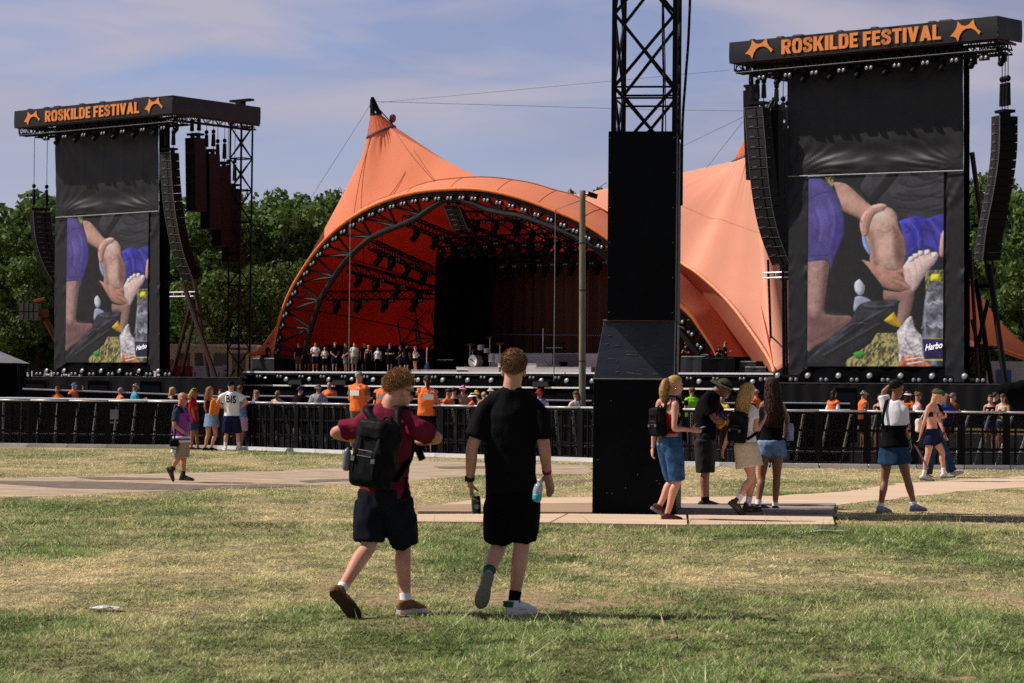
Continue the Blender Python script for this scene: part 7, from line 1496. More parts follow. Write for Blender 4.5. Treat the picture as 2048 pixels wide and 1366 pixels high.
    # saddle sheet joining the two
    top = resample(bez([lean(960, 354.5, 2.5), at(1040, 371, 153), at(1149, 396, 151), at(1215, 393, 149), at(1290, 384, 147), at(1365, 363, 145), at(1430, 342, 143), at(1470, 322, 142)], 6), 40); bot = resample(bez([lean(960, 355, 2.45), lean(1072, 369, 2.5), lean(1149, 391.5, 2.6)] + rimp[1:], 6), 40)
    rows = [[b.lerp(a, k / 8) - (-NS) * (-.0) - UPZ * (.5 * math.sin(math.pi * k / 8)) * min(1, i / 6) for i, (a, b) in enumerate(zip(top, bot))] for k in range(9)]
    mb = MB(); mb.grid(rows); part('saddle', mb, TENT2, t, True)
    mb = MB(); tube(mb, [p + UPZ * .02 - (-NS) * .05 for p in f2], [.10] * len(f2), 1, 8); part('edge_rope', mb, mat('pale orange edge', (.88, .34, .18), .6), t, True)
    # the folded band below the rim and the low sail on the right
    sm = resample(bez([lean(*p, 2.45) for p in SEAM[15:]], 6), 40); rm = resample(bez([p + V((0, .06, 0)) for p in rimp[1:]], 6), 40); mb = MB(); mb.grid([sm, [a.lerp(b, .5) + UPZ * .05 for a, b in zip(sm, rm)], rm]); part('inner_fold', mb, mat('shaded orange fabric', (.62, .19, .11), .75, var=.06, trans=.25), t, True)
    up = [at(1880, 520, 150), at(1941, 572, 152), at(1966, 598, 153), at(1997, 640, 154), at(2048, 687, 156), at(2110, 734, 158)]; lo = [at(1880, 668, 148), at(1941, 681, 149), at(1966, 689, 150), at(1997, 702, 151), at(2048, 721, 153), at(2110, 740, 157)]
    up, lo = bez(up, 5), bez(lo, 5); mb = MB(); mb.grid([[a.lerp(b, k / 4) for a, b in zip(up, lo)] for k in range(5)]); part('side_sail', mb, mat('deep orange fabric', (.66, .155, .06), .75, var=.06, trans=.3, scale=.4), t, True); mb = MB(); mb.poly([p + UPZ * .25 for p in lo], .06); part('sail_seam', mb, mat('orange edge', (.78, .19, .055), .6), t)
    mb = MB(); tube(mb, [p + UPZ * .03 for p in seam[26:72]], [.035] * 46, 1, 5); part('seam_rope', mb, mat('seam', (.30, .085, .05), .7), t)
    for c, r, Y, tip, top0, pk in ((c1, r1, Y1, (745, 199), ((742, 232), (763, 230)), 'left'), (c2, r2, Y2, (1548, 200), ((1492, 276), (1548, 262)), 'right')):
        mb = MB(); mb.poly(r[::8] + [r[0]], .10, 6); part('collar', mb, mat('collar steel', (.10, .085, .10), .5), t)
        a, b = at(*top0[0], Y), at(*top0[1], Y); cc = (a + b) / 2; rr = (b - a) / 2; n = len(r); rows = []
        for k in range(9):
            q = k / 8; rows.append([r[i].lerp(cc + rr * math.cos(2 * math.pi * i / n) + V((0, rr.length, 0)) * math.sin(2 * math.pi * i / n), q) * 1.0 for i in range(0, n, 3)])
        for row in rows:
            for i, p in enumerate(row): row[i] = c.lerp(p, 1) + (p - cc) * (.05 * math.sin(i * 1.6)) * (1 if 0 < rows.index(row) < 8 else 0)
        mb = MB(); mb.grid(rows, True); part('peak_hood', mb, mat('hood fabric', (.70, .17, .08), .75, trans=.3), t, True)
        tp = at(*tip, Y); mb = MB()
        for i in range(6):
            an = 2 * math.pi * i / 6; p = cc + rr * math.cos(an) * .9 + V((0, rr.length, 0)) * math.sin(an) * .9; mb.bar(p, tp + (p - cc) * .25, .09, 6); p2 = cc + rr * math.cos(an + 1.05) * .9 + V((0, rr.length, 0)) * math.sin(an + 1.05) * .9; mb.bar(p.lerp(tp, .1), p2.lerp(tp, .55), .05, 5)
        for q in (.05, .55): mb.poly([(cc + rr * math.cos(a_) * .95 + V((0, rr.length, 0)) * math.sin(a_) * .95).lerp(tp, q) for a_ in [i * .5236 for i in range(13)]], .07, 5)
        mb.bar(tp - UPZ * .5, tp + UPZ * .15, .2, 8, .12); mb.bar(tp + (cc - tp) * .2, r[0], .035, 4); mb.bar(tp + (cc - tp) * .2, r[n // 2], .035, 4); part('mast_head', mb, METAL_B, t)
        pass
        if pk == 'left': p = r[0]; mb = MB(); mb.bar(p - V((.25, 0, 0)), p + V((-.15, 0, .5)), .05); mb.ell(p + V((-.15, 0, .55)), (.22, .22, .28)); part('beacon', mb, mat('red beacon', (.25, .05, .05), .4), t)
    # inside skin
    inner = []
    for k in range(9):
        q = k / 8; row = []
        for i, a in enumerate(arch):
            s, b, z = toS(a); f = i / (NP - 1); s0 = -2.0
            row.append(SP(s0 + (s - s0) * (1 - .22 * q ** 1.5), b + .25 + 25 * q * (1 - .25 * z / 14), max(zd if z > zd else .0, z * (1 - .50 * q ** 1.6)) - .1 if z > zd else z))
        inner.append(row)
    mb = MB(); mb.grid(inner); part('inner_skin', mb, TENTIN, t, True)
    last = inner[-1]; ctr = sum(last, V()) / len(last); ctr.z = zd + .3; mb = MB(); mb.grid([last, [p.lerp(ctr, .5) for p in last], [p.lerp(ctr, .98) for p in last]]); part('back_wall', mb, TENTIN, t, True)
    for i in (10, 20, 30, 41, 52):
        mb = MB(); mb.poly([row[i].lerp(ctr, .012) for row in inner], .045, 5); part('inner_seam', mb, mat('dark inner seam', (.10, .012, .010), .8), t)
    for i in (24, 31, 38, 45, 52, 58, 64):
        mb = MB(); mb.poly([rows_[i] + UPZ * .012 - (-NS) * .01 for rows_ in LIPROWS], .014, 4); part('lip_seam', mb, mat('lip seam', (.62, .19, .10), .7), t)
    # arch truss
    INN = [(600, 745), (614, 685), (639, 604), (669, 554), (701, 512), (750, 471), (826, 440), (888, 400), (930, 401), (982, 422), (1046, 433), (1117, 459), (1165, 482), (1210, 511), (1290, 585), (1345, 645), (1400, 712), (1412, 745)]
    inn = resample(bez([lean(*p, .2) for p in INN], 6), 37); out = resample(arch, 37); out = [p - UPZ * .25 + (-NS) * .15 for p in out]; mb = MB(); mb.poly(inn, .19, 8); mb.poly(out, .14, 7); part('arch_chord', mb, TRUSSG, t); mb = MB()
    for i in range(0, 36, 2):
        j = min(36, i + 2); m = i + 1
        if (inn[m] - out[m]).length > .7: mb.bar(inn[m], out[i], .10, 6); mb.bar(inn[m], out[j], .10, 6); mb.bar(inn[m], out[m], .08, 6)
        mb.bar(inn[m], inn[m] + (-NS) * .1, .1)
    part('arch_web', mb, TRUSSG, t)
    # ropes
    mb = MB()
    for a, b in (((746, 203, 154), (1300, 219, 152)), ((1300, 219, 152), (1490, 222, 150)), ((745, 203, 154), (450, 665, 166)), ((1364, 293, 150), (1577, 190, 150)), ((1398, 355, 144), (1486, 243, 140)), ((1110, 420, 146), (1163, 400, 64)), ((1163, 400, 64), (1213, 365, 60)), ((760, 205, 156), (1460, 140, 130))): mb.bar(at(*a), at(*b), .013 if a[2] > 100 else .010, 5)
    part('guy_rope', mb, mat('rope', (.10, .10, .12), .6), t); mb = MB()
    for x, y0, y1 in ((701, 436, 742), (1111, 420, 812)): p = lean(x, y0, -.3); q = V((p.x, p.y, at(x, y1, p.y).z)); mb.bar(p, q, .03, 5)
    part('drop_cable', mb, mat('pale cable', (.16, .16, .17), .5), t)
    for a, b in (((741, 272), (722, 438)), ((744, 271), (706, 446)), ((788, 258), (868, 362))):
        p, q = at(*a, 151.3), lean(*b, 1.7); n_ = 8
        pts = [p.lerp(q, i / n_) - (-NS) * (.25 * math.sin(math.pi * i / n_)) for i in range(n_ + 1)]; mb = MB(); mb.poly(pts, .022, 4); part('seam_rope', mb, mat('seam', (.30, .085, .05), .7), t)
    # lamps along the arch
    al = resample(arch, 48); rz = math.atan2(US.y, US.x)
    for i in range(2, 46):
        a = al[i]; d = al[i + 1] - al[i - 1]; ang = math.atan2(d.z, d.dot(US)); n = V((0, 0, 0)); tang = d.normalized(); inward = tang.cross(NS); inward = inward if inward.z < 0 else -inward
        if a.z < zd + .6: continue
        o = lamp('double', a + inward * .60 + NS * .25, 'twin lamp fixed under the front arch of the tent', 'twin lamps along the tent arch', 0, 1.05); M = Matrix((US, -NS, UPZ)).transposed().to_3x3(); R = M @ Matrix.Rotation(-ang * .6, 3, 'Y'); o.rotation_euler = R.to_euler()
    return t, arch
def interior(zd):
    X3 = (US, -NS, UPZ); rz = math.atan2(US.y, US.x)
    # masking drapes and back curtain
    def wall(name, lab, x0, x1, ytop, b, m, folds, cat):
        a, c = toS(onb(x0, 740, b))[0], toS(onb(x1, 740, b))[0]; z1 = onb((x0 + x1) / 2, ytop, b).z; o = thing(name, lab, cat, SP((a + c) / 2, b, zd)); n = 160; rows = []
        for z in (z1, (z1 + zd) / 2, zd): rows.append([SP(a + (c - a) * i / n, b + folds * (math.sin(i * .8 + 1.5 * noise.noise(V((i * .11, z * .1, 2)))) * .5 + noise.noise(V((i * .2, z * .15, 5)))), z) for i in range(n + 1)])
        mb = MB(); mb.grid(rows); part('cloth', mb, m, o, True); mb = MB(); mb.truss(SP(a, b + .3, z1 + .2), SP(c, b + .3, z1 + .2), .35, .04, .02); part('hanging_truss', mb, METAL_B, o)
    wall('side_drape', 'black masking drape left of the brown stage curtain', 868, 985, 515, 9.5, DRAPE, .15, 'drape')
    wall('stage_curtain', 'dark brown pleated curtain at the back of the stage', 972, 1420, 500, 13, mat('brown curtain', (.115, .040, .020), .8, scale=1.6, col2=(.04, .014, .008), stretch=(2.5, 2.5, .04)), .22, 'curtain')
    # trusses hanging in the roof and their lamps
    T = [((812, 440, 3), (1000, 516, 13), 'slanting roof truss high on the left inside the tent'), ((745, 490, 3), (868, 545, 12), 'second slanting roof truss inside the tent, below the high one'), ((700, 535, 4), (868, 582, 12), 'third slanting roof truss inside the tent, in the middle'), ((652, 592, 5), (866, 589, 10), 'level roof truss low on the left inside the tent'), ((905, 432, 4), (1060, 432, 8), 'short roof truss just under the arch top'), ((930, 455, 5), (1090, 520, 11), 'roof truss sloping down behind the hanging centre speaker'), ((1020, 430, 4), (1160, 500, 10), 'roof truss sloping down in the right half of the tent'), ((870, 486, 8), (1210, 470, 8), 'long dark lighting bar across the stage, upper row'), ((880, 527, 10), (1210, 512, 10), 'long dark lighting bar across the stage, lower row')]
    Gm = 'moving heads hanging in the tent roof'
    for k, (a, c, lab) in enumerate(T):
        p, q = onb(*a), onb(*c); t = thing('roof_truss', lab, 'truss', p); mb = MB(); mb.truss(p, q, .55, .055, .03, .6); part('lattice', mb, METAL_B, t); mb = MB()
        for f in (.15, .85): w = p.lerp(q, f); mb.bar(w, w + UPZ * 1.6, .02, 4)
        part('hanger', mb, METAL_B, t)
        for f in (.10, .3, .55, .82) if k < 7 else tuple(np.linspace(.04, .96, 13)):
            w = p.lerp(q, f) - UPZ * .28
            lamp('head', w, 'dark moving head lamp hanging from a roof truss inside the tent', Gm, rz + .6 * math.sin(f * 40 + k), .95)
            if k >= 7 or f in (.3, .55, .82): lamp('double', w + US * .55 - UPZ * .1, 'twin lamp on a roof truss inside the tent', 'twin lamps in the tent roof', rz, .8)
    # side lattice tower inside
    p = onb(832, 745, 14); s, b, z = toS(p); t = thing('lattice_mast', 'dark lattice mast standing inside the tent left of the black drape', 'mast', SP(s, b, zd)); mb = MB(); mb.truss(SP(s + .8, b, zd), SP(s - .9, b, onb(826, 555, 14).z), 1.7, .07, .045, 1.2, US); part('lattice', mb, METAL_B, t); mb = MB(); mb.box(SP(s + .8, b, zd + .1), (1.9, 1.9, .2), X3); part('base', mb, METAL_B, t)
    for x0, x1, y0, lab in ((588, 640, 694, 'black road case behind the crew, left of the row'), (642, 690, 690, 'tall black road case behind the white sleeveless crew member'), (692, 742, 697, 'black road case behind the cream T-shirt crew member'), (744, 800, 691, 'wide black road case behind the white T-shirt woman on stage'), (802, 868, 698, 'black road case at the right end of the crew row')):
        a, c = onb(x0, y0, 8.2), onb(x1, y0, 8.2); s0, s1 = toS(a)[0], toS(c)[0]; r = thing('road_case', lab, 'road case', SP((s0 + s1) / 2, 8.2, zd), 'road cases behind the crew'); mb = MB(); mb.box(SP((s0 + s1) / 2, 8.7, (zd + a.z) / 2 + .05), (s1 - s0, 1, a.z - zd - .1), X3, .98); part('body', mb, DRAPE, r); mb = MB(); mb.box(SP((s0 + s1) / 2, 8.19, zd + (a.z - zd) * .6), ((s1 - s0) * .96, .03, .05), X3); part('lid_edge', mb, TRUSSG, r)
    line_array('short speaker array hanging under the top of the arch', [(887, 411), (893, 425), (900, 444), (907, 460)], 27, 2.2, 2.6, 5, (-.3, -.95), .95, .8, onb(900, 392, 2.2).z, 2)
# ------------------------------------------------------------------ black tower, pole
def black_tower():
    c0 = gnd(1272, 1035); c0.z = .045; yaw = rad(-6.0); X = V((math.cos(yaw), math.sin(yaw), 0)); Yb = V((-math.sin(yaw), math.cos(yaw), 0))
    # yaw turns the right hand face towards us
    S = F / c0.y; t = thing('lighting_tower', 'tall black boxed tower with open lattice top standing on the boards', 'tower', c0)
    def P(px, py): return at(px, py, c0.y)
    ply = mat('black painted plywood', (.0022, .0033, .0062), .5, scale=2.4, col2=(.0012, .0016, .0028), bump=.3, bscale=4, spec=.07); hoodm = mat('scuffed skylit plywood', (.030, .039, .060), .5, scale=2.2, col2=(.012, .017, .029), bump=.4, bscale=6, spec=.35, stretch=(.4, 1, 1.6))  # hood base lightened to blue: sky sheen painted in, besides the scuffs
    w0 = (1350 - 1184) / S; d0 = 1.75; cx = P(1268, 1035).x
    def block(name, xl, xr, z0, z1, dep, xl2=None, xr2=None, front2=0.0):
        mb = MB(); xl2 = xl if xl2 is None else xl2; xr2 = xr if xr2 is None else xr2; o = V((0, c0.y, 0)); 
        def q(x, y, z): b = V((cx, c0.y, 0)); return b + X * (x - cx) + Yb * y + V((0, 0, z))
        mb.add([q(xl, 0, z0), q(xr, 0, z0), q(xr, dep, z0), q(xl, dep, z0), q(xl2, front2, z1), q(xr2, front2, z1), q(xr2, dep, z1), q(xl2, dep, z1)], [(3, 2, 1, 0), (4, 5, 6, 7), (0, 1, 5, 4), (1, 2, 6, 5), (2, 3, 7, 6), (3, 0, 4, 7)]); o_ = part(name, mb, ply if name != 'sloped_hood' else hoodm, t)
        m = o_.modifiers.new('edge', 'BEVEL'); m.width = .006; m.segments = 2; m.limit_method = 'ANGLE'; return q
    xl, xr = P(1184, 1035).x, P(1352, 1035).x; z1 = P(1268, 758).z; q = block('lower_box', xl, xr, .045, z1, d0)
    z2 = P(1278, 641).z; block('sloped_hood', P(1187, 757).x, P(1347, 757).x, z1 + .004, z2, d0 - .05, P(1206, 641).x, P(1349, 641).x, .16)
    z3 = P(1280, 262.5).z; block('upper_box', P(1213.5, 641).x, P(1350, 641).x, z2 + .004, z3, d0 - .02)
    lip = MB(); a, b = q(P(1204, 641).x, .15, z2 + .006), q(P(1349, 641).x, .15, z2 + .006); lip.bar(a, b, .008, 4); a, b = q(P(1184, 758).x, -.004, z1), q(P(1351, 758).x, -.004, z1); lip.bar(a, b, .008, 4); part('edge_trim', lip, mat('worn edge', (.12, .105, .09), .7), t)
    sc = MB(); R = random.Random(4)
    for x0, x1, za, zb, n in ((1188, 1346, .1, z1 - .05, 14), (1217, 1344, z2 + .1, z3 - .08, 12)):
        for i in range(n): x = P(x0 if i % 2 else x1, 700).x; z = za + (zb - za) * (i // 2) / max(1, n // 2 - 1); sc.bar(q(x, -.006, z), q(x, .004, z), .005, 6)
    for i in range(10): sc.bar(q(xl + (xr - xl) * R.random(), -.004, .2 + 1.4 * R.random()), q(xl + (xr - xl) * R.random(), .006, .2), .003, 5) if False else sc.disc(q(xl + (xr - xl) * R.random(), -.004, .15 + 1.4 * R.random()), -Yb, .005, 6)
    part('screw_head', sc, mat('pale screw', (.4, .38, .35), .5), t)
    sm_ = MB()
    Rs = random.Random(9)
    for i in range(26):
        fz = Rs.random(); xa = P(1210, 1).x + (P(1340, 1).x - P(1210, 1).x) * Rs.random(); z_ = z1 + .05 + (z2 - z1 - .1) * fz; L_ = .02 + .16 * Rs.random() ** 2; y_ = .16 * (z_ - z1) / (z2 - z1) - .002
        sm_.bar(q(xa, y_, z_), q(xa + L_, y_, z_ + Rs.uniform(-.006, .006)), .0018 + .002 * Rs.random(), 4)
    part('scuff', sm_, mat('pale scuff', (.10, .11, .13), .7, var=.4), t)
    # four legs and crossing braces
    H = 9.4; lw = .062; L = [(P(1226, 262).x, .12), (P(1348, 262).x, .12), (P(1346, 262).x + .03, 1.0), (P(1229, 262).x + .05, 1.0)]
    for x, y in L:
        mb = MB(); mb.box((q(x, y, z3) + q(x, y, H)) / 2, (lw, lw, H - z3), (X, Yb, UPZ)); part('leg', mb, BLACK, t)
    st = (P(1284, 6).z - P(1284, 153).z) ; zs = [z3 - .35 + st * 1.0 * i for i in range(int((H - z3) / st) + 2)]
    for a, b in ((0, 1), (1, 2), (2, 3), (3, 0)):
        mb = MB()
        for i in range(len(zs) - 1):
            for (e, f) in ((a, b), (b, a)):
                p0 = q(*L[e], max(zs[i], z3 - .3)); p1 = q(*L[f], min(zs[i + 1], H)); mb.bar(p0, p1, .021, 6)
            if i % 2 == 0: mb.bar(q(*L[a], zs[i + 1]), q(*L[b], zs[i + 1]), .014, 5); mb.bar(q(*L[a], zs[i + 1] - .14), q(*L[b], zs[i + 1] - .14), .014, 5)
        part('lattice', mb, BLACK, t)
    for pts, r in (([q(P(1362, 262).x, .35, z3 - .9), q(P(1363, 262).x, .30, z3 + .1), q(P(1370, 130).x, .32, P(1, 130).z), q(P(1378, 0).x, .30, P(1, -10).z), q(P(1386, 0).x, .30, H)], .018), ([q(P(1324, 262).x, .06, z3), q(P(1327, 150).x, .05, P(1, 150).z), q(P(1325, 0).x, .06, P(1, 0).z), q(P(1325, 0).x, .06, H)], .014), ([q(P(1331, 262).x, .06, z3), q(P(1330, 100).x, .03, P(1, 110).z), q(P(1327, 0).x, .06, P(1, 0).z)], .007), ([q(P(1352, 262).x, .5, 1.7), q(P(1353, 262).x, .52, z3), q(P(1357, 100).x, .5, P(1, 100).z), q(P(1356, 0).x, .5, H)], .016)):
        mb = MB(); mb.poly(bez(pts, 6), r, 6); part('cable', mb, NYLON, t, True)
def wooden_pole():
    p = at(1165.5, 822, 62); g = V((p.x, p.y, 0)); tp = at(1165, 381, 62); t = thing('wooden_pole', 'weathered round wooden pole with a small floodlight on top in front of the stage', 'pole', g)
    mb = MB(); pts = [g, g.lerp(tp, .33), g.lerp(tp, .66), tp]; tube(mb, pts, [.092, .088, .083, .078], 6, 16, round0=0, round1=.05); part('post', mb, mat('weathered wood', (.25, .215, .155), .85, scale=5, col2=(.13, .11, .075), stretch=(3, 3, .25), bump=.4, bscale=14), t, True)
    mb = MB()
    for z in (.35, .62, .80): c = g.lerp(tp, z); mb.bar(c - UPZ * .02, c + UPZ * .02, .092, 16)
    part('strap_band', mb, mat('dark strap', (.05, .05, .045), .6), t); mb = MB(); c = g.lerp(tp, .085); mb.box(c + V((.0, -.09, 0)), (.11, .01, .09)); part('notice', mb, WHT, t)
    mb = MB(); mb.box(tp + V((.26, -.02, -.12)), (.26, .14, .12), (V((.95, 0, -.3)), V((0, 1, 0)), V((.3, 0, .95)))); mb.bar(tp + V((.04, 0, -.1)), tp + V((.2, 0, -.12)), .02); part('floodlight', mb, METAL_B, t)
# ------------------------------------------------------------------ trees
LEAF = None
def tree_mesh(seed, n=9500, kind='broad'):
    R = np.random.default_rng(seed); lob = []
    k = 26
    for i in range(k):
        a = R.random() * 6.283; h = .22 + .72 * R.random(); prof = math.sin(math.pi * min(1, (h - .10) / 1.0)) ** .6; r = (.30 * prof) * math.sqrt(R.random()) ; lob.append((r * math.cos(a), r * math.sin(a), h, (.085 + .07 * R.random()) * (1.1 - .35 * h)))
    lob = np.array(lob); w = lob[:, 3] ** 2; w /= w.sum(); idx = R.choice(k, n, p=w); d = R.normal(size=(n, 3)); d /= np.linalg.norm(d, axis=1)[:, None]; rr = (.62 + .48 * R.random(n))[:, None]
    c = lob[idx, :3] + d * lob[idx, 3:4] * rr * np.array([1, 1, .85]); nz = fbm(c[:, 0] * 14 + 30 + c[:, 1] * 9, c[:, 2] * 14 + c[:, 1] * 6 + 30, 2); c = c[nz > .36]; d = d[nz > .36]; n = len(c)
    s = (.0095 + .011 * R.random(n))[:, None]; nr = d + R.normal(size=(n, 3)) * .7; nr /= np.linalg.norm(nr, axis=1)[:, None]; t = np.cross(nr, R.normal(size=(n, 3))); t /= np.linalg.norm(t, axis=1)[:, None]; b = np.cross(nr, t)
    P = np.stack([c - t * s, c - b * s * .75, c + t * s, c + b * s * .75], 1).astype(np.float32); col = np.ones((n, 4, 4), np.float32)
    tone = np.clip(.5 + (c[:, 2] - .5) * .8 + R.normal(size=n) * .22, 0, 1)[:, None]; base = np.array([.015, .036, .008]) * (1 - tone) + np.array([.105, .170, .040]) * tone; col[:, :, :3] = base[:, None, :]  # sunlit tops and shaded lower leaves painted into the leaf colour
    me = bpy.data.meshes.new('crown'); me.vertices.add(n * 4); me.vertices.foreach_set('co', P.ravel()); me.loops.add(n * 4); me.loops.foreach_set('vertex_index', np.arange(n * 4, dtype=np.int32)); me.polygons.add(n); me.polygons.foreach_set('loop_start', (np.arange(n) * 4).astype(np.int32)); me.update(calc_edges=True)
    me.color_attributes.new('Col', 'FLOAT_COLOR', 'POINT').data.foreach_set('color', col.ravel())
    mb = MB(); tube(mb, [(0, 0, 0), (.006, 0, .2), (-.004, .005, .45), (0, 0, .75)], [.024, .019, .013, .004], 4, 9)
    for q in lob[:16]: st = .18 + .4 * R.random(); mb.bar((0, 0, st), tuple(q[:3]), .007, 5, .002)
    return me, smooth(fixn(mb.mesh('trunk')))
def trees():
    kinds = [tree_mesh(s) for s in (1, 2, 3, 4, 5)]; lm = cmat('leaves', rough=.6, trans=.3); bk = mat('bark', (.06, .045, .03), .9, scale=4)
    spec = []
    R = random.Random(12)
    for px, top, Y, w in ((-90, 430, 205, 1.1), (-20, 428, 196, 1.2), (30, 436, 212, 1.0), (78, 402, 200, 1.15), (120, 395, 215, 1), (180, 400, 210, 1.1), (250, 405, 205, 1.1), (330, 400, 215, 1.0), (380, 425, 200, 1.0), (415, 432, 190, 1.0), (450, 420, 208, .9), (492, 398, 198, .95), (522, 381, 212, .8), (560, 415, 196, 1.1), (610, 405, 205, 1.0), (648, 388, 212, .85), (672, 410, 196, 1.0), (700, 392, 222, .9), (760, 420, 220, 1), (40, 520, 178, .9), (420, 545, 176, 1.0), (500, 530, 180, 1.0), (570, 520, 184, 1.0), (1185, 381, 225, .5), (1204, 388, 228, .4), (1952, 355, 205, .7), (1985, 375, 195, .9), (2030, 395, 190, 1.1), (2075, 380, 200, 1.2), (2120, 400, 195, 1.1), (2010, 480, 178, 1.0), (1950, 470, 185, .9), (2075, 520, 172, 1.0)):
        spec.append((px, top, Y, w))
    for i, (px, top, Y, w) in enumerate(spec):
        p = at(px, top, Y); H = p.z / .985; t = thing('tree', 'leafy green broadleaf tree in the tree line behind the left side of the stage' if px < 800 else ('small treetop showing above the tent beside the wooden pole' if px < 1300 else 'leafy green broadleaf tree behind the right screen tower'), 'tree', (p.x, Y, 0), 'trees behind the left side' if px < 800 else ('treetops above the tent' if px < 1300 else 'trees behind the right tower')); me, tr = kinds[i % 5]
        sx = H * w * R.uniform(.92, 1.08)
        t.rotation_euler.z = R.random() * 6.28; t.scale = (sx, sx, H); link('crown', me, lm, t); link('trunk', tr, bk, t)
# ------------------------------------------------------------------ odds and ends round the stage
def extras():
    X3 = None
    p = at(420, 745, 172); z0 = 0; t = thing('site_cabin', 'long low white cabin behind the left screen tower', 'cabin', V((p.x, p.y, 0))); zt = at(420, 693, 172).z; x0, x1 = at(335, 700, 172).x, at(512, 700, 172).x
    cw = mat('cream cabin wall', (.42, .39, .35), .7, var=.06); mb = MB(); mb.box(((x0 + x1) / 2, 173.5, zt / 2), (x1 - x0, 3, zt)); part('wall', mb, cw, t); mb = MB(); mb.box(((x0 + x1) / 2, 173.3, zt + .08), (x1 - x0 + .3, 3.6, .16)); part('roof', mb, ALU, t)
    for i in range(4): x = x0 + (x1 - x0) * (.18 + .21 * i); mb = MB(); mb.box((x, 171.97, zt * .62), (.95, .06, zt * .55)); w = part('window', mb, mat('dim window', (.08, .08, .085), .2), t); mb = MB(); mb.box((x, 171.93, zt * .62 - zt * .28), (1.05, .08, .07)); part('sill', mb, cw, w)
    for x0, x1, y0, Y, m, nm, lab in ((349, 388, 735, 166, mat('red plastic', (.34, .05, .04), .5), 'utility_cart', 'low red cart behind the braces of the left screen tower'), (388, 445, 735, 163, mat('grey white case', (.5, .48, .5), .6), 'flight_case', 'pale grey case behind the braces of the left screen tower'), (446, 458, 727, 164, mat('water blue white', (.55, .58, .62), .4), 'bottle_pallet', 'stack of pale water bottles near the left end of the stage'), (338, 372, 722, 168, mat('cardboard', (.36, .20, .09), .8), 'cardboard_box', 'brown box in front of the white cabin'), (468, 478, 732, 163, ORANGE_P, 'traffic_cone', 'small orange cone by the left end of the stage')):
        a = at(x0, y0, Y); b = at(x1, y0, Y); t = thing(nm, lab, nm.replace('_', ' '), V(((a.x + b.x) / 2, Y, 0)))
        if nm == 'traffic_cone': mb = MB(); mb.bar(((a.x + b.x) / 2, Y, .05), ((a.x + b.x) / 2, Y, a.z), .3, 14, .05); part('cone', mb, m, t); mb = MB(); mb.box(((a.x + b.x) / 2, Y, .04), (.6, .6, .06)); part('foot', mb, m, t); continue
        if nm == 'bottle_pallet':
            mb = MB()
            for i in range(4):
                for k in range(int(a.z / .4)): mb.bar((a.x + (b.x - a.x) * (i + .5) / 4, Y, k * .4 + .1), (a.x + (b.x - a.x) * (i + .5) / 4, Y, k * .4 + .42), .11, 8, .05)
            part('bottles', mb, m, t); mb = MB(); mb.box(((a.x + b.x) / 2, Y, .05), (b.x - a.x + .2, .8, .1)); part('pallet', mb, BROWNC, t); continue
        mb = MB(); mb.box(((a.x + b.x) / 2, Y, (a.z + .15) / 2 + .1), (b.x - a.x, 1.2, a.z - .15), None, .97); part('body', mb, m, t); mb = MB()
        for i in (-1, 1): mb.box(((a.x + b.x) / 2 + i * (b.x - a.x) * .42, Y - .61, a.z * .5), (.05, .04, a.z * .8))
        part('edge_strip', mb, TRUSSG, t)
    # marquee at the left edge
    Y = 92; a = at(33, 726, Y); t = thing('marquee', 'black sided marquee with pale grey roof cut by the left edge', 'marquee', V((a.x - 3, Y, 0))); zr = a.z; rows = []; x1, x0 = a.x, a.x - 7
    mb = MB(); mb.box(((x0 + x1) / 2, Y + 1.0, zr / 2), (x1 - x0, 2, zr)); part('side_wall', mb, DRAPE, t); mb = MB(); pk = at(-4, 704, Y).z + .6; c = V(((x0 + x1) / 2, Y + 1, pk + .5)); co = [V((x0 - .1, Y - .1, zr)), V((x1 + .1, Y - .1, zr)), V((x1 + .1, Y + 2.1, zr)), V((x0 - .1, Y + 2.1, zr))]; mb.add(co + [c], [(0, 1, 4), (1, 2, 4), (2, 3, 4), (3, 0, 4)]); part('roof', mb, mat('grey canvas', (.26, .26, .28), .8), t); mb = MB()
    [part('pole', MB().bar(V((q.x, q.y, 0)), q, .05), METAL_B, t) for q in co]
    # boom lift with its basket in the trees
    t = thing('boom_lift', 'boom lift with grey panelled basket and orange arm left of the left screen tower', 'boom lift', V((at(100, 700, 172).x, 172, 0))); a, b = at(41, 607, 172), at(79, 640, 172); mb = MB(); mb.box(((a.x + b.x) / 2, 172, (a.z + b.z) / 2), (b.x - a.x, 1, a.z - b.z)); k = part('basket', mb, mat('grey panel', (.16, .15, .14), .7), t); mb = MB()
    for i in range(3): x = a.x + (b.x - a.x) * (i + 1) / 4; mb.box((x, 171.47, (a.z + b.z) / 2), (.05, .04, a.z - b.z))
    mb.box(((a.x + b.x) / 2, 171.47, (a.z + b.z) / 2), (b.x - a.x, .05, .05)); part('panel_joint', mb, METAL_B, k); op = mat('orange lift paint', (.17, .035, .012), .5); mb = MB(); mb.bar(at(68, 604, 172), at(90, 599, 172), .18, 6); mb.bar(at(92, 640, 172), at(118, 690, 173), .22, 6); mb.bar(at(78, 625, 172), at(96, 628, 172), .3, 6); part('arm', mb, op, t); mb = MB(); q = at(120, 700, 173); mb.box((q.x + 1, 173.5, 1.0), (3, 2, 1.4)); part('chassis', mb, op, t); mb = MB()
    for s in (-1, 1): mb.bar((q.x + 1 + s, 172.3, .45), (q.x + 1 + s, 172.7, .45), .45, 14)
    part('wheel', mb, METAL_B, t)
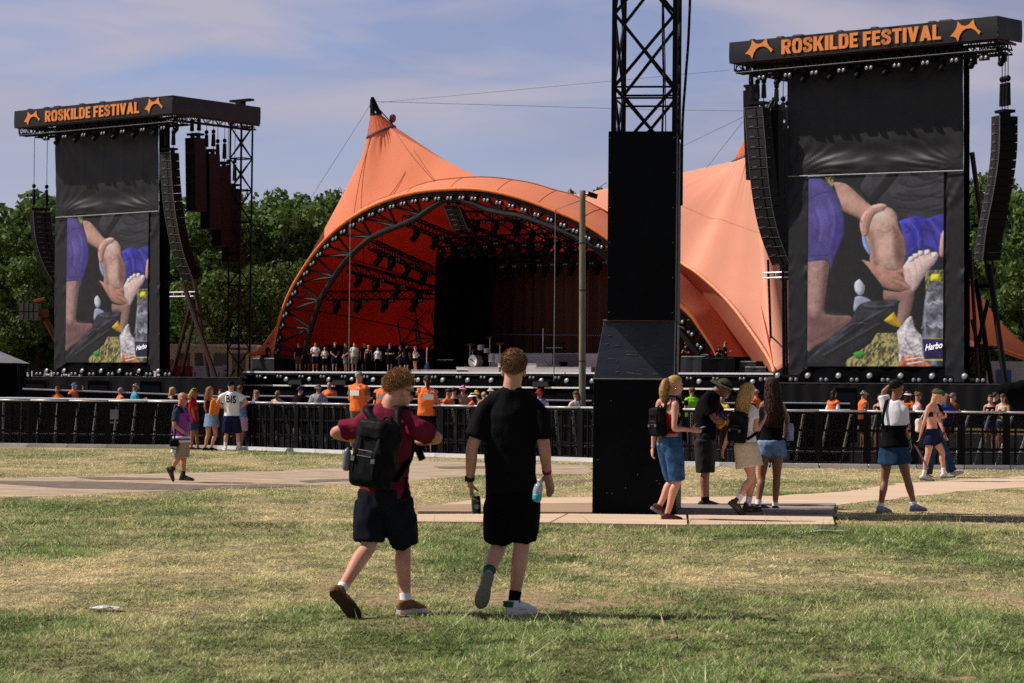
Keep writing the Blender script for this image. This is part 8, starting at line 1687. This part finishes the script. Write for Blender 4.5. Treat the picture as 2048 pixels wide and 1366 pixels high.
    # right side: blue cabin and umbrella-like tarp
    a = at(2005, 722, 165); t = thing('site_cabin', 'grey corrugated cabin with blue door at the far right below the orange sail', 'cabin', V((a.x + 2, 166, 0))); mb = MB(); mb.box((a.x + 2.5, 167, a.z / 2), (6, 2, a.z)); part('wall', mb, mat('grey corrugated', (.30, .31, .34), .5, stretch=(8, 1, .05), scale=3), t); mb = MB(); mb.box((a.x + .3, 165.95, a.z * .45), (1.0, .08, a.z * .8)); part('door', mb, mat('blue door', (.03, .06, .25), .5), t)
    a = at(2010, 745, 118); t = thing('tarpaulin_heap', 'dark tarpaulin covered heap at the right end of the wing', 'tarpaulin', V((a.x + 1.2, 118, 1.9))); mb = MB(); mb.ell((a.x + 1.0, 118, a.z - .85), (1.2, .7, .45)); mb.ell((a.x + .3, 118, a.z - .9), (.8, .6, .4)); me = remesh(mb, .08, 2); wrinkle(me, .06, (2, 2, 2)); link('cover', me, DRAPE, t); t.location = (0, 0, 0)
    # litter
    p = gnd(208, 1223); t = thing('plastic_bag', 'crumpled white plastic scrap lying on the grass at lower left', 'litter', p); mb = MB(); R = random.Random(2); rows = []
    for i in range(9):
        rows.append([V((p.x + (i / 8 - .5) * .20 , p.y + (j / 5 - .5) * .12, .022 + .028 * max(0, noise.noise(V((i * .9, j * .9, 1))) + .4) * (1 - abs(i / 4 - 1) * .6))) for j in range(6)])
    mb.grid(rows); part('film', mb, mat('white film', (.78, .77, .80), .5), t)
    p = gnd(1657, 1067); t = thing('litter_strip', 'thin white strip lying on the grass right of the boards', 'litter', p); mb = MB(); pts = bez([p + V((-.19, .0, .02)), p + V((-.05, .03, .035)), p + V((.08, .03, .03)), p + V((.18, .01, .03))], 5); strap_path(mb, pts, V((0, 1, 0)), .016, .002); part('strip', mb, WHT, t)
    p = gnd(376, 913); t = thing('paper_scrap', 'pale crumpled scrap by the path behind the photographer', 'litter', p); mb = MB(); mb.ell(p + V((0, 0, .03)), (.09, .05, .04), None, 7, 5); part('scrap', mb, CREAM, t)
    # notice taped on the barrier
    a = at(228.5, 829, 60.8); t = thing('paper_notice', 'pale paper notice taped to the front barrier left of the photographer', 'notice', a); mb = MB(); mb.box(a, (.21, .006, .24)); part('sheet', mb, mat('grey paper', (.20, .19, .21), .8), t); mb = MB(); mb.box(a - UPZ * .20, (.21, .006, .04)); part('strip', mb, MATS['grey paper'], t)

# ------------------------------------------------------------------ light and sky
def sky_and_sun():
    w = bpy.data.worlds.new('World'); SC.world = w; w.use_nodes = True; nt = w.node_tree; N = nt.nodes; L = nt.links; bg = N['Background']
    EL, AZ = rad(46), None
    sd = V((-.99, .10, 0)).normalized()      # towards the sun, on the ground
    sky = N.new('ShaderNodeTexSky'); sky.sky_type = 'NISHITA'; sky.sun_disc = False; sky.sun_elevation = EL; sky.sun_rotation = math.atan2(sd.x, sd.y); sky.air_density = 1.0; sky.dust_density = .6; sky.ozone_density = 2.0
    tc = N.new('ShaderNodeTexCoord'); mp = N.new('ShaderNodeMapping'); mp.inputs['Scale'].default_value = (5.5, 5.5, 24); mp.inputs['Rotation'].default_value = (0, rad(2), 0); L.new(tc.outputs['Generated'], mp.inputs[0])
    nz = N.new('ShaderNodeTexNoise'); nz.inputs['Scale'].default_value = 1.5; nz.inputs['Detail'].default_value = 8; nz.inputs['Roughness'].default_value = .5; nz.inputs['Distortion'].default_value = .5; L.new(mp.outputs[0], nz.inputs['Vector'])
    cr = N.new('ShaderNodeValToRGB'); cr.color_ramp.elements[0].position = .40; cr.color_ramp.elements[1].position = .64; cr.color_ramp.elements[0].color = (0, 0, 0, 1); cr.color_ramp.elements[1].color = (1, 1, 1, 1); L.new(nz.outputs['Fac'], cr.inputs[0])
    # fewer clouds near the horizon, more above
    sp = N.new('ShaderNodeSeparateXYZ'); L.new(tc.outputs['Generated'], sp.inputs[0]); mr = N.new('ShaderNodeMapRange'); mr.inputs[1].default_value = .065; mr.inputs[2].default_value = .125; mr.inputs[3].default_value = .04; mr.inputs[4].default_value = .8; L.new(sp.outputs[2], mr.inputs[0])
    mu = N.new('ShaderNodeMath'); mu.operation = 'MULTIPLY'; L.new(cr.outputs[0], mu.inputs[0]); L.new(mr.outputs[0], mu.inputs[1])
    ti = N.new('ShaderNodeMix'); ti.data_type = 'RGBA'; ti.blend_type = 'MULTIPLY'; ti.inputs[0].default_value = 1; L.new(sky.outputs[0], ti.inputs[6]); ti.inputs[7].default_value = (.80, .705, .88, 1)
    mx = N.new('ShaderNodeMix'); mx.data_type = 'RGBA'; L.new(mu.outputs[0], mx.inputs[0]); L.new(ti.outputs[2], mx.inputs[6]); mx.inputs[7].default_value = (4.3, 3.95, 4.6, 1)
    n2 = N.new('ShaderNodeTexNoise'); n2.inputs['Scale'].default_value = .9; n2.inputs['Detail'].default_value = 5; m2 = N.new('ShaderNodeMapping'); m2.inputs['Scale'].default_value = (4, 4, 15); m2.inputs['Location'].default_value = (3.3, 1, 2); L.new(tc.outputs['Generated'], m2.inputs[0]); L.new(m2.outputs[0], n2.inputs['Vector'])
    r2 = N.new('ShaderNodeMapRange'); r2.inputs[1].default_value = .40; r2.inputs[2].default_value = .62; r2.inputs[4].default_value = .75; L.new(n2.outputs['Fac'], r2.inputs[0]); u2 = N.new('ShaderNodeMath'); u2.operation = 'MULTIPLY'; L.new(r2.outputs[0], u2.inputs[0]); L.new(mr.outputs[0], u2.inputs[1])
    gx = N.new('ShaderNodeMix'); gx.data_type = 'RGBA'; L.new(u2.outputs[0], gx.inputs[0]); L.new(ti.outputs[2], gx.inputs[6]); gx.inputs[7].default_value = (2.75, 2.62, 3.45, 1); L.new(gx.outputs[2], mx.inputs[6])
    zr = N.new('ShaderNodeMapRange'); zr.inputs[1].default_value = .16; zr.inputs[2].default_value = .45; zr.inputs[3].default_value = 1; zr.inputs[4].default_value = .38; L.new(sp.outputs[2], zr.inputs[0]); zm = N.new('ShaderNodeMix'); zm.data_type = 'RGBA'; zm.blend_type = 'MULTIPLY'; zm.inputs[0].default_value = 1; L.new(mx.outputs[2], zm.inputs[6]); L.new(zr.outputs[0], zm.inputs[7]); L.new(zm.outputs[2], bg.inputs[0]); bg.inputs[1].default_value = .118
    ld = bpy.data.lights.new('sun', 'SUN'); ld.energy = 5.0; ld.angle = rad(.5); ld.color = (1, .93, .84); o = bpy.data.objects.new('sun', ld); COL.objects.link(o); d = V((sd.x * math.cos(EL), sd.y * math.cos(EL), math.sin(EL))); o.rotation_euler = d.to_track_quat('Z', 'Y').to_euler(); o.location = d * 50 + V((0, 40, 0))
def camera():
    c = bpy.data.cameras.new('camera'); c.lens = 85; c.sensor_width = 36; c.clip_start = .5; c.clip_end = 9000; c.dof.use_dof = True; c.dof.focus_distance = 34; c.dof.aperture_fstop = 10
    o = bpy.data.objects.new('camera', c); COL.objects.link(o); o.matrix_world = Matrix.Translation(CAM) @ RC.to_4x4(); SC.camera = o
    SC.view_settings.view_transform = 'Standard'; SC.view_settings.look = 'None'; SC.view_settings.exposure = 0
    SC.cycles.max_bounces = 6; SC.cycles.transparent_max_bounces = 12; SC.cycles.use_denoising = False; SC.cycles.sample_clamp_indirect = 2.0; SC.cycles.adaptive_threshold = .005; SC.cycles.adaptive_min_samples = 64
import time as _t
_T0 = _t.time()
def step(n): print('STEP %-14s %.1f s' % (n, _t.time() - _T0))
# forms that need the remesher come first, while the scene is small
man_maroon(); man_black(); step('front pair'); woman_ponytail(); man_hat(); woman_blonde(); woman_brown(); woman_raised(); walkers_right(); photographer(); fence_group(); step('mid people')
ZD = onb(830, 744.5, BF).z
pit_people(); step('pit people'); stage_people(ZD); step('stage people')
lamp_protos(); zd = stage(); towers(); step('towers'); tent(zd); interior(zd); step('tent'); black_tower(); wooden_pole(); extras(); trees(); step('trees')
build_ground(); build_paths(); build_fence(); build_grass(); step('ground'); sky_and_sun(); camera(); step('done')
